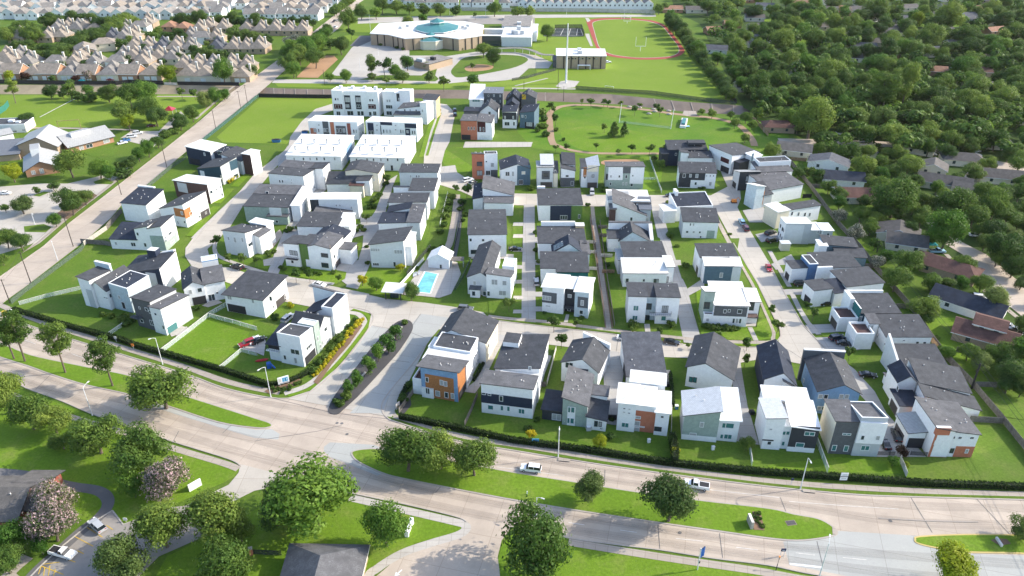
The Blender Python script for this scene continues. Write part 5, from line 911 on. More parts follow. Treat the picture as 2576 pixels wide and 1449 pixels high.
T(3,1)
h=House('white house with a blue side bay and long grey roof on the east street',(440,1420),(885,1400),group=GE)
h.blk(.1,1,0,h.dp(650,1090,6.8),(6.3,6.3,6.8,6.8),'wh','rs',nv=2,left='wh');h.blk(.03,.36,-.7,0,(6.8,6.8,6.8,6.8),'wh','rw',nv=0,o=.03);h.win('L',(440,1275,.8,1.4));h.blk(-.1,.1,1.5,8,7,'bl','rs',left='bl',nv=0,pa=.3);h.blk(-.45,-.1,2,7,5.6,'wh','rs',left='wh',nv=0);h.mpanel('L',.2,.8,.1,2.5,'dk')
h=House('slate blue house with a dark hipped roof facing the back fence',(470,1175),(860,1190),group=GE)
h.blk(.15,1,0,h.dp(640,935,6.8),(6.4,6,6.4,7.4),'sb','rs',nv=2,left='lb');h.blk(.4,1.15,-5,-.2,(4.6,4.4,5.4,5.4),'sb','rs',nv=0);h.blk(0,.2,-1.5,3,6.6,'wh','rw',nv=0)
h=House('grey house with a giant pale door panel and white flat roofs',(145,1005),(622,1010),group=GE)
h.blk(0,.54,0,7,(P_(802),P_(806),7.4,7.4),'gy','rw',nv=0,left='wh',o=.2);h.panel('F',150,815,330,1003,'lg');h.aw('L',3,2,.8,fr='bf');h.blk(.54,.77,.5,7,5.4,'gy','rw',nv=1);h.blk(.77,1,-.2,6,5.6,'gy','rmw',nv=0);h.win('F',(505,885,.9,1.4),(603,915,1.1,1.6));h.panel('F',485,860,545,930,'wh')
h=House('white house with a row of narrow black windows beside a beige wall',(60,850),(498,760),group=GE)
h.blk(.28,1,0,h.dp(370,595,6.8),(6.8,6,6.6,7),'wh','rs',nv=1);h.win('F',*[(x,y,.6,1.3)for x,y in ((242,700),(308,704),(372,708),(420,710))],fr='bf');h.blk(0,.26,-.5,7,(7,7,7,7),'cr','rw',left='cr',nv=0)
# ================================================================= older houses round about
def hip_mesh(w,d,h,rise,roof,wall,kind='hip',o=.5,gar=0,chim=0,ridge_f=.35,second=False):
    """a house of its own axes: front at y = 0 facing -y; returns the parts"""
    out=[]
    b=MB();V=lambda x,y,z:Vector((x,y,z));x0,x1=-w/2,w/2
    c=[V(x0,0,0),V(x1,0,0),V(x1,d,0),V(x0,d,0)]
    for k in range(4):
        p,q=c[k],c[(k+1)%4];pts=[p,q,q+V(0,0,h),p+V(0,0,h)]
        if kind=='gd' and k in (0,2):pts.insert(3,V(0,p.y,h+rise))
        if kind=='gf' and k in (1,3):pts.insert(3,V(p.x,d/2,h+rise))
        b.face(pts,wall)
    out.append(('wall',b,None))
    b=MB();e=[V(x0 -o,-o,h),V(x1+o,-o,h),V(x1+o,d+o,h),V(x0 -o,d+o,h)]
    if kind=='hip':
        if w>=d:r0,r1=V(x0+d*ridge_f,d/2,h+rise),V(x1 -d*ridge_f,d/2,h+rise)
        else:r0,r1=V(0,w*ridge_f,h+rise),V(0,d -w*ridge_f,h+rise)
        if w>=d:fs=[[e[0],e[1],r1,r0],[e[1],e[2],r1],[e[2],e[3],r0,r1],[e[3],e[0],r0]]
        else:fs=[[e[0],e[1],r0],[e[1],e[2],r1,r0],[e[2],e[3],r1],[e[3],e[0],r0,r1]]
        for f in fs:b.face(f,roof)
        b.face(e[::-1],'fw')
        if second:               # a steeper upper pyramid over the back half
            g=[V(x0+1,d*.35,h+.8),V(x1 -1,d*.35,h+.8),V(x1 -1,d,h+.8),V(x0+1,d,h+.8)];a=V(0,d*.66,h+rise+2.2)
            for k in range(4):b.face([g[k],g[(k+1)%4],a],roof);b.face([V(g[k].x,g[k].y,0),V(g[(k+1)%4].x,g[(k+1)%4].y,0),g[(k+1)%4],g[k]],wall)
    else:
        if kind=='gd':A=[(-o -w/2,h -o*rise/(w/2)),(0,h+rise),(w/2+o,h -o*rise/(w/2))];P=[[V(x,-o,z),V(x,d+o,z)]for x,z in A]
        else:A=[(-o,h -o*rise/(d/2)),(d/2,h+rise),(d+o,h -o*rise/(d/2))];P=[[V(x1+o,y,z),V(x0 -o,y,z)]for y,z in A]
        for i in range(2):
            q=[P[i][0],P[i+1][0],P[i+1][1],P[i][1]]
            b.hexa(q if True else q,[p+V(0,0,.22)for p in q],'fw',roof,'fw')
    out.append(('roof',b,None))
    for i in range(gar):
        b=MB();gx=(-.5+(i+.5)/max(gar,1))*min(w*.8,7.5);b.hexa([V(gx -1.5,-.06,.02),V(gx+1.5,-.06,.02),V(gx+1.5,-.003,.02),V(gx -1.5,-.003,.02)],[V(gx -1.5,-.06,2.3),V(gx+1.5,-.06,2.3),V(gx+1.5,-.003,2.3),V(gx -1.5,-.003,2.3)],'gw');out.append(('garage_door',b,None))
    if chim:
        b=MB();b.box((w*.36,d*.55,h*.3),1.1,.9,h*.7+rise+1.2,'wall_c' if chim==1 else 'br');b.box((w*.36,d*.55,h+rise+1.2),1.3,1.1,.2,'fw');out.append(('chimney',b,None))
    if not gar:
        for sx in (-.24,.24):
            b=MB();b.hexa([V(w*sx -.6,-.05,h -1.9),V(w*sx+.6,-.05,h -1.9),V(w*sx+.6,-.004,h -1.9),V(w*sx -.6,-.004,h -1.9)],[V(w*sx -.6,-.05,h -.5),V(w*sx+.6,-.05,h -.5),V(w*sx+.6,-.004,h -.5),V(w*sx -.6,-.004,h -.5)],'gl');out.append(('window',b,None))
    return [(n,b.mesh(n))for n,b,_ in out]
PROTO={}
def far_house(key,args,p,label,name='suburban_house',cat='house',group=None,rz=0.0,sc=1.0,z=0.0):
    if key not in PROTO:PROTO[key]=hip_mesh(**args)
    e=empty(name,p,label,cat,group,rz)
    for n,me in PROTO[key]:child(n,me,e,sc=sc)
    return e
def row(desc,phrase,group,pts,kinds,jit=.06,name='suburban_house',sc=(1.0,1.14),rz=0.0):
    """pts in the current tile; kinds: list of (key, description, args)"""
    pts=sorted(pts)
    for i,p in enumerate(pts):
        k=kinds[p[2]]if len(p)>2 else kinds[R.randrange(len(kinds))]
        far_house(k[0],k[2],at(p),f"{k[1]} {desc}, {ordn(i)} from left {phrase}",name,'house',group,rz+R.uniform(-jit,jit),R.uniform(*sc))
TAN=[('t1','tan hip-roofed',dict(w=12,d=14,h=3.2,rise=4.6,roof='rtan',wall='bt',gar=2,chim=1)),('t2','grey-brown hip-roofed',dict(w=12,d=15,h=3.1,rise=4,roof='rgr',wall='cr',gar=2,second=True)),
       ('t3','beige steep-roofed',dict(w=12,d=13,h=3.8,rise=4.8,roof='rtan',wall='cr',gar=1,chim=1)),('t4','peach gable-fronted',dict(w=12,d=13,h=3.8,rise=4.4,roof='rtan',wall='bo',kind='gf',gar=2,chim=1))]
TB=[('u1','tan steep-roofed',dict(w=10.5,d=13,h=3.4,rise=4.6,roof='rtan',wall='bt',second=True,chim=1)),('u2','grey steep-roofed',dict(w=10.5,d=13,h=3.4,rise=4.6,roof='rgr',wall='cr',second=True,chim=1)),('u3','dark grey steep-roofed',dict(w=10.5,d=13,h=3.4,rise=4.6,roof='rbl',wall='cr',second=True,chim=1)),
      ('u4','orange-roofed brick',dict(w=10,d=11,h=3.6,rise=3.2,roof='rora',wall='bo')),('u5','white-walled hip-roofed',dict(w=12,d=10,h=4.6,rise=3.4,roof='rgr',wall='wh',chim=1))]
T(0,0);GTAN='tan roofed houses beyond the channel'
row('house','along the dark channel fence',GTAN,[(-70,800,1),(110,800,3),(330,806,0),(480,806,3),(680,808,1),(870,808,3),(1085,812,1),(1290,810,3),(1520,812,0),(1890,826,2),(2050,828,2),(2250,826,2),(2420,828,0)],TAN)
row('house','in row two behind the channel fence',GTAN,[(60,690,0),(260,700,1),(560,700,4),(730,695,0),(930,700,1),(1170,700,4),(1420,700,0),(1830,738,0),(1980,742,0),(2120,742,1),(2310,742,0),(2470,742,0)],TB)
row('house','in row three behind the channel fence',GTAN,[(40,640,0),(170,650,1),(800,640,0),(1210,650,1),(1330,648,0),(1450,650,1),(1580,650,0),(1720,652,1)],TB)
row('house','in row four behind the channel fence',GTAN,[(1340,548,0),(1470,548,0),(1610,548,2),(1760,550,0),(1900,548,1),(2170,545,2),(2330,545,0),(2460,545,0),(2590,545,0)],TB)
row('house','in row five behind the channel fence',GTAN,[(1100,440,2),(1230,445,1),(1320,420,0),(1900,445,1),(2030,450,4),(2150,450,0)],TB)
row('house','in the row between the two tree belts',GTAN,[(170,440,0),(310,425,3),(460,430,0),(600,420,0),(560,350,1),(660,335,0),(760,345,1),(850,335,0),(950,345,0)],TB)
row('house','in the row below the upper tree belt',GTAN,[(1250,345,1),(1400,340,4),(1470,290,0),(1700,320,3),(1830,335,3),(1990,345,0),(2080,320,0),(2230,335,0),(2470,340,0),(2610,355,0),(2750,360,0),(2900,360,0),(3030,360,0)],TB)
far_house('big1',dict(w=13,d=19,h=6.4,rise=2.6,roof='rtan',wall='bt',kind='gd'),at((890,610)),'large beige two-storey house standing alone below the dark tree belt',group=GTAN,rz=.5)
far_house('big2',dict(w=15,d=14,h=5.4,rise=3,roof='rtan',wall='cr',kind='hip'),at((1060,520)),'large tan house behind the lone beige two-storey house',group=GTAN,rz=.4)
WH=[('w1','white gable-fronted',dict(w=8.8,d=14,h=4.7,rise=3.0,roof='rlt',wall='wh',kind='gd',o=.3)),('w2','shade-tinted gable-fronted',dict(w=9.4,d=14,h=4.6,rise=3.0,roof='rlt',wall='lg',kind='gd',o=.3)),('w3','white hip-roofed',dict(w=9.4,d=13,h=4.7,rise=3.4,roof='rgr',wall='wh',o=.3)),('w4','grey-roofed white',dict(w=9.4,d=14,h=4.7,rise=3.2,roof='rgr',wall='wh',kind='gf',o=.3)),('w5','brown-roofed white',dict(w=9.4,d=13,h=4.9,rise=3.4,roof='rtan',wall='wh',o=.3))]  # second kind has the blue-grey of shaded fronts painted into its walls
GWH='pale houses on the horizon'
row('house','in the nearest pale row',GWH,[(x,198+R.uniform(-6,6))for x in range(-30,1900,122)],WH[:3],.1)
row('house','in the second pale row',GWH,[(x,132+R.uniform(-8,8))for x in range(-60,2000,112)],WH,.5)
row('house','in the third pale row',GWH,[(x,84+R.uniform(-6,6))for x in range(-40,2100,104)],WH,.5)
row('house','in the fourth pale row',GWH,[(x,42+R.uniform(-5,5))for x in range(-50,2150,98)],WH,.5)
row('house','in the farthest pale row',GWH,[(x,6+R.uniform(-4,4))for x in range(-40,2200,92)],WH,.5)
T(1,0)
row('house','in the nearest row by the west street',GWH,[(-640,195),(-520,190),(-400,185),(-60,208),(40,206),(140,208),(250,206),(350,204),(470,206),(570,208)],WH[2:],.15)
row('house','in the second row by the west street',GWH,[(-560,130),(-440,128),(-330,130),(-80,150),(30,148),(210,150),(330,145),(450,150),(600,155),(660,130)],WH[2:],.3)
row('house','in the third row by the west street',GWH,[(-300,92),(-150,96),(10,92),(120,92),(240,96),(360,90),(480,94),(600,92),(720,95)],WH[2:],.3)
row('house','in the fourth row by the west street',GWH,[(-250,46),(-120,44),(60,46),(200,48),(340,44),(500,46),(640,48),(770,45),(860,42)],WH[2:],.3)
row('house','on the road behind the school',GWH,[(1330,40),(1450,66),(1560,74),(1650,84),(1770,84),(1870,84),(1980,84),(2110,84),(2230,86),(2330,86),(2500,86)],WH[2:4],.02)
T(2,0)
row('narrow house','in the white row behind the running track',GWH,[(20,62),(110,84)]+[(200+i*90,96)for i in range(14)],WH[:1],.02,sc=(.98,1.02))
# older ranch houses among the trees on the east side
RK=dict(g=('rbl','wh','grey'),d=('rdk','cr','dark'),b=('rbn','bt','brown'),m=('rbn','cr','maroon'),o=('rora','bo','orange'),n=('rn','wh','navy'),t=('rtp','cr','taupe'))
def ranch(c,r,lst):
    T(c,r)
    for x,y,w,k,kind,rz,hint in lst:
        roof,wall,adj=RK[k]
        far_house(f'r{w}{k}{kind}',dict(w=w,d=9.5,h=3.0,rise=2.3,roof=roof,wall=wall,kind=kind,o=.6),at((x,y)),f"{adj}-roofed ranch house {hint}",'ranch_house','house','older ranch houses among the eastern trees',rz)
ranch(3,0,[(160,690,13,'g','gf',0,'with a white dormer below the palm'),(330,700,14,'g','gf',-.05,'joined to the dormered house among the trees'),(960,520,17,'g','gf',-.15,'with a pale front in a gap of the wood'),(60,1000,16,'d','gf',-.2,'by the trees above the channel bend'),(440,960,18,'t','gf',0,'with a sage end wall half under trees'),(110,1340,15,'b','hip',-.1,'nearest the channel bend'),(1130,1215,18,'d','gf',-.05,'behind the pair of tallest trees'),(1790,1230,12,'d','gf',-.05,'split by a tree beside the long roof'),(2240,1265,17,'t','gf',-.05,'with a long low roof by the lit lawn'),(2520,1260,12,'t','gf',-.05,'at the right margin above the lit lawn'),(1310,330,14,'t','gf',.6,'with striped skylights in the upper wood'),(270,150,9,'o','hip',0,'small and bright at the top of the wood'),(930,135,14,'t','gf',0,'behind the row of parked white cars'),(650,140,10,'t','gf',0,'left of the parked white cars'),(1600,170,12,'d','gf',.1,'under the dome-shaped tree'),(2060,200,14,'g','gf',.2,'beside a parked dark car in the upper wood'),(2230,260,14,'t','gf',0,'with a flat long roof in the upper wood'),(1690,560,12,'g','gf',0,'beside the yellow tarpaulin'),(1960,690,12,'g','gf',.3,'glimpsed through dark crowns'),(910,760,12,'g','gf',-.2,'left of the tallest tree pair'),(1700,1010,13,'m','gf',-.1,'with a white gable among dark trees'),(2200,1010,12,'t','gf',-.1,'behind the leaning trunk'),(180,300,10,'b','hip',.1,'beside the blue canopy'),(2040,800,12,'g','gf',0,'small and grey in the thick of the wood')])
ranch(2,0,[(1620,130,17,'o','gf',0,'long and low behind the track corner'),(1860,135,18,'t','gf',0,'with a pale garage end behind the track corner'),(2440,145,14,'o','hip',0,'with a bright roof at the top right of the track'),(2225,285,13,'o','gf',0,'with a peach roof beyond the boundary trees'),(2040,350,11,'o','gf',.2,'half hidden by a palm beyond the track'),(2040,545,16,'g','gf',-.2,'in the gap beside the boundary hedge'),(2470,500,12,'d','gf',.5,'beside the dark trees above the channel'),(2350,930,10,'d','gf',0,'with a rusty shed by the channel corner')])
ranch(3,1,[(250,130,15,'t','gf',-.35,'with a rear patio by the orange fence'),(590,270,17,'g','gd',-.45,'with a red brick chimney'),(760,430,16,'n','gf',-.2,'with a black roof and white gable'),(880,605,15,'m','gf',-.05,'with a rear balcony beside the wires'),(1290,1000,14,'d','gd',-.45,'long and grey between the white-flowering shrub and the great green tree'),(950,140,12,'d','hip',-.2,'at the bend of the old street'),(1500,110,13,'t','gf',-.6,'beside the parked white car up the street'),(1640,320,11,'t','gd',-.5,'with a white gable wall and attic window'),(1760,470,20,'d','gf',-.45,'of two wings beside the blue covered car'),(2010,560,13,'t','gf',-.55,'behind the dark oaks in the middle of the wood'),(1960,230,17,'d','hip',-.25,'with a white garage by the curved drive'),(2340,410,17,'d','gf',-.25,'with a white eave and a parked van'),(2300,60,14,'d','hip',-.2,'at the top beside the clipped round tree'),(1730,1340,20,'b','hip',-.75,'stretched along the old street'),(1380,1090,13,'d','gf',-.35,'with a flat rear roof beneath the wires')])
ranch(3,2,[(1950,270,20,'n','gf',-.75,'with a blue-black roof by the white van'),(2140,610,16,'b','gf',-.6,'with a raised upper storey and two brown roofs')])
e=far_house('rup',dict(w=8,d=7,h=5.6,rise=1.4,roof='rbn',wall='cr',kind='gf',o=.5),at((2170,560)),'brown-roofed upper storey block on the brown ranch house by the east margin','house_upper_block','house',None,-.6)
R2=random.Random(5);T();k=0
for y,n in ((10,7),(30,7),(55,7),(85,6),(115,6),(150,5),(190,4),(235,3)):
    for i in range(n):
        x=1830+y*.5+(2560-1830-y*.5)*(i+R2.uniform(.2,.8))/n;q=R2.choice(('g','d','t','t','b','o'));roof,wall,adj=RK[q]
        far_house(f'rf{q}',dict(w=15,d=9.5,h=3.0,rise=2.3,roof=roof,wall=wall,kind='gf',o=.6),atd(x,y+R2.uniform(-8,8)),f"{adj}-roofed house peeping through crowns, {ordn(i)} from left in roof band {ORD[k]} of the wood",'ranch_house','house','older ranch houses among the eastern trees',R2.uniform(-.3,.3))
    k+=1
# ================================================================= school and other large buildings
def walls_of(pts,z0,z1,wall,roof,root,name='wall',rz=.12):
    b=MB();area=sum(pts[k -1].x*pts[k].y -pts[k].x*pts[k -1].y for k in range(len(pts)))
    if area<0:pts=pts[::-1]
    for k in range(len(pts)):
        p,q=pts[k -1],pts[k];b.face([Vector((p.x,p.y,z0)),Vector((q.x,q.y,z0)),Vector((q.x,q.y,z1)),Vector((p.x,p.y,z1))],wall)
    b.build(name,root);b=MB();b.prism([p for p in offset_line(pts,-.3,True)],z1+.004,z1+.45,'fw',roof);return b.build('roof',root)
def wall_ribs(pts,z1,root,every=6.0,skip=()):
    n=0
    for k in range(len(pts)-1):
        if k in skip:continue
        p,q=pts[k],pts[k+1];l=(q -p).length;u=(q -p).normalized();n_=Vector((u.y,-u.x,0))
        for i in range(1,int(l/every)+1):
            b=MB();b.obox(p,u,n_,i*every -.3,i*every+.3,.01,.35,.02,z1 -.1,'blk');b.build('wall_rib',root)
T(1,0)
SPT=[(1150,340),(1240,243),(1560,222),(1700,214),(2100,222),(2290,258),(2268,362),(2040,396),(1920,378),(1780,366),(1600,386),(1500,392),(1330,352)]
pts=[at(p,8.0)for p in SPT];sc_root=empty('school_building',Vector((pts[0].x,pts[0].y,0)),'wide beige school with a white polygonal roof and teal octagonal skylight','school')
pts=[Vector((p.x,p.y,0))for p in pts]
rf=walls_of(pts,0,8,'bt','rw',sc_root);wall_ribs([pts[0],pts[12],pts[11],pts[10],pts[9],pts[8],pts[7],pts[6]],8,sc_root,5.5)
def octa(c,rx,ry,z0,z1,z2,wall,roof,root,name,lantern=None,apex=1.0):
    b=MB();ring=[c+Vector((math.cos((k+.5)*math.pi/4)*rx,math.sin((k+.5)*math.pi/4)*ry,0))for k in range(8)]
    for k in range(8):
        p,q=ring[k -1],ring[k];b.face([Vector((p.x,p.y,z0)),Vector((q.x,q.y,z0)),Vector((q.x,q.y,z1)),Vector((p.x,p.y,z1))],wall)
    w_=b.build(name+'_wall',root);b=MB()
    o_=[c+(p -c)*1.03 for p in ring]
    for k in range(8):
        p,q=o_[k -1],o_[k];b.face([Vector((p.x,p.y,z1)),Vector((q.x,q.y,z1)),Vector((c.x,c.y,z2))],roof);b.face([Vector((p.x,p.y,z1 -.5)),Vector((q.x,q.y,z1 -.5)),Vector((q.x,q.y,z1)),Vector((p.x,p.y,z1))],'fw')
    b.build(name+'_roof',root)
c=at((1822,283),9);c.z=0;octa(c,16.5,19,8.4,9.5,12.2,'dk','teal',sc_root,'skylight');octa(c+Vector((0,3,0)),5.6,6,10.6,13.4,15.6,'gt','teal',sc_root,'lantern')
for x,y in ((1452,288),(1525,268),(2130,268),(2110,292),(2080,282)):
    b=MB();p=at((x,y),8.6);b.box((p.x,p.y,8.5),2.2,1.8,1.8,'gy',0,'lg');b.build('roof_unit',sc_root)
c=at((1750,500));c=c+Vector((0,9,0));r2=empty('school_rotunda',c,'small cream octagonal hall with a teal roof in front of the school','school hall');octa(c,11.5,11,0,6.2,8.6,'cr','teal',r2,'hall');octa(c+Vector((0,1,0)),4,4,7.2,8.2,10,'gt','teal',r2,'lantern')
a,b_=at((1580,690)),at((1760,712));h=House('low flat service building with roof ducts beside the school drive',(1590,680),(1745,715),'service_building','building',None);h.blk(0,1,0,22,4.2,'bt','rlt',nv=0);h.box('duct',.45,.7,9,11,4.4,6.2,'dk');h.box('roof_unit',.1,.5,1,4,4.4,6,'gy')
h=House('glazed link between the school wings',(2275,460),(2465,462),'school_link','building',None);h.blk(0,1,0,3,7,'gl','rw',nv=0);h.blk(0,1,22,26,7,'wh','rw',nv=0)
T(2,0)
h=House('white-roofed school wing with rooftop machinery beside the playing field',(-105,468),(195,472),'school_wing','school',None)
h.blk(0,1,0,34,(P_(376),P_(378),6.5,6.5),'lg','rw',nv=0);h.blk(.98,1.15,18,50,6.2,'wh','rw',nv=0);h.blk(-.1,.9,35,75,7.4,'wh','rlt',nv=0)
for x,y in ((.38,8),(.45,24),(.3,10),(.6,9),(.42,40)):h.box('roof_unit',x,x+.14,y,y+3.5,6.8 if y<34 else 7.7,9.4,'gy','lg')
h=House('tan brick gymnasium with a white roof, dark ribs and high windows',(445,688),(940,694),'gymnasium','gymnasium',None)
h.blk(0,1,0,20,(P_(562),P_(566),8.2,8.2),'bt','rw',nv=0,side='wh');wall_ribs([h.C[0],h.C[1]],h.h[0],h.root,4.8)
h.win('F',*[(x,590,1.1,.9)for x in (545,572,612,638,682,710,755,780,825,852)],fr='bf');h.box('roof_unit',.43,.52,4,7.5,8.5,10.4,'gy','lg');h.box('roof_unit',.43,.51,12,15,8.5,10.2,'gy','lg');h.box('white_porch',.43,.69,-2.4,-.02,2.4,2.7,'white')
for x in (.435,.68):h.box('porch_post',x,x+.012,-2.3,-2.0,0,2.4,'white')
h.blk(-.07,-.005,2,16,4.5,'dg','rg',nv=0)
e=empty('covered_walkway',at((0,490)),'curved covered walkway between the school and the gymnasium','walkway');ln=smooth_line([at(p,3.0)for p in ((-350,500),(-150,490),(30,485),(130,492),(220,515),(300,548),(420,555))],4)
b=MB();l,r_=offset_line(ln,1.6),offset_line(ln,-1.6)
for i in range(len(ln)-1):b.hexa([l[i],l[i+1],r_[i+1],r_[i]][::-1],[p+Vector((0,0,.3))for p in ([l[i],l[i+1],r_[i+1],r_[i]][::-1])],'walkn','rlt')
b.build('roof',e)
for i in range(2,len(ln),3):b=MB();b.tube([Vector((ln[i].x,ln[i].y,0)),ln[i]],.14,'white',5);b.build('post',e)
# community building on the west side
T()
h=House('sprawling brick community hall of folded grey metal roofs',(69,447),(151,434),'community_hall','hall',None)
h.blk(0,1,0,20,3.2,'bo','rmb',ridge=('d',.5,6.4),nv=0,o=.9);h.win('F',(84,434,1.6,1.8),(105,430,1.6,2.2),(146,423,1.4,1.8));h.box('cupola',.25,.55,12,20,4.5,8.6,'lg','rmb')
q=House('x',(178,386),(288,358));bpy.data.objects.remove(q.root);q.root=h.root;q.rnd=random.Random(3)
q.blk(0,1,0,17,3.2,'bo','rmb',ridge=('f',.5,6.6),nv=0,o=.9,wname='east_wing_wall');q.win('F',(205,372,2,1.8),(225,367,3,1.8),(268,355,3,1.8));q.box('clerestory',.2,.62,5,8,5.4,7.6,'wh','rmb')
q=House('x',(55,398),(150,392));bpy.data.objects.remove(q.root);q.root=h.root;q.rnd=random.Random(4)
q.blk(0,1,0,18,(6.4,5,5,6.4),'bt','rmb',ridge=('d',.55,9.6),nv=0,o=1.0,wname='hall_wall')
q=House('x',(-60,412),(52,402));bpy.data.objects.remove(q.root);q.root=h.root;q.rnd=random.Random(5)
q.blk(0,1,0,18,3.2,'bt','rmd',ridge=('f',.55,7),nv=0,o=.8,wname='west_wing_wall')
h=House('small flat-roofed white building with roof equipment on the park edge',(-22,336),(68,333),'flat_roofed_building','building',None);h.blk(0,1,0,11,(4,4,4,4),'lg','rs',pa=.5,side='cr',nv=0);h.win('F',(35,330,3,.8),(60,327,1.6,.7));h.box('roof_unit',.45,.6,4,6,4.3,5.3,'white');h.box('roof_unit',.7,.82,2,4,4.3,5.1,'lg')
h=House('small white annexe with a grey roof left of the community hall',(-40,368),(38,352),'annexe','building',None);h.blk(0,1,0,9,3.4,'wh','rmb',ridge=('f',.5,5),nv=0)
# houses south of the boulevard
h=House('low house with a slate grey hipped roof on the south lawn',(650,1620),(880,1618),'ranch_house','house',None)
e_=[atd(728,1366,3.4),atd(931,1370,3.4),atd(885,1560,3.4),atd(672,1560,3.4)]
b=MB();fs=[Vector((p.x,p.y,0))for p in e_];cen=sum(fs,Vector())/4
r0=e_[0].lerp(e_[1],.5).lerp(e_[3].lerp(e_[2],.5),.36);r1=e_[0].lerp(e_[1],.5).lerp(e_[3].lerp(e_[2],.5),.66);r0.z=r1.z=7.4
for f in ([e_[1],e_[0],r0],[e_[0],e_[3],r1,r0],[e_[3],e_[2],r1],[e_[2],e_[1],r0,r1]):b.face(f,'rgs' if 'rgs' in MAT else 'rg')
for k in range(4):
    p,q=e_[k],e_[(k+1)%4];b.face([p,q,q -Vector((0,0,.3)),p -Vector((0,0,.3))],'fw')
b.build('roof',h.root);b=MB();ins=[cen+(p -cen)*.93 for p in fs]
for k in range(4):
    p,q=ins[k],ins[(k+1)%4];b.face([q,p,p+Vector((0,0,3.3)),q+Vector((0,0,3.3))],'bt')
b.build('wall',h.root)
h=House('low house with a dark grey hipped roof at the lower left margin',(-60,1330),(50,1330),'ranch_house','house',None);h.blk(0,1,0,12,3.2,'rb','rtp',ridge=('f',.5,6),nv=1,o=.9);h.blk(.6,1.25,3,14,3.0,'rb','rtp',ridge=('f',.5,5.2),nv=0,o=.8)
# club house, pavilion and sheds round the pool
T(1,1)
h=House('small white pool house with a pale gabled roof',(1735,1245),(1945,1262),'pool_house','pool house',None);h.blk(0,1,0,6,(P_(1150),P_(1160),3.2,3.2),'wh','rmw',ridge=('d',.5,5.6),nv=0);h.win('F',(1860,1235,.9,1.9),name='door')
T(1,2)
h=House('open pavilion with a white flat roof at the street edge of the pool',(1300,118),(1465,130),'pavilion','pavilion',None);h.blk(-.1,1.1,-.5,4.5,(3.2,3.2,3.6,3.6),'dk','rw',z0=3.0,nv=0,o=.3);h.blk(.25,.75,1.5,4,3,'gl','rw',nv=0)
for x in (.02,.93):
    for y in (0,3.8):h.box('post',x,x+.05,y,y+.25,0,3,'ch')
# ================================================================= trees
def rv(r):
    while True:
        v=Vector((r.uniform(-1,1),r.uniform(-1,1),r.uniform(-1,1)))
        if .05<v.length<1:return v
def crown_mesh(seed,leaves,size,mat,shape='round',zc=1.15,blobs=16,flat=.82,spread=.62):
    r=random.Random(seed);b=MB();cs=[]
    for i in range(blobs):
        v=rv(r).normalized()*r.uniform(.35,1)**.6*spread*r.choice((1,1,1.15))
        if shape=='tall':c=Vector((v.x*.75,v.y*.75,v.z*1.5));rad=r.uniform(.30,.42)
        elif shape=='cone':
            z=r.random();a=r.random()*6.28;q=(1-z)*.62*r.uniform(.5,1);c=Vector((math.cos(a)*q,math.sin(a)*q,z*1.9-.8));rad=.22+.22*(1-z)
        elif shape=='tier':
            z=r.uniform(-.75,.85);a=r.random()*6.28;q=r.uniform(.2,.75)*(1.05-abs(z)*.7);c=Vector((math.cos(a)*q,math.sin(a)*q,z));rad=r.uniform(.22,.34)
        elif shape=='vase':c=Vector((v.x*1.05,v.y*1.05,abs(v.z)*.8-.15));rad=r.uniform(.28,.4)
        else:c=Vector((v.x,v.y,v.z*flat));rad=r.uniform(.22,.44)
        cs.append((c,rad))
    tot=sum(q[1]**2 for q in cs);mi=b.mi(mat)
    for c,rad in cs:
        for _ in range(int(leaves*rad*rad/tot)):
            n=rv(r).normalized();n.z=n.z*.9+.12;n.normalize()
            p=c+Vector((n.x*rad,n.y*rad,n.z*rad*(.5 if shape=='tier' else .82)))*(r.uniform(.7,1.06)if r.random()<.86 else r.uniform(1.05,1.4))+Vector((0,0,zc))
            t=(n+rv(r)*.75).normalized();a=t.cross(rv(r)).normalized();d=t.cross(a);s=size*r.uniform(.6,1.35)
            i=len(b.v);b.v.extend([tuple(p+a*s),tuple(p+d*s*.62),tuple(p -a*s),tuple(p -d*s*.62)]);b.f.append((i,i+1,i+2,i+3));b.m.append(mi)
    return b.mesh('crown'),cs
def trunk_mesh(seed,cs,zc,rad=.055,lean=.06,fork=.45,mat='bark'):
    r=random.Random(seed);b=MB();top=Vector((r.uniform(-lean,lean),r.uniform(-lean,lean),zc*fork))
    b.tube([(0,0,-.05),(0,0,.06),top*.6,top],[rad*1.5,rad*1.1,rad*.95,rad*.85],mat,7)
    for c,q in cs[:9]:
        e=c*.85+Vector((0,0,zc));m_=top.lerp(e,.5)+Vector((0,0,-.04));b.tube([top,m_,e],[rad*.6,rad*.38,rad*.14],mat,5)
    return b.mesh('trunk')
TREES={}
KIND=dict(oak='oak_tree',drk='evergreen_tree',pin='pine_tree',wil='willow_tree',yng='sapling',con='bush',whi='flowering_tree',cra='crape_myrtle',shr='shrub',red='shrub')
def kind(key,mat,shape='round',zc=1.15,near=(9500,.04),far=(1200,.1),blobs=24,n=3,fork=.45,rad=.05,flat=.82,spread=.62):
    for lod,(lv,sz)in (('n',near),('f',far)):
        for i in range(n):
            me,cs=crown_mesh(hash_(key)+i,lv,sz,mat,shape,zc,blobs,flat,spread)
            TREES[key,lod,i]=(me,trunk_mesh(i,cs,zc,rad,fork=fork),zc)
    TREES[key]=n
def hash_(s):return sum(ord(c)*(i+3)for i,c in enumerate(s))
kind('oak','lf_oak',zc=1.05,blobs=26);kind('bri','lf_bri',zc=1.05,blobs=26);kind('drk','lf_drk',zc=.98,blobs=18);kind('pin','lf_pin','tier',zc=1.9,near=(5200,.046),blobs=34,fork=.8,rad=.045);kind('yel','lf_yel',zc=1.1,blobs=16)
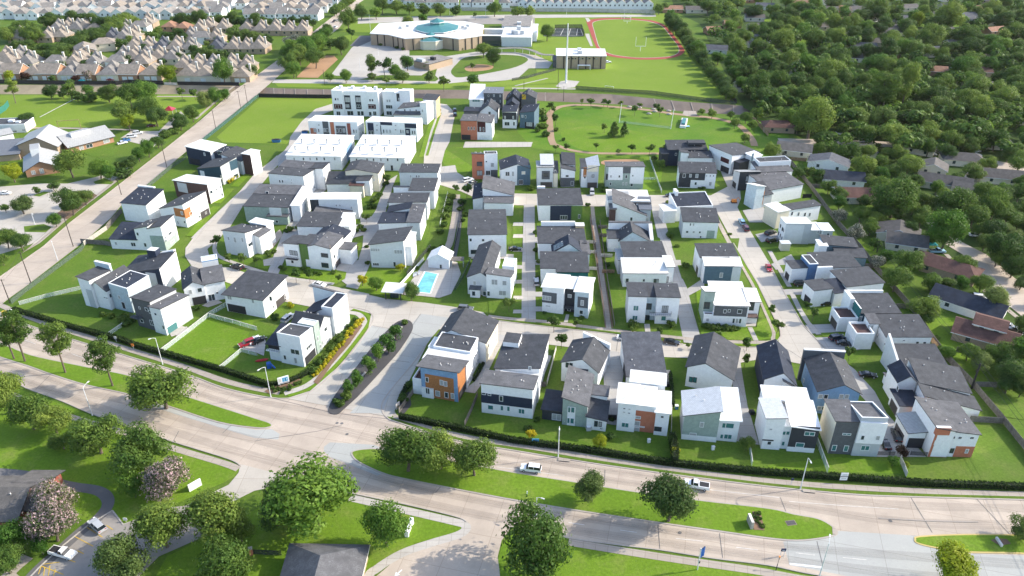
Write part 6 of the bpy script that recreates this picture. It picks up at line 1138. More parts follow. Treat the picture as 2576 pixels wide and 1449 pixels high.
kind('cra','lf_cra',zc=1.0,near=(8000,.042),blobs=26);kind('whi','lf_whi',zc=.95,blobs=14,n=2);kind('tal','lf_oak','tall',zc=1.75,blobs=18);kind('wil','lf_wil',zc=1.0,blobs=18);kind('con','lf_drk','cone',zc=1.0,blobs=22,n=2,fork=.3)
kind('yng','lf_shr','round',zc=1.75,near=(700,.12),far=(320,.19),blobs=9,fork=.62,rad=.035);kind('gold','lf_gold',zc=1.2,near=(1400,.09),blobs=10,n=1);kind('shr','lf_shr','round',zc=.55,near=(900,.11),far=(400,.17),blobs=9,flat=.6,n=3,fork=.3);kind('red','lf_red',zc=.7,near=(900,.1),blobs=9,n=1,fork=.3);kind('mag','lf_bri','tall',zc=1.35,near=(1500,.085),blobs=18,n=3,fork=.3)
kind('yls','lf_gold','round',zc=.5,near=(500,.13),far=(300,.17),blobs=8,flat=.5,n=1,fork=.3)
def tree(key,x,y,r,label,name='tree',cat='tree',group=None,zs=1.0,lod=None):
    """crown centre and crown radius in the current tile"""
    dx,dy=dpx((x,y));rp=r*SCL*(1.16 if r*SCL>19 else 1.28);zc=TREES[key,'n',0][2];rm=4.0
    for _ in range(12):
        w_=atd(dx,dy,zc*rm*zs);rm=rp*depth_of(w_)/FPX
    if name=='tree':name=KIND.get(key,'tree')
    lod=lod or ('n' if rp>19 else 'f');i=R.randrange(TREES[key]);cm,tm,_=TREES[key,lod,i]
    e=empty(name,Vector((w_.x,w_.y,0)),label,cat,group,R.uniform(0,6.28));q1,q2=R.uniform(.88,1.14),R.uniform(.88,1.14);s=(rm*q1,rm*q2,rm*zs*R.uniform(.86,1.16))
    child('crown',cm,e,sc=s);child('trunk',tm,e,sc=s);return e
def trees(c,r,key,desc,phrase,pts,group=None,name='tree',cat='tree',zs=1.0):
    T(c,r);pts=sorted(pts)
    for i,p in enumerate(pts):
        lab=f"{desc}, {ordn(i)} from left {phrase}" if len(pts)>1 else f"{desc} {phrase}"
        tree(key,p[0],p[1],p[2],lab,name,cat,group,zs*R.uniform(.92,1.08))
GM_='trees on the boulevard medians'
trees(None,None,'pin','tall sparse pine with bare trunk','on the west boulevard median',[(8,832,38),(36,838,37),(140,868,42),(260,898,44)],GM_,'pine_tree')
T();tree('oak',400,962,68,'dense round oak at the middle of the west boulevard median','oak_tree',group=GM_)
trees(None,None,'oak','broad oak','at the nose of the east boulevard median',[(1022,1125,70),(1105,1125,62),(1192,1152,50)],GM_,'oak_tree')
tree('wil',1476,1222,46,'bushy pale green tree standing alone on the east boulevard median',group=GM_);tree('wil',1690,1250,74,'wide willowy tree on the east median beside the white pickup',group=GM_)
tree('oak',1340,1362,92,'large oak on the south verge beside the painted drive','oak_tree');tree('yel',2400,1418,66,'yellow-green rounded tree at the lower right margin');tree('drk',2580,1330,34,'dark tree cut off by the right edge beside the third median')
trees(None,None,'oak','spreading oak','on the lawn at the left edge',[(5,990,50),(70,1038,46),(130,1055,42),(235,1083,58),(150,1100,30)],'oaks on the southwest lawn','oak_tree')
tree('oak',350,1130,66,'oak on the corner lawn behind the pink crape myrtle','oak_tree');tree('bri',330,1215,40,'small green tree left of the pink crape myrtle')
tree('cra',414,1196,60,'round pink-flowering crape myrtle on the corner lawn','crape_myrtle');tree('cra',140,1245,62,'upper of two pale pink crape myrtles beside the parking lot','crape_myrtle');tree('cra',125,1310,62,'lower of two pale pink crape myrtles beside the parking lot','crape_myrtle')
tree('bri',35,1350,42,'bright green shrub-like tree beside the lower crape myrtle');tree('bri',100,1372,26,'small bright tree by the kerb of the parking lot');tree('oak',8,1405,46,'oak cut off by the lower left corner','oak_tree')
tree('oak',540,1288,82,'tall oak west of the entry drive above the parking lot','oak_tree');tree('oak',405,1325,60,'oak between the silver car and the south lawn','oak_tree');tree('wil',305,1392,66,'leafy tree at the bottom edge by the parking bays');tree('oak',552,1405,76,'oak at the bottom edge left of the grey hipped roof','oak_tree');tree('oak',600,1325,42,'shaded oak between the tall oak and the great bright tree','oak_tree')
tree('bri',782,1235,106,'great bright green tree on the corner of the south lawn',zs=.95);tree('wil',690,1270,62,'paler green tree leaning against the great bright tree');tree('bri',966,1322,60,'dense globe-shaped tree on the south lawn')
T(1,2)
trees(1,2,'mag','small leafy magnolia','in the black bed of the entrance median',[(925,1000,62),(1010,895,82),(1125,765,84),(1222,645,84),(1325,545,76),(1408,430,74)],'magnolias in the entrance median','magnolia')
trees(1,2,'shr','low clipped shrub','at the tips of the entrance median',[(1500,345,36),(850,1150,60),(900,1080,70),(805,1135,40)],None,'shrub','shrub')
GL='trees west of the side street'
T(0,1)
for k,x,y,r,l in (('yel',115,275,92,'light green tree in front of the community hall'),('oak',690,180,140,'tall open tree in front of the hall entrance'),('bri',985,230,105,'full green tree by the driveway of the community hall'),('bri',1090,290,70,'smaller green tree beside the full green tree by the drive'),('wil',200,580,118,'pale green tree in the middle of the car park'),('drk',700,580,130,'large dark bushy tree beside the west street'),('drk',840,520,90,'dark bush joined to the large bushy tree by the west street'),('oak',45,930,110,'oak at the left edge above the street verge'),('oak',200,970,100,'oak leaning over the street verge'),('bri',545,760,62,'small green tree on the island with boulders'),('oak',45,640,42,'little dark tree left of the pale car park tree'),('drk',370,465,36,'small round bush on a car park island'),('drk',530,410,55,'small round tree on the next car park island'),('oak',20,1160,55,'low green shrub at the left edge by the dry bank'),('drk',1310,170,65,'round dark shrub beside the car park bend'),('shr',1205,220,60,'light green shrub beside the car park bend'),('bri',1390,100,62,'green bush by the street north of the car park'),('bri',1480,40,75,'taller bush by the street north of the car park'),('shr',1230,290,90,'spreading ground shrubs along the street bank')):tree(k,x,y,r,l,group=GL)
T(0,0)
for k,x,y,r,l in (('drk',1075,925,95,'leftmost tree of the dark clump in the park'),('oak',1290,930,120,'middle tree of the dark clump in the park'),('bri',1450,900,125,'brightest tall tree of the park clump'),('oak',1470,1060,130,'lower tree of the park clump'),('oak',1240,1090,125,'tree at the lower left of the park clump'),('drk',1560,1150,110,'dark tree at the foot of the park clump'),('yel',1285,1225,72,'small lime tree in front of the park clump'),('drk',500,915,65,'round dark tree on the park edge near the channel'),('tal',690,890,58,'upright tree on the park edge near the channel'),('bri',885,905,60,'spreading bright tree near the channel'),('shr',880,970,90,'low bright shrubs under the spreading tree'),('wil',625,930,50,'grey-green tree between two park edge trees'),('drk',770,960,50,'dark small tree with a white crown top near the channel'),('drk',270,1170,72,'low dark bush behind the flat white building'),('drk',1800,1200,105,'dark tree beside the red tent roof'),('oak',1930,1140,70,'dark tree right of the red tent roof'),('shr',1640,1345,62,'light shrub by the parked white cars'),('shr',1735,1310,56,'light shrub at the street bank by the cars'),('oak',1580,1415,60,'brownish shrub nearest the parked cars'),('wil',2060,985,75,'grey-green bush on the street bank by the bridge'),('bri',2150,960,80,'bright bush on the street bank by the bridge'),('bri',2250,930,62,'last bush on the street bank before the bridge'),('yng',1820,920,34,'slim sapling in front of the channel bank'),('yng',1950,915,42,'broader sapling in front of the channel bank'),('yel',1690,715,105,'brilliant yellow-green tree in the fence row'),('bri',2240,720,102,'full bright green tree in the fence row'),('yel',95,760,50,'yellow topped tree at the left of the fence row'),('pin',110,890,62,'thin conifer on the channel bank at left'),('wil',2530,690,70,'grey-green tree at the street end of the fence row'),('red',250,770,45,'reddish shrub in front of the tan garages'),('cra',885,765,48,'pink shrub in front of the tan garages'),('red',755,780,36,'dark red shrub beside the pink one'),('wil',530,785,36,'cream flowering shrub between garages')):tree(k,x,y,r,l,group=GL)
def belt(c,r,key,desc,phrase,line,n,rad,jit,group):
    T(c,r);pts=[]
    for i in range(n):
        t=(i+.5)/n*(len(line)-1);k=min(int(t),len(line)-2);f=t -k
        pts.append((line[k][0]+(line[k+1][0]-line[k][0])*f+R.uniform(-jit,jit),line[k][1]+(line[k+1][1]-line[k][1])*f+R.uniform(-jit,jit)*.5,rad*R.uniform(.75,1.25)))
    trees(c,r,key,desc,phrase,pts,group)
BG='tree belts among the tan roofed houses'
belt(0,0,'drk','dark dense tree','in the long dark belt between tan houses',[(130,470),(350,500),(600,480),(800,400),(1000,340)],17,75,30,BG)
belt(0,0,'drk','dark tree','in the lower end of the dark belt',[(280,560),(440,560),(640,540)],6,70,20,BG)
belt(0,0,'oak','mid green tree','in the upper left grove',[(40,370),(140,290),(260,250),(300,330),(400,340)],8,78,25,BG)
belt(0,0,'drk','dark tree','in the upper belt below the pale houses',[(380,190),(600,200),(900,205),(1100,230),(1300,190)],15,62,20,BG)
belt(0,0,'oak','green tree','in the belt above the lone houses',[(1040,290),(1200,240),(1330,190)],6,68,20,BG)
belt(0,0,'drk','dark tree','in the upper belt past the orange roofs',[(1700,200),(1900,190),(2150,185),(2300,190),(2450,215),(2576,215)],12,58,15,BG)
belt(0,0,'drk','dark tree','in the grove above the fourth tan row',[(1640,370),(1840,350)],4,62,15,BG);belt(0,0,'drk','dark tree','in the grove by the fifth tan row',[(2330,385),(2560,370),(2700,390)],6,62,15,BG)
belt(0,0,'drk','dark tree','in the grove above the right garages',[(1950,570),(2150,560),(2330,580),(2480,600)],7,70,18,BG);belt(0,0,'oak','green tree','in the little grove below the third tan row',[(950,590),(1080,600)],3,45,10,BG)
trees(0,0,'oak','small garden tree','scattered between the tan roofs',[(680,570,40),(1220,440,50),(1310,390,40),(1520,370,55),(2170,395,35),(2060,400,30),(1900,600,40),(1430,330,40),(1590,300,40),(540,330,40),(2360,310,40),(2080,440,30),(1830,575,35)],BG)
belt(1,0,'drk','dark shrubby tree','along the pale row by the west street',[(0,205),(200,210),(400,205),(600,225)],11,36,8,BG)
belt(1,0,'oak','street tree','along the west street at the top',[(770,110),(830,80),(900,20),(960,-10)],6,42,8,BG)
GSC='trees on the school grounds'
T(1,0)
for k,x,y,r,l in (('oak',320,620,95,'tall tree at the corner of the service road'),('bri',370,690,70,'bright lower tree at the corner of the service road'),('whi',380,400,100,'feathery pale tree along the west street by the school'),('bri',500,470,115,'tall bright tree beside the dirt slope'),('oak',590,560,105,'dark tree nearest the dirt slope'),('oak',430,530,105,'full tree behind the service road corner'),('wil',620,380,75,'grey-green tree along the west street by the school'),('oak',720,310,62,'small tree along the west street above the school'),('drk',850,450,88,'wide dark tree beside the school car park'),('yng',955,318,38,'young tree on the school lawn'),('drk',745,430,55,'dark shrub by the side road'),('bri',740,770,42,'small upright tree on the service road verge'),('bri',900,755,62,'round-headed tree on the service road verge'),('tal',1160,640,62,'tall tree with open crown before the plaza'),('yng',1285,640,66,'slender yellowish tree before the plaza'),('bri',1395,700,66,'left tree of the dense group before the plaza'),('bri',1520,620,68,'upper tree of the dense group before the plaza'),('oak',1470,740,72,'lower tree of the dense group before the plaza'),('wil',1165,760,45,'low tree under the tall open crown'),('yng',1305,790,40,'sapling on the verge before the plaza'),('wil',1740,770,52,'bare grey-green tree beside the service building'),('bri',1715,650,36,'small bright tree against the service building'),('yng',1885,805,52,'leafy young tree at the mouth of the school drive'),('bri',2180,800,52,'young tree on the verge near the dark houses'),('oak',2290,480,72,'left tree of the pair on the drive island'),('drk',2385,570,80,'dark right tree of the pair on the drive island'),('yng',2180,665,26,'sapling on the drive island'),('drk',1560,440,42,'dark cypress against the school wall'),('oak',920,180,100,'broad tree on the school lawn by the street'),('oak',1055,100,70,'tree behind the school lawn'),('bri',1205,115,58,'bright tree behind the school lawn'),('oak',1265,45,72,'tall tree on the far road behind the school'),('oak',1410,50,66,'second tall tree on the far road'),('oak',1545,75,52,'third tree on the far road'),('drk',1690,90,58,'dark tree on the far road behind the skylight'),('drk',1850,85,60,'dark tree on the far road right of the skylight'),('drk',2010,95,52,'dark round tree on the far road'),('oak',2400,85,60,'tree at the corner of the rear court'),('oak',1520,185,55,'bush behind the school roof'),('bri',1680,175,45,'bright bush behind the school roof'),('yng',2205,150,22,'tiny pale tree beside the rear road')):tree(k,x,y,r,l,group=GSC)
trees(1,0,'shr','low shrub','along the foot of the school wall',[(1250,440,26),(1310,435,22),(1370,450,22),(1420,475,20),(1480,490,22),(2080,490,20),(2130,480,18)],None,'shrub','shrub')
trees(2,0,'oak','tree','beside the school wing and courts',[(355,300,76),(60,112,56),(175,108,52),(1480,80,45),(1540,60,40)],GSC)
belt(2,0,'drk','dark boundary tree','in the line along the playing field',[(1560,170),(1640,250),(1720,320),(1790,430),(1880,560),(1990,680),(2120,830),(2230,950)],24,70,18,'boundary trees of the playing field')
trees(2,0,'bri','bright tree','standing out of the field boundary line',[(1600,160,55),(1880,480,70),(2080,560,70),(2260,720,85),(2330,830,80),(2200,640,75)],'boundary trees of the playing field')
trees(2,0,'yng','slim sapling','beside the upper park trail',[(380,1050,36),(425,1080,34),(795,1020,34),(700,1010,24),(925,1010,30),(965,1020,26),(1090,1030,26),(1240,1085,34),(1290,1050,26),(1455,1060,30),(1490,1110,32),(440,1190,36)],'saplings round the park','sapling')
trees(2,0,'oak','small park tree','on the east bend of the park trail',[(1910,1115,36),(2015,1140,38),(2205,1150,42),(2245,1235,46),(2420,1250,46),(2360,1160,60),(2470,1130,50),(2350,1380,45)],'saplings round the park')
T(2,0);tree('con',1032,1300,62,'larger of two dark bushes in the middle of the park','bush','bush');tree('con',1132,1310,52,'smaller of two dark bushes in the middle of the park','bush','bush');tree('yng',930,1275,30,'small sapling left of the two park bushes','sapling')
trees(2,0,'shr','straggling shrub','on the planted bank beside the slate blue house',[(300,1130,55),(330,1190,45),(300,1260,50),(340,1340,50),(260,1310,32),(440,1300,30),(515,1400,22)],None,'shrub','shrub')
trees(2,1,'yng','slim sapling','along the lower park trail',[(1065,65,28),(1212,25,36),(1388,40,40),(1525,25,38),(850,15,28),(440,20,28),(550,30,28)],'saplings round the park','sapling')
trees(2,1,'oak','small tree','behind the dark brown and white house',[(1495,200,45),(1430,140,32),(2110,55,55),(2015,95,32),(2160,190,35)])
SG='young street trees of the new houses'
trees(2,2,'yng','young street tree','on the verge of the main street',[(425,320,64),(655,345,42),(500,500,56),(1225,425,32),(1485,440,42),(2085,510,50),(2375,530,54),(2350,708,50),(1775,570,24)],SG,'street_tree')
trees(3,2,'yng','young street tree','along the east street',[(35,215,44),(110,355,54),(405,165,38),(460,255,46),(830,650,56)],SG,'street_tree')
trees(1,1,'yng','young garden tree','in the loop street gardens',[(390,1290,54),(530,1295,52),(0,1160,34),(1110,730,34),(2010,440,36),(2120,460,46),(1310,320,44),(830,1340,34),(2430,440,22)],SG,'street_tree')
T(0,1)
for x,y,l in ((2300,1120,'sapling at the outer bend of the loop street'),(2435,1135,'yellowish sapling at the bend of the loop street'),(2160,970,'tiny sapling on the inner bend of the loop street')):tree('yng',x,y,44,l,'street_tree',group=SG)
T(1,1);tree('gold',1450,1225,44,'golden small tree beside the tilted-roof house','street_tree');tree('gold',1065,1355,54,'golden round tree on the club lawn','street_tree');tree('bri',1205,1400,64,'green shrub on the club lawn','shrub','shrub')
T(1,2);tree('oak',1560,35,92,'rounded tree beside the pool pavilion');tree('yng',2545,130,60,'small tree in front of the porch above the traffic circle','street_tree')
trees(1,1,'shr','lush shrub','in the planted swale east of the third column',[(1960,520,42),(1950,580,46),(1930,650,50),(1910,720,52),(1890,800,44),(1860,870,42),(1780,1050,36),(1860,1040,50),(2080,570,48),(2060,640,40),(2110,700,34),(2090,760,30)],'swale planting','shrub','shrub')
trees(2,1,'shr','garden shrub','among the middle columns of houses',[(190,440,40),(930,450,42),(1890,440,20),(1925,440,22),(765,610,28),(240,880,34),(240,1060,30),(260,1340,28),(1565,580,26),(1600,910,50),(1660,1020,26),(1750,1220,44),(960,1210,40),(270,1180,26),(2030,780,22),(2200,900,22)],None,'shrub','shrub')
trees(2,2,'shr','garden shrub','before the houses on the main street',[(1235,365,62),(1605,360,48),(1200,375,40),(1950,380,44),(2010,385,46),(2080,390,46),(2150,395,46),(2220,395,40),(2270,395,36),(250,1310,34),(180,1400,44),(1000,1320,30),(330,245,22),(700,290,26),(900,1390,44)],None,'shrub','shrub')
trees(0,2,'shr','garden shrub','beside the south west cluster',[(1040,250,42),(1110,275,40),(1230,290,62),(1270,330,55),(1350,310,38),(1970,190,42)],None,'shrub','shrub')
trees(1,2,'yls','yellow-flowering shrub','in the bed along the entrance',[(620,845,30),(665,790,30),(705,740,28),(740,695,30),(780,650,28),(825,600,30),(870,545,30),(915,485,30),(960,425,30),(1005,375,30),(1045,335,28),(600,870,30),(640,820,30),(690,760,30),(720,720,28),(760,670,30),(800,630,28),(850,570,30),(890,520,30),(940,450,32),(980,400,30),(1030,350,32),(1060,320,28),(350,170,34)],'yellow shrubs along the entrance','shrub','shrub')
trees(1,2,'shr','green shrub','behind the yellow shrubs of the entrance bed',[(560,800,42),(620,740,46),(680,680,44),(730,610,44),(760,560,46),(820,500,60),(880,450,36),(940,380,36),(1000,320,36),(180,285,46),(560,830,36)],'green shrubs along the entrance','shrub','shrub')
trees(1,2,'shr','clipped low shrub','round the blank sign board',[(170,1005,26),(220,1010,26),(280,1005,26),(340,985,26),(400,960,26),(450,940,26),(190,1035,24),(260,1040,24),(330,1020,24)],'clipped shrubs at the sign','shrub','shrub')
trees(1,2,'drk','dark evergreen shrub','beside the terrace of the blue-framed house',[(1540,960,46),(1480,1080,40),(1500,1120,36),(1450,1130,36)],None,'shrub','shrub')
trees(1,1,'shr','leafy garden shrub','between the western columns of houses',[(1290,340,40),(1270,400,34),(1310,385,30),(1240,500,36),(1180,560,36),(1215,540,32),(1150,620,34),(1195,625,30),(980,835,36),(1005,865,34),(1050,830,34),(1085,865,30),(645,330,36),(660,285,32),(685,350,30),(470,590,40),(440,640,32),(420,680,28),(350,850,40),(300,865,30),(420,830,34),(250,1240,28),(290,1255,26),(480,1250,30),(600,1295,26),(650,1305,24),(780,1290,30),(110,1080,30),(180,1080,28),(130,1115,26),(1330,640,26),(1300,700,24),(1120,1190,30),(1600,1240,30),(1110,1030,24)],None,'shrub','shrub')
trees(0,1,'yls','bright yellow clipped shrub','in the bed by the dark teal house',[(2320,370,30),(2345,345,30),(2370,320,30),(2395,295,28)],'yellow shrubs by the teal house','shrub','shrub')
T(2,3);tree('yel',885,100,62,'lime green shrub on the boulevard hedge below the orange brick bay','shrub','shrub');tree('gold',1640,190,52,'golden green shrub at the foot of the tall side hedge','shrub','shrub');tree('drk',1625,90,52,'dark upright shrub above the golden one on the side hedge','shrub','shrub');tree('oak',2370,110,72,'round shrub beside the white fence of the metal-roofed houses','shrub','shrub');tree('gold',190,20,50,'yellow shrub above the blue sign','shrub','shrub');tree('drk',985,40,44,'dark shrub behind the lime green one','shrub','shrub')
T(3,3);tree('red',1345,195,66,'dark red shrub behind the corner fence','shrub','shrub');tree('bri',1265,290,50,'bright shrub left of the dark red shrub','shrub','shrub');tree('yel',1395,330,30,'yellowish shrub below the dark red shrub','shrub','shrub')
GE_='trees of the eastern neighbourhood'
def lone(c,r,lst):
    T(c,r)
    for k,x,y,rr,l in lst:tree(k,x,y,rr,l,group=GE_)
lone(3,0,[('tal',1210,830,150,'tallest tree of the wood, olive on its sunny side'),('tal',1400,850,130,'dark companion of the tallest tree'),('yel',1500,200,75,'lime tree beside the skylit house'),('drk',940,840,105,'rounded dark tree left of the tallest tree'),('oak',660,700,170,'wide dark oak by the grey ranch house'),('oak',150,410,120,'brownish tree near the palm'),('pin',30,520,60,'palm-like tree by the dormered house'),('bri',500,390,65,'light crown poking out of dark trees'),('oak',1660,340,130,'big lit oak in the upper wood'),('oak',1840,170,145,'tall oak at the upper road'),('oak',1100,70,110,'oak at the top edge of the wood'),('bri',400,180,80,'bright tree at the top left of the wood'),('drk',400,80,75,'dome-shaped tree near the orange roof'),('oak',840,220,100,'paired light oaks above the bare lane'),('drk',880,950,55,'dark red-leaved shrub tree in the lower wood'),('bri',150,990,75,'bright slender tree above the channel bend'),('oak',450,1150,210,'huge oak at the corner of the channel'),('oak',1640,1130,90,'small green tree by the long low roofs'),('oak',1910,1080,110,'forked tree beside the long low roofs'),('oak',2120,860,150,'wide oak with leaning trunk'),('oak',2390,960,160,'wide oak at the right margin'),('oak',910,1180,110,'lit tree left of the low dark roofs'),('oak',1200,1210,80,'small tree before the low dark roofs'),('drk',1420,1180,75,'dark small tree before the low dark roofs'),('oak',1300,1340,150,'broad tree by the street bend'),('oak',1640,1300,130,'broad tree right of the street bend'),('oak',2080,1340,140,'broad tree by the lit lawn'),('oak',1000,1330,90,'tree above the parked white van'),('drk',2390,1220,70,'tree on the lit lawn'),('yng',1210,1080,40,'lollipop sapling before the tallest tree'),('yng',960,1070,44,'sapling on the shaded lawn'),('bri',230,1200,75,'light green shrubby tree at the brown ranch house')])
lone(3,1,[('oak',1290,520,200,'spreading oak in the middle of the east gardens'),('oak',1150,400,130,'upper oak of the east gardens'),('oak',980,200,140,'oak above the black-roofed ranch house'),('bri',1800,880,190,'great light green tree over the old street'),('drk',1560,560,95,'dark tree right of the spreading oak'),('oak',1900,590,150,'rounded oak in the east wood'),('oak',2290,600,150,'lit oak at the right of the east wood'),('drk',2400,1020,200,'very dark tree at the right margin'),('drk',2290,820,130,'dark tree behind the white parked car'),('whi',730,700,85,'upper white-flowering tree by the back fence'),('whi',890,880,88,'lower white-flowering tree by the back fence'),('oak',940,700,85,'green tree between the two white-flowering trees'),('oak',1040,830,75,'green tree beside the long grey ranch house'),('bri',1700,440,60,'bright slim tree beside the blue covered car'),('oak',1430,190,130,'oak before the white gable'),('drk',2090,270,105,'dark tree before the white garage'),('drk',2430,90,90,'clipped round tree at the top right'),('oak',830,50,110,'forked tree by the old street'),('oak',1330,80,90,'grey-green tree at the street bend'),('drk',1830,70,100,'dark upright tree at the top of the wood'),('oak',2540,170,110,'oak at the right margin above the parked van'),('oak',2540,480,110,'oak at the right margin of the wood'),('oak',1430,1150,130,'thin-leaved tree by the flat rear roof'),('oak',1300,1340,140,'tree behind the back fence near the wires'),('oak',1660,1360,110,'tree at the corner of the long brown roof'),('bri',1960,1410,80,'bright shrubby tree on the old street verge'),('whi',1110,1180,70,'grey shrub by the back fence'),('bri',1200,1130,60,'light green tree by the back fence'),('drk',310,280,60,'shrub in the first fenced east garden'),('shr',420,270,60,'second shrub in the first fenced east garden'),('oak',40,60,80,'tree by the trail at the east corner'),('drk',1430,860,75,'dark tree behind the long grey ranch house')])
lone(3,2,[('oak',1590,170,150,'dark garden tree left of the blue-black roof'),('oak',1600,290,70,'lower branch tree by the back fence'),('bri',1800,640,80,'bright tree on the garden fence line'),('wil',2330,110,140,'bare-branched tree beside the white van'),('oak',2390,640,130,'tree beside the brown two-level house'),('drk',2480,840,170,'large dark tree at the right margin'),('drk',2420,760,120,'tree below the brown two-level house'),('drk',2560,350,90,'dark tree at the right margin by the parked cars'),('drk',2430,950,120,'dark tree beside the leaning black pole'),('drk',2560,1010,100,'lowest dark tree on the right margin'),('shr',1690,490,40,'shrub inside the lit east garden')])
lone(3,1,[('oak',620,420,70,'green tree beside the black-roofed ranch house'),('drk',1180,640,120,'dark oak below the spreading oak'),('oak',1560,700,120,'oak below the dark tree of the middle gardens'),('drk',1780,680,110,'dark tree above the great light green tree'),('oak',2080,720,120,'oak right of the great light green tree'),('oak',2180,470,110,'oak below the white garage house'),('drk',2380,520,100,'dark oak below the white eave house'),('oak',1000,60,80,'tree at the near bend of the old street'),('oak',1620,30,85,'tree at the top of the east gardens'),('drk',2050,20,85,'dark tree at the top of the curved drive'),('oak',2220,190,70,'tree by the curved drive'),('drk',1320,690,80,'dark tree behind the lower white-flowering tree'),('oak',1130,180,70,'tree beside the taupe gables'),('oak',520,40,60,'small tree behind the patio ranch house'),('drk',1680,620,75,'dark tree by the pale car'),('oak',2420,700,120,'oak above the very dark tree'),('drk',2200,960,110,'dark tree left of the very dark tree'),('oak',2320,1130,100,'oak on the old street corner'),('drk',2480,1230,120,'dark oak at the right margin of the old street'),('oak',1900,330,60,'small oak before the two-winged house'),('oak',1080,1010,55,'small tree beside the pole of the flat roof'),('drk',980,560,70,'dark tree right of the red roof')])
lone(3,0,[('drk',560,1400,90,'dark tree beside the street bend truck'),('oak',1500,1420,110,'oak over the old street bend'),('oak',1850,1400,110,'oak right of the old street bend'),('drk',2300,1400,110,'dark oak below the lit lawn')])
belt(1,0,'bri','bright street tree','in the thick group by the west street',[(300,560),(420,450),(560,480),(640,420),(700,340)],8,85,30,GSC)
belt(0,0,'drk','dark garden tree','between the tan rows',[(1150,600),(1800,600),(2100,480),(1500,460),(600,620),(1000,670)],16,46,60,BG)
T();hs=[proj(LOCS[o]+Vector((0,0,3)))for o in bpy.data.objects if o.name.startswith(('ranch_house','house_upper'))];tk=[proj(LOCS[o]+Vector((0,0,4)))for o in bpy.data.objects if o.get('category')=='tree']
sx=[((1957,362),(2330,374)),((2330,374),(2600,430)),((2330,560),(2420,640)),((2420,640),(2600,790)),((2440,460),(2480,420)),((2480,420),(2600,450))]
def seg(x,y,a,c):
    t=max(0,min(1,((x -a[0])*(c[0]-a[0])+(y -a[1])*(c[1]-a[1]))/((c[0]-a[0])**2+(c[1]-a[1])**2)));return math.hypot(x -a[0]-t*(c[0]-a[0]),y -a[1]-t*(c[1]-a[1]))
band={}
for gy in range(318,1000,17):
    for gx in range(1990,2620,24):
        x,y=gx+R.uniform(-9,9),gy+R.uniform(-6,6);r=(13+(y -318)*.035)*R.uniform(.75,1.3);lim=1975+max(0,y -395)*.86+26
        if x<lim or any(abs(x -a)<30+r*.6 and -20-r<y -b_<22 for a,b_ in hs)or any(math.hypot(x -a,(y -b_)*1.2)<r*1.5 for a,b_ in tk)or any(seg(x,y+r,*q)<13+r*.5 for q in sx):continue
        if y>640 and R.random()<.45:continue
        tk.append((x,y));band.setdefault((gy -318)//68,[]).append((x,y,r))
for k,l in band.items():
    for i,p in enumerate(sorted(l)):
        kd,ds=R.choice((('oak','green'),('drk','dark'),('oak','leafy'),('bri','bright'),('wil','grey-green')));tree(kd,*p,f"{ds} garden tree, {ordn(i)} from left in garden band {ORD[k]} of the east side",group=GE_)
# the rest of the wood: crowns one can still tell apart, set out along bands of the picture
T();lines=[(8,24,15),(34,30,17),(60,27,19),(90,26,21),(124,24,23),(160,21,24),(200,18,27),(240,15,28),(280,11,30)]
names=['top band','second band','third band','fourth band','fifth band','sixth band','seventh band','eighth band','ninth band']
for k,(y,n,rad)in enumerate(lines):
    x0={0:1700,1:1790,2:1815,3:1830,4:1850,5:1870,6:1905,7:1930,8:1960}[k];pts=[]
    for i in range(n):
        x=x0+(2600-x0)*(i+R.uniform(.1,.9))/n;yy=y+R.uniform(-14,14)
        pts.append((x,yy,rad*R.uniform(.7,1.2)))
    for i,p in enumerate(sorted(pts)):
        kd,ds=R.choice((('oak','green'),('drk','dark'),('drk','dark'),('oak','mid-green'),('bri','light green')))
        tree(kd,p[0],p[1],p[2],f"{ds} tree, {ordn(i)} from the left in the {names[k]} of the eastern wood",group=GE_)
# ================================================================= fences and hedges
def fence(label,pts,h,m='fence',every=3.0,post=None,name='wood_fence',raw=False,t=.06,pw=.1,cap=None):
    pts=pts if raw else [at(p)for p in pts]
    e=empty(name,pts[0],label,'fence');b=MB()
    for i in range(len(pts)-1):
        p,q=pts[i],pts[i+1];u=(q -p).normalized();n=Vector((-u.y,u.x,0));l=(q -p).length
        b.obox(p,u,n,0,l,-t/2,t/2,.05,h,m)
    b.build('panel',e)
    if cap:
        b=MB()
        for i in range(len(pts)-1):
            p,q=pts[i],pts[i+1];u=(q -p).normalized();n=Vector((-u.y,u.x,0));b.obox(p,u,n,0,(q -p).length,-.07,.07,h+.004,h+.09,cap)
        b.build('rail',e)
    L_=sum((pts[i+1]-pts[i]).length for i in range(len(pts)-1));step=max(every,L_/55);d=0.0
    b=MB();b.box((0,0,0),pw,pw,h+.12,post or m);me=b.mesh('post')
    for i in range(len(pts)-1):
        p,q=pts[i],pts[i+1];l=(q -p).length
        while d<l:child('post',me,e,p.lerp(q,d/l)-pts[0]);d+=step
        d-=l
    return e
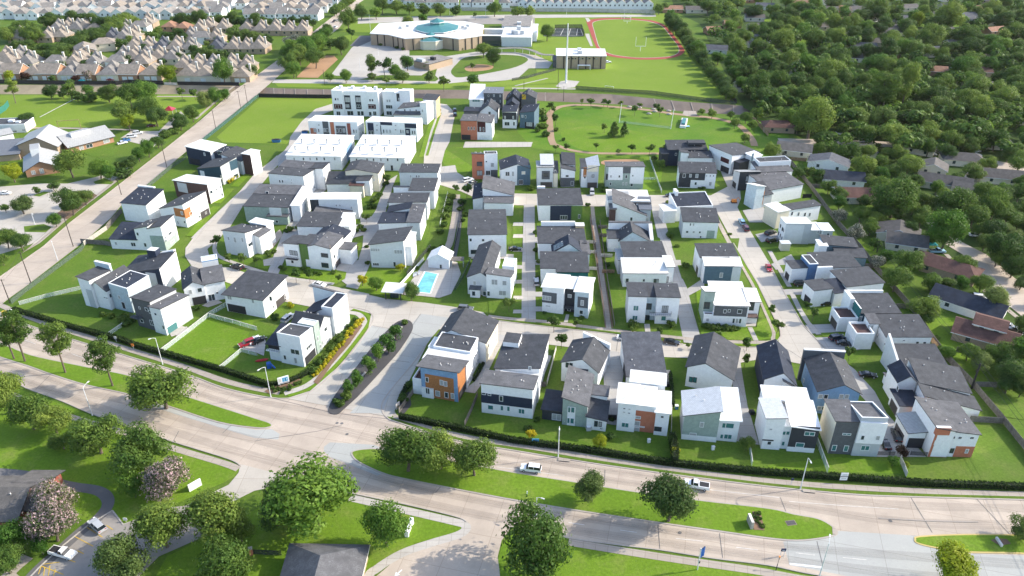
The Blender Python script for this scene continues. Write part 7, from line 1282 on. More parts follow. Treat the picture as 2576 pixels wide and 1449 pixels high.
def hedge(label,pts,w,h,m='lf_hed',dens=16,size=.2,top=None,name='hedge'):
    pts=[at(p,h)for p in pts];pts=[Vector((p.x,p.y,0))for p in pts]
    e=empty(name,pts[0],label,'hedge');b=MB()
    for i in range(len(pts)-1):
        p,q=pts[i],pts[i+1];u=(q -p).normalized();n=Vector((-u.y,u.x,0));l=(q -p).length
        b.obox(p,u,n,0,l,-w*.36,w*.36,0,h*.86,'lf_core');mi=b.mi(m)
        for _ in range(int(l*(w+2*h)*dens)):
            x=R.random()*l;k=R.random()*(w+2*h)
            if k<w:y,z=k -w/2,h*R.uniform(.86,1.04)
            elif k<w+h:y,z=-w/2*R.uniform(.8,1.05),k -w
            else:y,z=w/2*R.uniform(.8,1.05),k -w -h
            c=p+u*x+n*y+Vector((0,0,z));a=rv(R).normalized();d=a.cross(rv(R)).normalized();s=size*R.uniform(.6,1.3);j=len(b.v)
            b.v.extend([tuple(c+a*s),tuple(c+d*s*.7),tuple(c -a*s),tuple(c -d*s*.7)]);b.f.append((j,j+1,j+2,j+3));b.m.append(mi)
    b.build('hedge_leaves',e);return e
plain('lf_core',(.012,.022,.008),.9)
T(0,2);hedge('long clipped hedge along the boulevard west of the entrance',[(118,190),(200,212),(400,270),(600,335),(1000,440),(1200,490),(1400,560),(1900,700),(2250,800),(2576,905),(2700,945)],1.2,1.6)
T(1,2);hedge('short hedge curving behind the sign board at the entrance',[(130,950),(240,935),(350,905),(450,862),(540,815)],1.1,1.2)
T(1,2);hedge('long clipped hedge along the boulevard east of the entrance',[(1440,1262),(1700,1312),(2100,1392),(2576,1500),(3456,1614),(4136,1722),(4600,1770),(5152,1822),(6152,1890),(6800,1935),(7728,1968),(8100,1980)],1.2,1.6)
T(2,3);hedge('tall dark hedge between two back lawns by the boulevard',[(1615,-10),(1640,100),(1650,240)],1.6,3.0);T(2,2);hedge('narrow hedge beside the big square roof',[(1595,830),(1610,980),(1625,1150)],.8,1.6)
T(1,2);hedge('low hedge along the east wall of the blue-framed house',[(2290,740),(2240,830),(2190,910)],.8,.9);hedge('low kerbside hedge of the south entrance bed',[(1520,960),(1480,1040),(1450,1110)],1.2,1.0)
T();fence('weathered wooden fence behind the east street houses',[(1957,382),(1988,412),(2037,472),(2107,567),(2164,629),(2200,677),(2245,727),(2304,795),(2340,852),(2379,904),(2446,974),(2520,1062),(2560,1112),(2620,1185)],2.1)
fence('green mesh fence along the west street wall',[(30,765),(62,738),(205,632),(212,622)],1.6,'meshg',name='mesh_fence',cap='meshg');fence('green wire fence round the open northwest lot',[(472,392),(520,350),(605,282),(655,240)],1.8,'lotf',name='mesh_fence')
fence('pale lattice fence beside the L-shaped house',[(212,618),(270,578)],1.8,'stone',name='wood_fence');fence('dark board fence beside the west street',[(270,578),(308,534)],2.2,'fence');fence('grey board fence below the L-shaped house',[(205,612),(265,617),(280,620)],1.9,'fence');fence('wire fence along the west street by the brown brick house',[(372,474),(430,425),(470,398)],1.8,'meshg',name='mesh_fence')
T(1,0);fence('black screened fence along the channel by the open lot',[(30,978),(400,986),(765,990)],2.2,'blk',name='screen_fence')
T(0,0);fence('dark fence below the tan garages, western stretch',[(-60,838),(40,842),(600,852),(1170,856),(1300,840),(1650,852)],2.4,'blk',name='board_fence');fence('dark fence below the tan garages, eastern stretch',[(1790,856),(2100,860),(2410,864)],2.2,'blk',name='board_fence');fence('white low fence between the two dark channel fences',[(1655,852),(1785,855)],1.4,'worn',name='board_fence');fence('teal windscreen fence of the park court',[(-60,1190),(60,1110),(95,1065)],3.2,'wind',name='screen_fence')
T(2,0);fence('long chain-link fence between the playing field and the channel',[(640,900),(1000,928),(1400,950),(1800,1005),(2250,1062)],2.2,'mesh',name='chain_link_fence',cap='blk',post='blk',every=4);fence('dark fence under the boundary trees of the playing field',[(1570,175),(1700,340),(1850,600),(2000,760),(2150,930),(2260,1045)],2.2,'blk',name='board_fence');fence('black fence behind the tennis courts',[(430,288),(700,284),(728,368)],3,'mesh',name='chain_link_fence',post='blk',cap='blk');fence('grey sound wall behind the running track',[(240,118),(800,122),(1440,140)],3.2,'wall_c',name='sound_wall',post='wall_c');fence('chain-link fence beside the school drive',[(0,815),(150,790),(270,755),(440,710)],1.8,'mesh',name='chain_link_fence',post='blk')
T(1,0);fence('grey sound wall behind the school rear road',[(2070,108),(2300,112),(2600,116)],3.0,'wall_c',name='sound_wall',post='wall_c')
T(2,0);fence('wooden fence by the east bend of the park trail',[(2415,1195),(2500,1290),(2576,1370)],2.0,'fenceb')
T(0,2)
for l,p,h_ in (('white mesh fence across the lower west lawn',[(200,172),(480,95),(835,12)],1.3),('white mesh fence beside the dark grey and white house',[(1630,655),(1880,465),(2110,285),(2290,180)],1.5),('white mesh fence above the bright square lawn',[(2110,295),(2340,355),(2590,430)],1.4),('white mesh fence round the small yard by the red car',[(2215,825),(2430,645),(2590,685)],1.3),('short mesh fence near the boulevard signal',[(1100,480),(1240,385)],1.2)):fence(l,p,h_,'meshw',name='mesh_fence',post='steel',pw=.07,cap='worn')
T(2,1)
fence('pale mesh fence running through the empty north east yards',[(1385,160),(1440,320),(1505,500)],1.5,'meshw',name='mesh_fence',post='steel',cap='worn');fence('wire fence crossing the empty north east yards',[(1320,362),(1445,362)],1.3,'meshw',name='mesh_fence',post='steel')
for i,y in enumerate((850,935,1140,1300)):fence(f'low board fence, {ORD[i]} from the top across the yards east of the alley',[(865+i*14,y),(965+i*22,y+3)],1.5,('fence','fence','worn','fenceb')[i])
for i,y in enumerate((1000,1100,1268)):fence(f'low pale fence, {ORD[i]} from the top in the yards west of the alley',[(745+i*12,y),(835+i*12,y+2)],1.3,'worn')
T();fence('board fence along the east side of the central alley',[(1509,560),(1519,640),(1530,720),(1546,822)],1.6,'fence');fence('board fence along the west side of the central alley',[(1484,555),(1496,640),(1508,724),(1522,815)],1.5,'fence')
T(1,1);fence('mesh fence west of the planted swale',[(1930,510),(1895,650),(1850,835)],1.5,'meshw',name='mesh_fence',post='steel');fence('mesh fence east of the planted swale',[(2085,620),(2060,780),(2030,920),(1985,1120)],1.5,'mesh',name='mesh_fence',post='blk');fence('dark mesh fence round the pool grounds',[(1520,1330),(1640,1180),(1760,1050)],1.8,'mesh',name='mesh_fence',post='blk');fence('white wall beside the pool house',[(1455,1430),(1690,1170)],1.3,'white',name='garden_wall',post='white');fence('green mesh fence east of the pool',[(2160,1180),(2080,1360),(2000,1480)],1.5,'meshg',name='mesh_fence',cap='meshg');fence('brick-red board fence below the stair house',[(860,1060),(1030,1062)],1.4,'fenceb')
T(1,2);fence('wooden fence between the first two hedge lawns',[(2100,1395),(2170,1240),(2230,1090)],1.8,'fence');fence('wooden fence at the west corner of the blue-framed house',[(1440,1262),(1510,1165),(1585,1060)],1.7,'fence')
T(2,2);fence('pale board fence beside the many-folded roof',[(350,985),(400,800),(445,620)],1.8,'worn');fence('board fence between the sage carport and the navy-band house',[(225,985),(340,995)],1.6,'fence');fence('board fence beside the orange brick bay house',[(1600,1450),(1605,1230)],1.8,'worn');fence('black bin enclosure fence by the driveway end',[(955,1325),(1050,1330)],1.7,'blk')
T(3,3);fence('pale fence between the brown-cornered house and the grey house',[(480,100),(540,260),(597,415)],1.8,'meshw',post='steel',cap='worn',name='mesh_fence');fence('grey board fence beside the corner lawn',[(1322,290),(1360,380),(1390,460)],1.7,'worn');fence('black iron fence by the corner driveway',[(1090,235),(1270,240)],1.3,'mesh',name='mesh_fence',post='blk');fence('black wire fence beside the red brick corner',[(1430,235),(1600,245)],1.3,'mesh',name='mesh_fence',post='blk')
T(2,3);fence('white fence below the silver roofed pair',[(2380,140),(2398,250),(2412,350)],1.6,'meshw',name='mesh_fence',post='steel',cap='worn')
T(3,1);fence('board fence across the second east garden',[(430,440),(640,448)],1.8,'fence');fence('short board fence behind the grey-roofed east houses',[(345,545),(435,540)],1.8,'blk');fence('orange board fence behind the patio ranch house',[(225,165),(385,175)],1.6,'fenceb');fence('board fence closing the eastern back yard',[(885,1245),(1075,1250)],1.8,'fence')
T(3,2);fence('board fence across the lit east garden',[(1890,640),(2130,655)],1.7,'fence');fence('board fence beside the leaning pole',[(2080,995),(2300,1000)],1.8,'fence');fence('board fence behind the dark intersecting roofs',[(2020,1345),(2360,1365)],1.9,'fence');fence('board fence of the terrace yard',[(1250,205),(1420,208),(1490,275)],1.8,'fence');fence('brown board fence beside the long dark roof',[(1620,520),(1700,620)],1.8,'fenceb')
T(1,3);fence('low black iron fence beside the grey hipped roof',[(-20,1228),(80,1236),(260,1240)],1.2,'mesh',name='mesh_fence',post='blk',cap='blk')
# ================================================================= poles, lamps and wires
def pole(label,base,top,r0=.16,r1=.11,m='pole',name='utility_pole',arms=(),cat='pole',group=None):
    p=at(base);h=height_at(p,top);e=empty(name,p,label,cat,group);b=MB()
    b.tube([p,p+Vector((0,0,h))],[r0,r1],m,8);b.build('pole',e)
    for dx,dy,z,w_ in arms:
        b=MB();b.tube([p+Vector((-dx*w_/2,-dy*w_/2,h -z)),p+Vector((dx*w_/2,dy*w_/2,h -z))],.07,m,5);b.build('crossarm',e)
    return p+Vector((0,0,h))
T(0,1);tops=[]
T(0,0);tops.append(pole('utility pole nearest the channel bridge',(2493,1052),850,arms=[(1,.2,.4,1.8)]));tops.append(pole('utility pole beside the open northwest lot',(2425,1105),915,arms=[(1,.2,.4,1.8)]));tops.append(pole('utility pole at the corner of the open northwest lot',(2172,1298),1110,arms=[(1,.2,.4,1.8)]))
T(0,1);tops.append(pole('utility pole beside the navy house',(1680,240),0,arms=[(1,.2,.4,1.8)]));tops.append(pole('utility pole behind the parapet house',(1222,512),350,arms=[(1,.2,.4,1.8)]));tops.append(pole('utility pole by the L-shaped house',(738,1032),720,arms=[(1,.2,.4,1.8)]));tops.append(pole('utility pole by the west lawn',(312,1402),1085,arms=[(1,.2,.4,1.8)]))
T(0,2);tops.append(pole('utility pole at the hedge corner',(100,148),-90,arms=[(1,.2,.4,1.8)]))
def wire(label,pts,sag=.9,r=.035,cat='power line'):
    e=empty('power_line',pts[0],label,cat)
    for off in (-.7,.7):
        q=[]
        for i in range(len(pts)-1):
            a,c=pts[i],pts[i+1];n=(c -a).normalized();n=Vector((-n.y,n.x,0))*off
            for k in range(8):t=k/8;q.append(a.lerp(c,t)+n+Vector((0,0,-.35-sag*4*t*(1-t))))
        b=MB();b.tube(q,r,'blk',4);b.build('wire',e)
wire('overhead wires along the west street poles',tops)
T(1,0)
for l,p,t in (('dark pole on the service road verge',(693,858),705),('dark pole by the service road corner',(413,782),690)):pole(l,p,t)
for l,p,t in (('thin light pole in the school plaza',(1050,716),580),('thin light pole behind the open crowned tree',(1232,560),480),('tall light pole at the school west corner',(1155,335),150),('light pole on the far road behind the school',(1950,150),0),('dark pole on the far road right of the skylight',(2312,170),0)):pole(l,p,t,.12,.08,'steel','light_pole',cat='light pole')
T(2,0)
top=pole('very tall pale steel monopole beside the gymnasium',(543,835),235,0.66,.3,'steel','monopole',cat='mast')
for l,p,t in (('dark pole beside the concrete pad',(462,912),705),('dark pole at the channel edge near the slate house',(518,1018),865),('short pole by the school path',(120,900),812)):pole(l,p,t)
for l,p,t in (('light pole behind the tennis courts',(548,170),40),('tall light pole behind the track',(1130,185),0),('light pole at the end of the sound wall',(1355,140),60)):pole(l,p,t,.12,.08,'steel','light_pole',cat='light pole')
def lamp(label,base,top,tip,group='street lamps'):
    p=at(base);h=height_at(p,top);e=empty('street_lamp',p,label,'street lamp',group)
    b=MB();b.tube([p,p+Vector((0,0,.4)),p+Vector((0,0,h))],[.2,.13,.08],'steel',8);b.build('pole',e)
    q=at(tip,h+.5);d=q -p;d.z=0;l=min(max(d.length,1.2),3.0);d.normalize();q=p+d*l+Vector((0,0,h+.35))
    b=MB();b.tube([p+Vector((0,0,h -.05)),p+d*l*.5+Vector((0,0,h+.3)),q],.05,'steel',5);b.build('arm',e)
    b=MB();b.box(q+d*.2-Vector((0,0,.1)),.75,.28,.16,'lamp_head',math.atan2(d.y,d.x));b.build('lamp_head',e)
plain('lamp_head',(.6,.6,.58),.4)
T(0,2);lamp('street lamp at the hedge beside the bright square lawn',(1637,768),505,(1510,505));lamp('street lamp on the south verge below the west median',(930,1282),1005,(878,945))
T(1,2);lamp('street lamp at the entrance corner beside the sign board',(150,1098),795,(30,815));T(2,3);lamp('street lamp at the hedge left of the white SUV',(465,252),-55,(478,-60));lamp('street lamp on the south verge behind the large oak',(245,850),660,(285,655))
T(3,3);lamp('street lamp at the hedge below the grey house',(326,572),262,(430,290));lamp('street lamp at the lower right crossing',(512,1470),1120,(625,1045));T(0,1);lamp('street lamp on the west street',(582,1172),975,(515,970));lamp('short street lamp at the car park edge',(352,808),700,(325,700))
T(3,2);ptops=[pole('leaning thick black pole by the dark intersecting roofs',(2046,1010),760,.3,.2,'blk',arms=[(1,-.6,.5,2)])]
T(3,1);ptops.insert(0,pole('utility pole behind the flat rear roof',(1095,1090),975,arms=[(1,-.6,.3,1.6)]));ptops.insert(0,pole('utility pole by the red roof with the rear balcony',(700,560),430,arms=[(1,-.6,.3,1.6)]));ptops.insert(0,pole('utility pole by the orange board fence',(395,225),120,arms=[(1,-.6,.3,1.6)]))
ptops.append(ptops[-1]+(ptops[-1]-ptops[-2]));wire('overhead wires behind the east street houses',ptops,1.2,.05)
# ================================================================= vehicles
for k,c in dict(pw=(.80,.80,.80),ps=(.42,.43,.45),pb=(.012,.012,.014),pn=(.015,.022,.045),pr=(.32,.012,.018),pbl=(.03,.16,.42),pg=(.12,.125,.13),pm=(.10,.01,.02),plb=(.28,.48,.60)).items():
    m,nt,b_=_new(k);b_.inputs['Base Color'].default_value=rgb(c);b_.inputs['Roughness'].default_value=.25;b_.inputs['Coat Weight'].default_value=.6;b_.inputs['Coat Roughness'].default_value=.08
m,nt,b_=_new('cargl');b_.inputs['Base Color'].default_value=(.015,.02,.025,1);b_.inputs['Roughness'].default_value=.06
plain('tyre',(.015,.015,.016),.8);plain('chrome',(.5,.5,.52),.3);plain('tail',(.35,.01,.01),.3);plain('hlamp',(.75,.75,.72),.2)
def side(b,poly,w0,w1,m,zs=None):
    """closed x-z outline swept across y, narrower towards the top"""
    z0=min(z for _,z in poly);z1=max(z for _,z in poly);W=lambda z:w0+(w1 -w0)*(z -z0)/max(z1 -z0,1e-6)
    a=[Vector((x,-W(z),z))for x,z in poly];c=[Vector((x,W(z),z))for x,z in poly]
    b.face(a,m);b.face(c[::-1],m)
    for i in range(len(poly)):
        j=(i+1)%len(poly);b.face([a[j],a[i],c[i],c[j]],m)
CARS={}
def car_parts(kd):
    if kd in CARS:return CARS[kd]
    out=[];P='pw'
    S=dict(sedan=(4.7,.9,.62,1.44),suv=(4.95,.96,.78,1.78),pickup=(5.7,.98,.85,1.85),van=(5.1,.98,.8,1.78))[kd];L_,w,belt,H=S;f=L_/2
    b=MB()
    if kd=='sedan':prof=[(-f,.35),(f,.35),(f,.62),(f -.25,.78),(f -1.25,.92),(-f+.9,.98),(-f+.1,.95),(-f,.7)]
    elif kd=='pickup':prof=[(-f,.5),(f,.5),(f,.85),(f -.15,1.08),(f -1.45,1.18),(-.45,1.2),(-.45,1.2),(-f,1.2)]
    else:prof=[(-f,.42),(f,.42),(f,.75),(f -.2,.95),(f -1.25,1.08),(-f+.2,1.12),(-f,1.0)]
    side(b,prof,w,w*.95,P)
    if kd=='sedan':cab=[(f -1.35,.9),(f -2.15,1.42),(-f+1.55,1.44),(-f+.55,.96)]
    elif kd=='pickup':cab=[(f -1.5,1.16),(f -2.2,1.83),(-.15,1.85),(-.4,1.18)]
    else:cab=[(f -1.35,1.05),(f -2.05,H -.04),(-f+.45,H),(-f+.08,1.1)]
    zt=cab[1][1];xa,xb=cab[1][0],cab[2][0];b.hexa([Vector((xb -.05,-w*.76,zt)),Vector((xa+.05,-w*.76,zt)),Vector((xa+.05,w*.76,zt)),Vector((xb -.05,w*.76,zt))],[Vector((xb,-w*.7,zt+.07)),Vector((xa -.1,-w*.7,zt+.07)),Vector((xa -.1,w*.7,zt+.07)),Vector((xb,w*.7,zt+.07))],P)
    if kd=='pickup':b.box((-1.65,0,1.21),2.1,1.5,.02,'dk')
    for x in (.5,-.75):                       # pillars
        if kd!='pickup' or x>0:b.obox(Vector((x if kd!='pickup' else .75,0,0)),Vector((1,0,0)),Vector((0,1,0)),-.05,.05,-w*.9,w*.9,belt+.3,zt,P)
    out.append(('body',b.mesh('body'),(0,0,0)))
    b=MB();side(b,cab,w*.93,w*.77,'cargl');out.append(('window',b.mesh('window'),(0,0,0)))
    b=MB();b.tube([(0,-.11,0),(0,.11,0)],.34,'tyre',12);tm=b.mesh('tyre');b=MB();b.tube([(0,-.125,0),(0,.125,0)],.2,'chrome',10);rm_=b.mesh('rim')
    for x in (f -.95,-f+1.0):
        for y in (-w+.08,w -.08):out.append(('wheel',tm,(x,y,.34),rm_))
    for n_,x,m_ in (('headlight',f -.02,'hlamp'),('tail_light',-f+.0,'tail')):
        b=MB();b.box((0,0,0),.1,.42,.16,m_);me=b.mesh(n_)
        for y in (-w*.68,w*.68):out.append((n_,me,(x,y,.66 if kd=='sedan' else .84)))
    CARS[kd]=out;return out
def car(kd,colour,p,q,label,name=None,sc=1.0):
    a=at(p);d=at(q)-a;e=empty(name or dict(sedan='parked_car',suv='suv',pickup='pickup_truck',van='minivan')[kd],a+Vector((0,0,.06)),label,dict(sedan='car',suv='car',pickup='truck',van='van')[kd],None,math.atan2(d.y,d.x))
    for t in car_parts(kd):
        c=child(t[0],t[1],e,t[2])
        if t[0]=='body':c.material_slots[0].link='OBJECT';c.material_slots[0].material=MAT[colour]
        if len(t)>3:child('rim',t[3],c)
def cars(c,r,lst):
    T(c,r)
    for kd,col,p,q,l in lst:car(kd,col,p,q,l)
cars(2,3,[('suv','pw',(190,388),(60,370),'white SUV driving west on the boulevard'),('pickup','pw',(1855,555),(1750,535),'white pickup on the boulevard behind the willowy tree')])
cars(0,3,[('suv','ps',(985,965),(900,885),'silver SUV with a sunroof in the parking lot'),('pickup','pw',(640,1240),(770,1275),'white pickup truck with an open bed in the parking lot')])
cars(0,2,[('suv','pr',(2490,575),(2420,600),'red SUV parked by the bright square lawn'),('sedan','pw',(2560,540),(2620,500),'pale car behind the red SUV')])
cars(0,1,[('suv','pb',(2390,1255),(2320,1235),'black SUV on the drive inside the loop street'),('sedan','pw',(55,508),(120,506),'white sedan in the west car park at the left edge')])
cars(0,0,[('suv','pw',(1330,1385),(1420,1375),'nearer white car of the pair by the light shrub'),('suv','pw',(1390,1350),(1470,1340),'farther white car of the pair by the light shrub'),('sedan','pw',(1235,1448),(1320,1430),'white car beside the blue car at the hall'),('sedan','pbl',(1265,1425),(1340,1410),'blue car beside the hall lawn'),('sedan','pm',(1525,1275),(1600,1270),'dark red car under the park clump'),('sedan','pr',(1115,812),(1160,812),'red covered car by the tan garages')])
cars(1,1,[('sedan','pw',(640,1428),(720,1445),'white convertible on the loop street'),('suv','pw',(2135,375),(2200,360),'white and black jeep at the north roundabout'),('sedan','pg',(2175,405),(2240,380),'grey car beside the jeep at the roundabout')])
cars(1,2,[('van','ps',(325,320),(360,290),'silver minivan behind the yellow bed house'),('sedan','pb',(30,545),(80,520),'black car under the low balcony by the red slide'),('suv','pg',(2110,225),(2200,232),'grey car with a roof rack at the traffic circle')])
cars(2,2,[('sedan','pw',(1130,520),(1210,532),'white sedan with a dark roof on the main street'),('sedan','pb',(1605,560),(1680,572),'black sedan right of the big square roof'),('sedan','pb',(1345,540),(1280,530),'black car mostly hidden behind the big square roof')])
cars(2,1,[('suv','ps',(805,500),(808,540),'silver car on the driveway by the brown garage door'),('suv','plb',(2310,800),(2290,760),'silver-blue car parked on the east street'),('suv','pm',(2350,862),(2330,820),'purple-black car parked on the east street'),('suv','ps',(245,1405),(240,1360),'silver car beside the three-part white roof'),('sedan','pb',(30,1070),(90,1070),'black car in the driveway on the middle lane'),('sedan','pb',(1600,530),(1640,528),'black car at the corner of the north street')])
cars(3,1,[('suv','pb',(40,985),(110,970),'black SUV by the giant pale door'),('suv','pb',(20,910),(80,890),'black car behind the black SUV'),('suv','pb',(330,1425),(420,1425),'black SUV on the drive of the blue bay house'),('sedan','pr',(5,1262),(20,1300),'red car in the east street'),('sedan','pw',(1640,110),(1700,115),'white car up the old street'),('sedan','pbl',(1490,415),(1580,410),'blue covered car on a garden drive'),('sedan','pw',(2090,120),(2140,122),'white car by the curved drive'),('suv','pw',(2085,85),(2130,80),'white SUV behind the car by the curved drive'),('sedan','pw',(2085,930),(2150,935),'white car under the great light green tree'),('pickup','plb',(1695,1095),(1760,1095),'pale blue truck beside the turquoise canopy'),('sedan','pb',(1945,1330),(2000,1310),'black car at the long brown roof'),('suv','pw',(1725,555),(1780,540),'pale car by the bright slim tree')])
cars(3,2,[('suv','pn',(690,520),(770,505),'dark blue car on the terrace house drive'),('sedan','pb',(765,575),(850,585),'black sedan beside the dark blue car'),('sedan','pb',(585,170),(640,165),'black car by the window wall house'),('sedan','pb',(1000,892),(1090,900),'black car before the leaning wall garage'),('van','pw',(2130,115),(2190,125),'white van at the blue-black roof'),('sedan','pw',(2420,400),(2490,420),'white car at the right margin'),('suv','pb',(2460,460),(2530,480),'black SUV at the right margin')])
cars(3,3,[('suv','pb',(1290,55),(1270,0),'black SUV on the south east driveway'),('sedan','pb',(1165,130),(1140,90),'black car beside the boxed-out bay')])
cars(3,0,[('van','pw',(965,1432),(1020,1430),'white van parked on the street bend'),('sedan','pw',(850,165),(880,163),'left white car of the row in the upper wood'),('sedan','pw',(895,160),(925,158),'middle white car of the row in the upper wood'),('sedan','pw',(940,160),(970,158),'right white car of the row in the upper wood'),('pickup','pw',(730,1360),(780,1370),'white truck half under the corner oak'),('sedan','pb',(2010,220),(2050,218),'dark car in the upper wood'),('van','pw',(1080,222),(1130,215),'white van on the bare lane')])
cars(1,0,[('pickup','pg',(790,222),(830,195),'dark truck on the west street'),('van','pw',(800,282),(840,255),'white van on the west street'),('suv','pb',(2000,1120),(1995,1090),'black car farther up the north street'),('suv','pn',(2003,1165),(1998,1130),'dark car nearer on the north street')])
cars(2,0,[('sedan','pw',(962,632),(1000,630),'white car behind the gymnasium')])
# ================================================================= signs, play things and the rest
def thing(name,label,cat,p,group=None):return empty(name,at(p),label,cat,group)
def posted(name,label,p,w,h,z,m,d=(1,0),post='steel',bars=(),cat='sign',t=.1):
    """a board on posts facing the viewer's side, with printed bars (x, z, w, h, material) as part of its face"""
    o=at(p);e=empty(name,o,label,cat);u=Vector((d[0],d[1],0)).normalized();n=Vector((-u.y,u.x,0))
    b=MB();b.obox(o,u,n,-w/2,w/2,-t/2,t/2,z,z+h,m)
    for x,zz,ww,hh,mm in bars:b.obox(o,u,n,x -ww/2,x+ww/2,-t/2-.012,-t/2-.003,z+zz,z+zz+hh,mm)
    b.build('board',e)
    for x in ((-w*.36,w*.36)if w>.9 else (0,)):
        b=MB();b.box(o+u*x+n*(t/2+.05),.09,.09,z+h*.9,post,math.atan2(u.y,u.x));b.build('post',e)
    return e
plain('skyb',(.08,.33,.55),.5)
T(1,2);posted('sign_board','white sign board with blue picture and lettering at the entrance corner',(285,978),3.0,2.2,.7,'white',(1,.55),bars=[(.45,.5,1.5,1.3,'skyb'),(-.95,.5,.7,1.3,'worn'),(.2,.8,.16,.7,'white'),(.55,.8,.16,.7,'navy'),(.9,.8,.16,.7,'white'),(0,.15,2.4,.14,'navy')])
T(2,3);posted('sign_board','pale blue sign with dark lettering bars behind the boulevard hedge',(235,138),1.7,1.7,.5,'skyb',bars=[(0,1.25,1.2,.2,'navy'),(0,.85,1.35,.22,'navy'),(-.2,.5,.9,.16,'white'),(.1,.18,1.2,.16,'navy')])
T(3,3);posted('sign_board','two white sign panels on dark posts in the hedge',(752,500),1.7,2.2,.5,'white',post='blk',bars=[(0,1.0,1.7,.2,'blk'),(0,1.45,1.2,.18,'gy'),(0,1.75,1.0,.12,'gy'),(0,.4,1.1,.2,'gy')])
posted('small_sign','small navy sign on a post by the sidewalk',(234,530),.6,.7,1.3,'navy');posted('sign_board','navy roadside sign at the lower crossing',(140,1255),1.0,.8,1.6,'navy',bars=[(0,.3,.6,.12,'white')])
e=thing('curved_lamp','short bent black lamp post with an orange head at the lower crossing','lamp',(78,1395));o=LOCS[e];b=MB();b.tube([o,o+Vector((.1,.1,1.6)),o+Vector((.5,.8,2.6)),o+Vector((.55,.9,2.9))],.07,'blk',6);b.build('pole',e);b=MB();b.box(o+Vector((.55,.9,2.9)),.3,.3,.25,'orange');b.build('lamp_head',e)
T(2,3);e=thing('banner_post','white post with two navy banners on the south verge','sign',(1865,1385));o=LOCS[e];b=MB();b.tube([o,o+Vector((0,0,6.2))],.12,'steel',8);b.build('pole',e)
for x,z in ((.35,3.4),(.85,3.6)):b=MB();b.obox(o,Vector((1,.5,0)).normalized(),Vector((-.5,1,0)).normalized(),x -.2,x+.2,-.08,.08,z,z+2.6,'blue','navy');b.build('banner',e)
b=MB();b.box(o+Vector((.14,0,2.0)),.25,.25,.5,'blk');b.build('control_box',e)
e=thing('monument_sign','pale stone slab sign standing in a planted bed on the east median','monument',(2398,960));o=at((2372,890));o2=at((2412,985));u=(o2 -o).normalized();n=Vector((-u.y,u.x,0));b=MB();b.obox(o,u,n,0,(o2 -o).length,-.3,.3,.1,2.2,'stone','worn');b.build('slab',e);b=MB();b.prism([at(p)for p in ((2418,805),(2500,808),(2540,995),(2432,990))],.1,.24,'mulch','mulchb');b.build('planting_bed',e)
for i in range(14):
    x,y=R.random(),R.random();p=at((2420+75*x+35*y,815+165*y));c=child('bed_plant',TREES['shr','f',i%3][0],e,p -LOCS[e]+Vector((0,0,.15)),(0,0,i),.55)
T(1,3);e=thing('monument_sign','white low wall sign beside the globe-shaped tree','monument',(1545,1040));o,o2=at((1520,1050)),at((1565,935));u=(o2 -o).normalized();n=Vector((-u.y,u.x,0));b=MB();b.obox(o,u,n,0,(o2 -o).length,-.25,.25,0,1.5,'white');b.build('wall',e);b=MB();b.obox(o,u,n,-.25,.25,-.4,.4,0,1.8,'white');b.obox(o,u,n,(o2 -o).length+.004,(o2 -o).length+.5,-.4,.4,0,1.8,'white');b.build('end_pier',e)
T(0,3);e=thing('monument_sign','white sign panel with orange shrubs half behind the crape myrtle','monument',(1960,590));o,o2=at((1905,600)),at((2030,530));u=(o2 -o).normalized();n=Vector((-u.y,u.x,0));b=MB();b.obox(o,u,n,0,(o2 -o).length,-.2,.2,0,1.9,'white');b.build('wall',e)
e=thing('brick_pier','brick mailbox pier at the bottom edge near the iron fence','pier',(2530,1230));o=LOCS[e];b=MB();b.box(o,.7,.7,1.7,'br',.3);b.build('pier',e);b=MB();b.box(o+Vector((0,0,1.7)),.85,.85,.15,'stone',.3);b.build('cap',e)
posted('small_sign','oval metal sign on the parking lot lawn',(1268,905),.8,.7,.5,'steel')
T(2,3)
for l,p in (('white marker box on the lawn of the orange brick bay',(1376,105)),('white marker box on the lawn of the silver roofed pair',(2020,178))):e=thing('utility_box',l,'box',p);b=MB();b.box(LOCS[e],.7,.5,1.0,'white',.2,'worn');b.build('cabinet',e);b=MB();b.box(LOCS[e]+Vector((0,0,1.004)),.8,.6,.12,'lg',.2);b.build('lid',e)
e=thing('storm_drain','concrete storm drain inlet in the boulevard kerb','drain',(525,285));b=MB();b.box(LOCS[e],2.8,.9,.22,'kerb',-.15,'walk');b.build('slab',e);b=MB();b.box(LOCS[e]+Vector((0,-.5,.03)),2.2,.1,.12,'dk',-.15);b.build('opening',e)
posted('delineator','thin white marker post on the median',(152,632),.25,.8,.3,'white',cat='marker')
T(3,3);e=thing('storm_drain','concrete storm drain inlet by the lamp below the grey house','drain',(410,598));b=MB();b.box(LOCS[e],2.8,.9,.22,'kerb',-.15,'walk');b.build('slab',e);b=MB();b.box(LOCS[e]+Vector((0,-.5,.03)),2.2,.1,.12,'dk',-.15);b.build('opening',e)
e=thing('planter_bed','brown bed with a pale stone on the third median','planter',(2340,1130));b=MB();b.prism([at(p)for p in ((2240,1095),(2290,1075),(2400,1085),(2440,1130),(2330,1150))],.1,.25,'mulchb','mulchb');b.build('bed',e);b=MB();b.obox(at((2290,1080)),(at((2335,1145))-at((2290,1080))).normalized(),Vector((1,0,0)),0,2.2,-.2,.2,.2,.8,'worn');b.build('stone',e)
e=thing('ground_grate','dark drain grate in the grass of the east median','grate',(230,920));b=MB();b.box(LOCS[e]+Vector((0,0,.15)),1.9,1.1,.08,'mulch',.15);b.build('grate',e);b=MB();b.box(LOCS[e]+Vector((0,0,.1)),2.2,1.4,.1,'bank',.15);b.build('frame',e)
T(0,2)
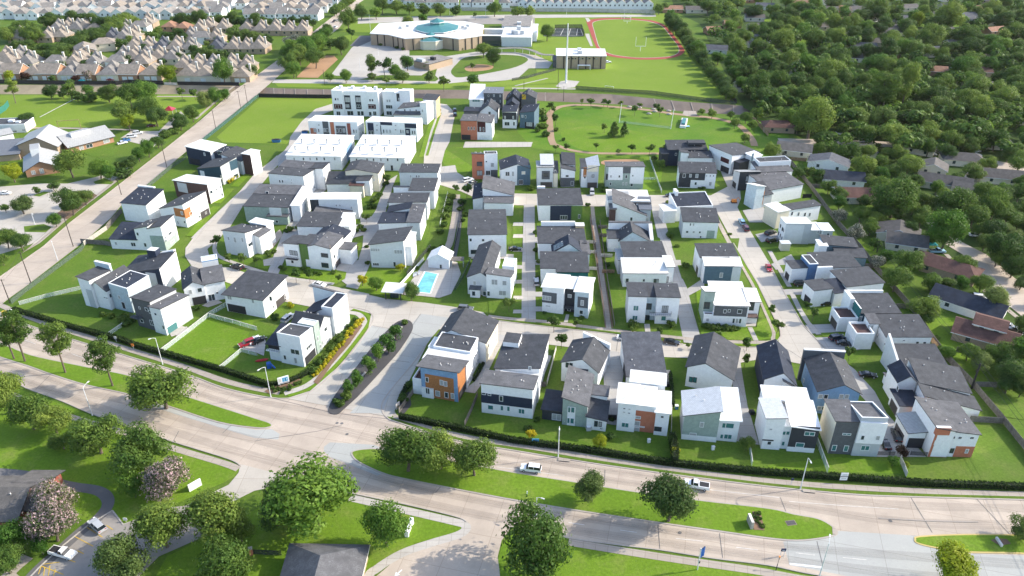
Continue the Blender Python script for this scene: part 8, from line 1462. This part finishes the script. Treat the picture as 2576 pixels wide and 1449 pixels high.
for l,p in (('orange road sign with a yellow hood beside the hedge',(1345,620)),('small grey signal box on a post beside the hedge',(1172,545))):posted('road_sign',l,p,.7,.8,1.2,'orange' if 'orange' in l else 'gy',bars=[(0,.3,.35,.2,'blk')]if 'orange' in l else ())
e=thing('traffic_cabinet','yellow and white traffic cabinet at the far left corner','cabinet',(60,275));o=LOCS[e];b=MB();b.box(o,1.6,1.0,1.5,'yellow',.3);b.build('cabinet',e);b=MB();b.box(o+Vector((1.6,.3,0)),1.0,.9,1.7,'white',.3);b.build('door',e)
T(1,2);e=thing('toy_slide','blue play set beside the white wall-like house','play set',(135,800));o=LOCS[e];b=MB();b.box(o,1.2,1.2,1.6,'blue',.3);b.build('tower',e);b=MB();b.tube([o+Vector((.6,-.2,1.4)),o+Vector((1.8,-.6,.2))],.25,'blue',6);b.build('slide',e)
e=thing('canoe','red canoe lying beside the blue play set','canoe',(60,735));o=LOCS[e];b=MB();b.tube([o+Vector((-1.8,-.6,.35)),o+Vector((-1,-.3,.3)),o+Vector((1,.3,.3)),o+Vector((1.8,.6,.35))],[.05,.38,.38,.05],'red',8);b.build('hull',e)
for x in (1455,1375,1290,1178,1085,985):
    y={1455:420,1375:530,1290:640,1178:755,1085:880,985:1000}[x];i=(1455,1375,1290,1178,1085,985).index(x)
    e=thing('stone_bench',f'pale concrete bench, {ORD[i]} from the street circle in the entrance median','bench',(x,y),'benches in the entrance median');o=LOCS[e]+Vector((0,0,.2));u=(at((985,1000))-at((1455,420))).normalized();n=Vector((-u.y,u.x,0));b=MB();b.obox(o,u,n,-1.1,1.1,-.28,.28,.38,.52,'walkn');b.build('seat',e)
    for s in (-.8,.8):b=MB();b.obox(o,u,n,s -.15,s+.15,-.25,.25,0,.38,'walkn');b.build('leg',e)
T(1,2);posted('estate_sign','leaning white panel sign in the south entrance bed',(1430,1215),1.6,1.8,.2,'worn',(.5,1),bars=[(0,.4,.8,.3,'yellow')])
T(2,0)
def goalpost(label,p,cross,top,w,stem=.18):
    o=at(p);zc=height_at(o,cross);zt=height_at(o,top);e=empty('goalpost',o,label,'goalpost');b=MB();b.tube([o,o+Vector((0,0,zc))],stem,'white',8);b.build('stem',e)
    b=MB();b.tube([o+Vector((-w/2,0,zc)),o+Vector((w/2,0,zc))],.14,'white',6);b.build('crossbar',e)
    for s in (-1,1):b=MB();b.tube([o+Vector((s*w/2,0,zc)),o+Vector((s*w/2,0,zt))],.11,'white',6);b.build('upright',e)
goalpost('white football goalpost in the middle of the infield',(1290,515),465,372,7.1);goalpost('distant white football goalpost at the far end of the infield',(1158,236),212,165,5.6)
def goal(label,p,q,top,m='white',rr=.1):
    a,c=at(p),at(q);h=height_at(a,top);e=empty('soccer_goal',a,label,'soccer goal')
    for n_,l in (('post',[a,a+Vector((0,0,h))]),('post',[c,c+Vector((0,0,h))]),('crossbar',[a+Vector((0,0,h)),c+Vector((0,0,h))])):b=MB();b.tube(l,rr,m,6);b.build(n_,e)
    n=(c -a).normalized();n=Vector((-n.y,n.x,0))*1.6
    if h<4:b=MB();b.face([a+n,c+n,c+Vector((0,0,h)),a+Vector((0,0,h))],'meshw');b.build('net',e)
goal('white soccer goal at the far curve of the track',(1105,192),(1193,198),166);goal('small white goal near the chain-link fence',(935,880),(1022,890),862);T(0,0);goal('tall orange-framed goal on the park pitch',(598,1312),(818,1296),1220,'fenceb',.12)
T(2,0);e=thing('ball_stop_net','ball-stop net between two white poles in the park','net',(1078,1235));a,c=at((1078,1235)),at((1597,1297));h1=height_at(a,1040)
for p in (a,c):b=MB();b.tube([p,p+Vector((.6,0,h1))],[.16,.12],'white',6);b.build('post',e)
b=MB();b.face([a,c,c+Vector((0,0,1.3)),a+Vector((0,0,1.3))],'meshw');b.build('net',e)
e=thing('play_boat','white and green boat-shaped play structure by the outfall','play structure',(1720,1280));o=at((1718,1290));u=(at((1745,1175))-o).normalized();n=Vector((-u.y,u.x,0));l=(at((1745,1175))-o).length;b=MB();b.obox(o,u,n,0,l*.7,-1.6,1.6,0,1.2,'white','worn');b.build('hull',e);b=MB();b.obox(o,u,n,l*.1,l*.55,-.9,.9,1.2,2.0,'teal');b.build('cabin',e)
e=thing('shade_panel','pale blue panel lying beside the boat-shaped play structure','panel',(1760,1278));b=MB();b.box(LOCS[e]+Vector((0,0,.3)),2.6,1.6,.25,'plb',.1,'plb');b.build('panel',e);b=MB();b.box(LOCS[e],.3,.3,.3,'steel');b.build('foot',e)
for i,p in enumerate(((1180,1082),(1280,1088),(1425,1106),(1438,1128),(1576,1122),(1580,1156),(1378,1150))):e=thing('boulder',f'flat pale boulder, {ORD[i]} along the upper park trail','boulder',p,'boulders by the trail');b=MB();b.tube([LOCS[e]+Vector((-1.3,0,.25)),LOCS[e]+Vector((-.5,.1,.4)),LOCS[e]+Vector((.6,-.1,.38)),LOCS[e]+Vector((1.4,.1,.2))],[.3,.6,.55,.2],'stone',7);b.build('rock',e,smooth=True)
T(1,0)
for l,p,w in (('blue skip at the edge of the open northwest lot',(208,1430),2.2),('small dark blue skip behind the brick-bayed townhouse row',(495,1345),1.5)):e=thing('skip',l,'skip',p);o=LOCS[e];b=MB();b.hexa([o+Vector((x*w*.8,y,0))for x,y in ((-1,-.8),(1,-.8),(1,.8),(-1,.8))],[o+Vector((x*w,y,1.4))for x,y in ((-1,-.9),(1,-.9),(1,.9),(-1,.9))],'pbl','dk');b.build('hopper',e);b=MB();b.box(o+Vector((0,0,1.41)),w*1.0,1.4,.2,'blk');b.build('rubbish',e)
T(2,2);e=thing('wheelie_bin','blue and white bin beside the board fence','bin',(1655,1215));b=MB();b.box(LOCS[e],.8,.8,1.0,'pbl');b.build('body',e);b=MB();b.box(LOCS[e]+Vector((0,0,1.004)),.9,.9,.15,'lg');b.build('lid',e)
for i,(p,l)in enumerate((((770,1425),'grey air conditioner beside the sage green house'),((300,690),'air conditioner on the slab beside the second hedge house'),((320,770),'second air conditioner beside the second hedge house'),((1560,985),'dark grill on the slab beside the big square roof'),((2410,1265),'black bin beside the white metal-roofed house'))):e=thing('air_conditioner' if 'air' in l else 'black_bin',l,'air conditioner' if 'air' in l else 'bin',p);b=MB();b.box(LOCS[e],1.2,1.2,1.0,'gy' if 'air' in l else 'blk',.1,'dk');b.build('casing',e);b=MB();b.box(LOCS[e]+Vector((0,0,1.004)),1.0,1.0,.06,'lg' if 'air' in l else 'blk',.1);b.build('lid',e)
T(2,1);e=thing('excavator','small orange excavator at the east street corner','excavator',(2232,590));o=LOCS[e];b=MB();b.box(o,2.2,1.8,.5,'blk');b.build('track',e);b=MB();b.box(o+Vector((0,0,.5)),1.8,1.5,.9,'orange');b.build('cab',e);b=MB();b.tube([o+Vector((.6,0,1.2)),o+Vector((1.6,.2,2.3)),o+Vector((2.4,.3,1.0))],.14,'orange',5);b.build('boom',e)
T(1,1)
for i,p in enumerate(((1590,1330),(1610,1322),(1640,1312))):e=thing('sun_lounger',f'sun lounger, {ORD[i]} from the left beside the pool','lounger',p,'sun loungers by the pool');o=LOCS[e]+Vector((0,0,.1));b=MB();b.box(o+Vector((0,-.3,.25)),.6,1.4,.12,'gy');b.build('seat',e);b=MB();b.hexa([o+Vector((x,y,.3))for x,y in ((-.3,.4),(.3,.4),(.3,.5),(-.3,.5))],[o+Vector((x,y,.8))for x,y in ((-.3,.9),(.3,.9),(.3,1.0),(-.3,1.0))],'gy');b.build('backrest',e)
e=thing('pergola','grey pergola beside the pool house','pergola',(2030,1225));o=LOCS[e];b=MB();b.box(o+Vector((0,0,2.6)),4.5,3,.2,'fence');b.build('roof',e)
for x in (-2,2):
    for y in (-1.3,1.3):b=MB();b.box(o+Vector((x,y,0)),.15,.15,2.6,'gy');b.build('post',e)
T(3,1)
for l,p,w,m_ in (('turquoise canopy beside the pale blue truck',(1610,1060),5,'cyan'),('beige shed by the black SUV',(160,1060),3.2,'cr')):
    e=thing('canopy' if 'canopy' in l else 'shed',l,'canopy' if 'canopy' in l else 'shed',p);o=LOCS[e]
    if 'canopy' in l:
        b=MB();b.hexa([o+Vector((x,y,2.3))for x,y in ((-2.5,-1.5),(2.5,-1.5),(2.5,1.5),(-2.5,1.5))],[o+Vector((x,y,2.8))for x,y in ((-1.8,-.9),(1.8,-.9),(1.8,.9),(-1.8,.9))],m_);b.build('roof',e)
        for x in (-2.3,2.3):
            for y in (-1.3,1.3):b=MB();b.box(o+Vector((x,y,0)),.1,.1,2.3,'steel');b.build('post',e)
    else:b=MB();b.box(o,3.2,2.6,2.8,'cr');b.build('wall',e);b=MB();b.box(o+Vector((0,0,2.804)),3.6,3.0,.2,'lg');b.build('roof',e)
T(0,0);e=thing('tent','red peaked tent roof between dark park trees','tent',(1715,1145));o=LOCS[e];b=MB();q=[o+Vector((x,y,2.4))for x,y in ((-2.6,-2.6),(2.6,-2.6),(2.6,2.6),(-2.6,2.6))]
for k in range(4):b.face([q[k],q[(k+1)%4],o+Vector((0,0,4.4))],'pr')
b.build('canopy',e)
for x in (-2.4,2.4):
    for y in (-2.4,2.4):b=MB();b.box(o+Vector((x,y,0)),.12,.12,2.4,'steel');b.build('post',e)
e=thing('tarpaulin','turquoise tarpaulin over the dark channel fence','tarpaulin',(825,838));o=LOCS[e];b=MB();b.hexa([o+Vector((x,y,0))for x,y in ((-2.6,-1.5),(2.4,-1.5),(2.4,1.5),(-2.6,1.5))],[o+Vector((x,y,2.2))for x,y in ((-1.2,-.8),(1.6,-.7),(1.6,.8),(-1.2,.8))],'cyan');b.build('sheet',e);b=MB();b.box(o+Vector((0,0,2.21)),.6,.4,.2,'cyan');b.build('fold',e)
# ================================================================= the wood beyond the separate trees: one mass of crowns
T();b=MB();rw=random.Random(21);mi=b.mi('lf_wood')
houses=[proj(LOCS[o]+Vector((0,0,4)))for o in bpy.data.objects if o.name.startswith('ranch_house')]
def in_wood(x,y):
    if y<60:return x>1690+(100 if y>25 else 0)
    if y<300:return x>1770+(y -60)*.5
    return x>1990+(y -300)*1.0 and y<420
n=0
for _ in range(5200):
    x,y=rw.uniform(1680,2640),rw.uniform(-20,400)
    if not in_wood(x,y):continue
    if any(abs(x -hx)<30 and -8<y -hy<24 for hx,hy in houses):continue
    if y>330 and rw.random()<.5:continue
    n+=1
    if n>720:break
    p=atd(x,y);r=rw.choice((2.4,3.2,4,4.6,5.4,6.4))*rw.uniform(.9,1.1);zc=r*rw.uniform(.75,1.1)
    for k in range(5):
        c=p+Vector((rw.uniform(-.55,.55)*r,rw.uniform(-.55,.55)*r,zc+rw.uniform(-.25,.4)*r));rr=r*rw.uniform(.38,.55)
        for _q in range(52):
            v=rv(rw).normalized();v.z=abs(v.z)if rw.random()<.75 else v.z
            q=c+Vector((v.x,v.y,v.z*.85))*rr*rw.uniform(.8,1.05);t=(v+rv(rw)*.7).normalized();a=t.cross(rv(rw)).normalized();d=t.cross(a);s=r*.14*rw.uniform(.7,1.4);j=len(b.v)
            b.v.extend([tuple(q+a*s),tuple(q+d*s*.7),tuple(q -a*s),tuple(q -d*s*.7)]);b.f.append((j,j+1,j+2,j+3));b.m.append(mi)
tag(b.build('wood'),'green canopy of the eastern wood filling in between the separate trees','wood',None,'stuff')
# ================================================================= air that pales the far rows
m,nt,b_=_new('haze');nt.nodes.remove(b_);v=nt.nodes.new('ShaderNodeVolumePrincipled');v.inputs['Color'].default_value=(1,.98,.95,1);v.inputs['Density'].default_value=.00002;v.inputs['Anisotropy'].default_value=.2
nt.links.new(v.outputs[0],nt.nodes['Material Output'].inputs['Volume'])
b=MB();q=[Vector((x,y,-6))for x,y in ((-950,-90),(950,-90),(950,1300),(-950,1300))];b.hexa(q,[p+Vector((0,0,141))for p in q],'haze');tag(b.build('haze'),kind='stuff')
# ================================================================= daylight
w=bpy.data.worlds.new('World');SC.world=w;w.use_nodes=True;nt=w.node_tree
sk=nt.nodes.new('ShaderNodeTexSky');sk.sky_type='NISHITA';sk.sun_disc=False
EL,AZ=math.radians(31),math.radians(11)          # the sun stands to the right and a little beyond
sk.sun_elevation=EL;sk.sun_rotation=math.radians(90)-AZ;sk.air_density=1.0;sk.dust_density=1.5;sk.ozone_density=1.0
bg=nt.nodes['Background'];nt.links.new(sk.outputs[0],bg.inputs[0]);bg.inputs[1].default_value=.15
sd=bpy.data.lights.new('sun','SUN');so=bpy.data.objects.new('sun',sd);COL.objects.link(so)
sd.energy=2.6;sd.angle=math.radians(.6);sd.color=(1,.93,.80)
d=Vector((math.cos(EL)*math.cos(AZ),math.cos(EL)*math.sin(AZ),math.sin(EL)))
so.rotation_euler=d.to_track_quat('Z','Y').to_euler();so.location=d*600
SC.view_settings.view_transform='Standard';SC.view_settings.look='None';SC.view_settings.exposure=1.36;SC.view_settings.gamma=1
SC.cycles.max_bounces=6;SC.cycles.diffuse_bounces=3;SC.cycles.transparent_max_bounces=12;SC.cycles.use_denoising=True
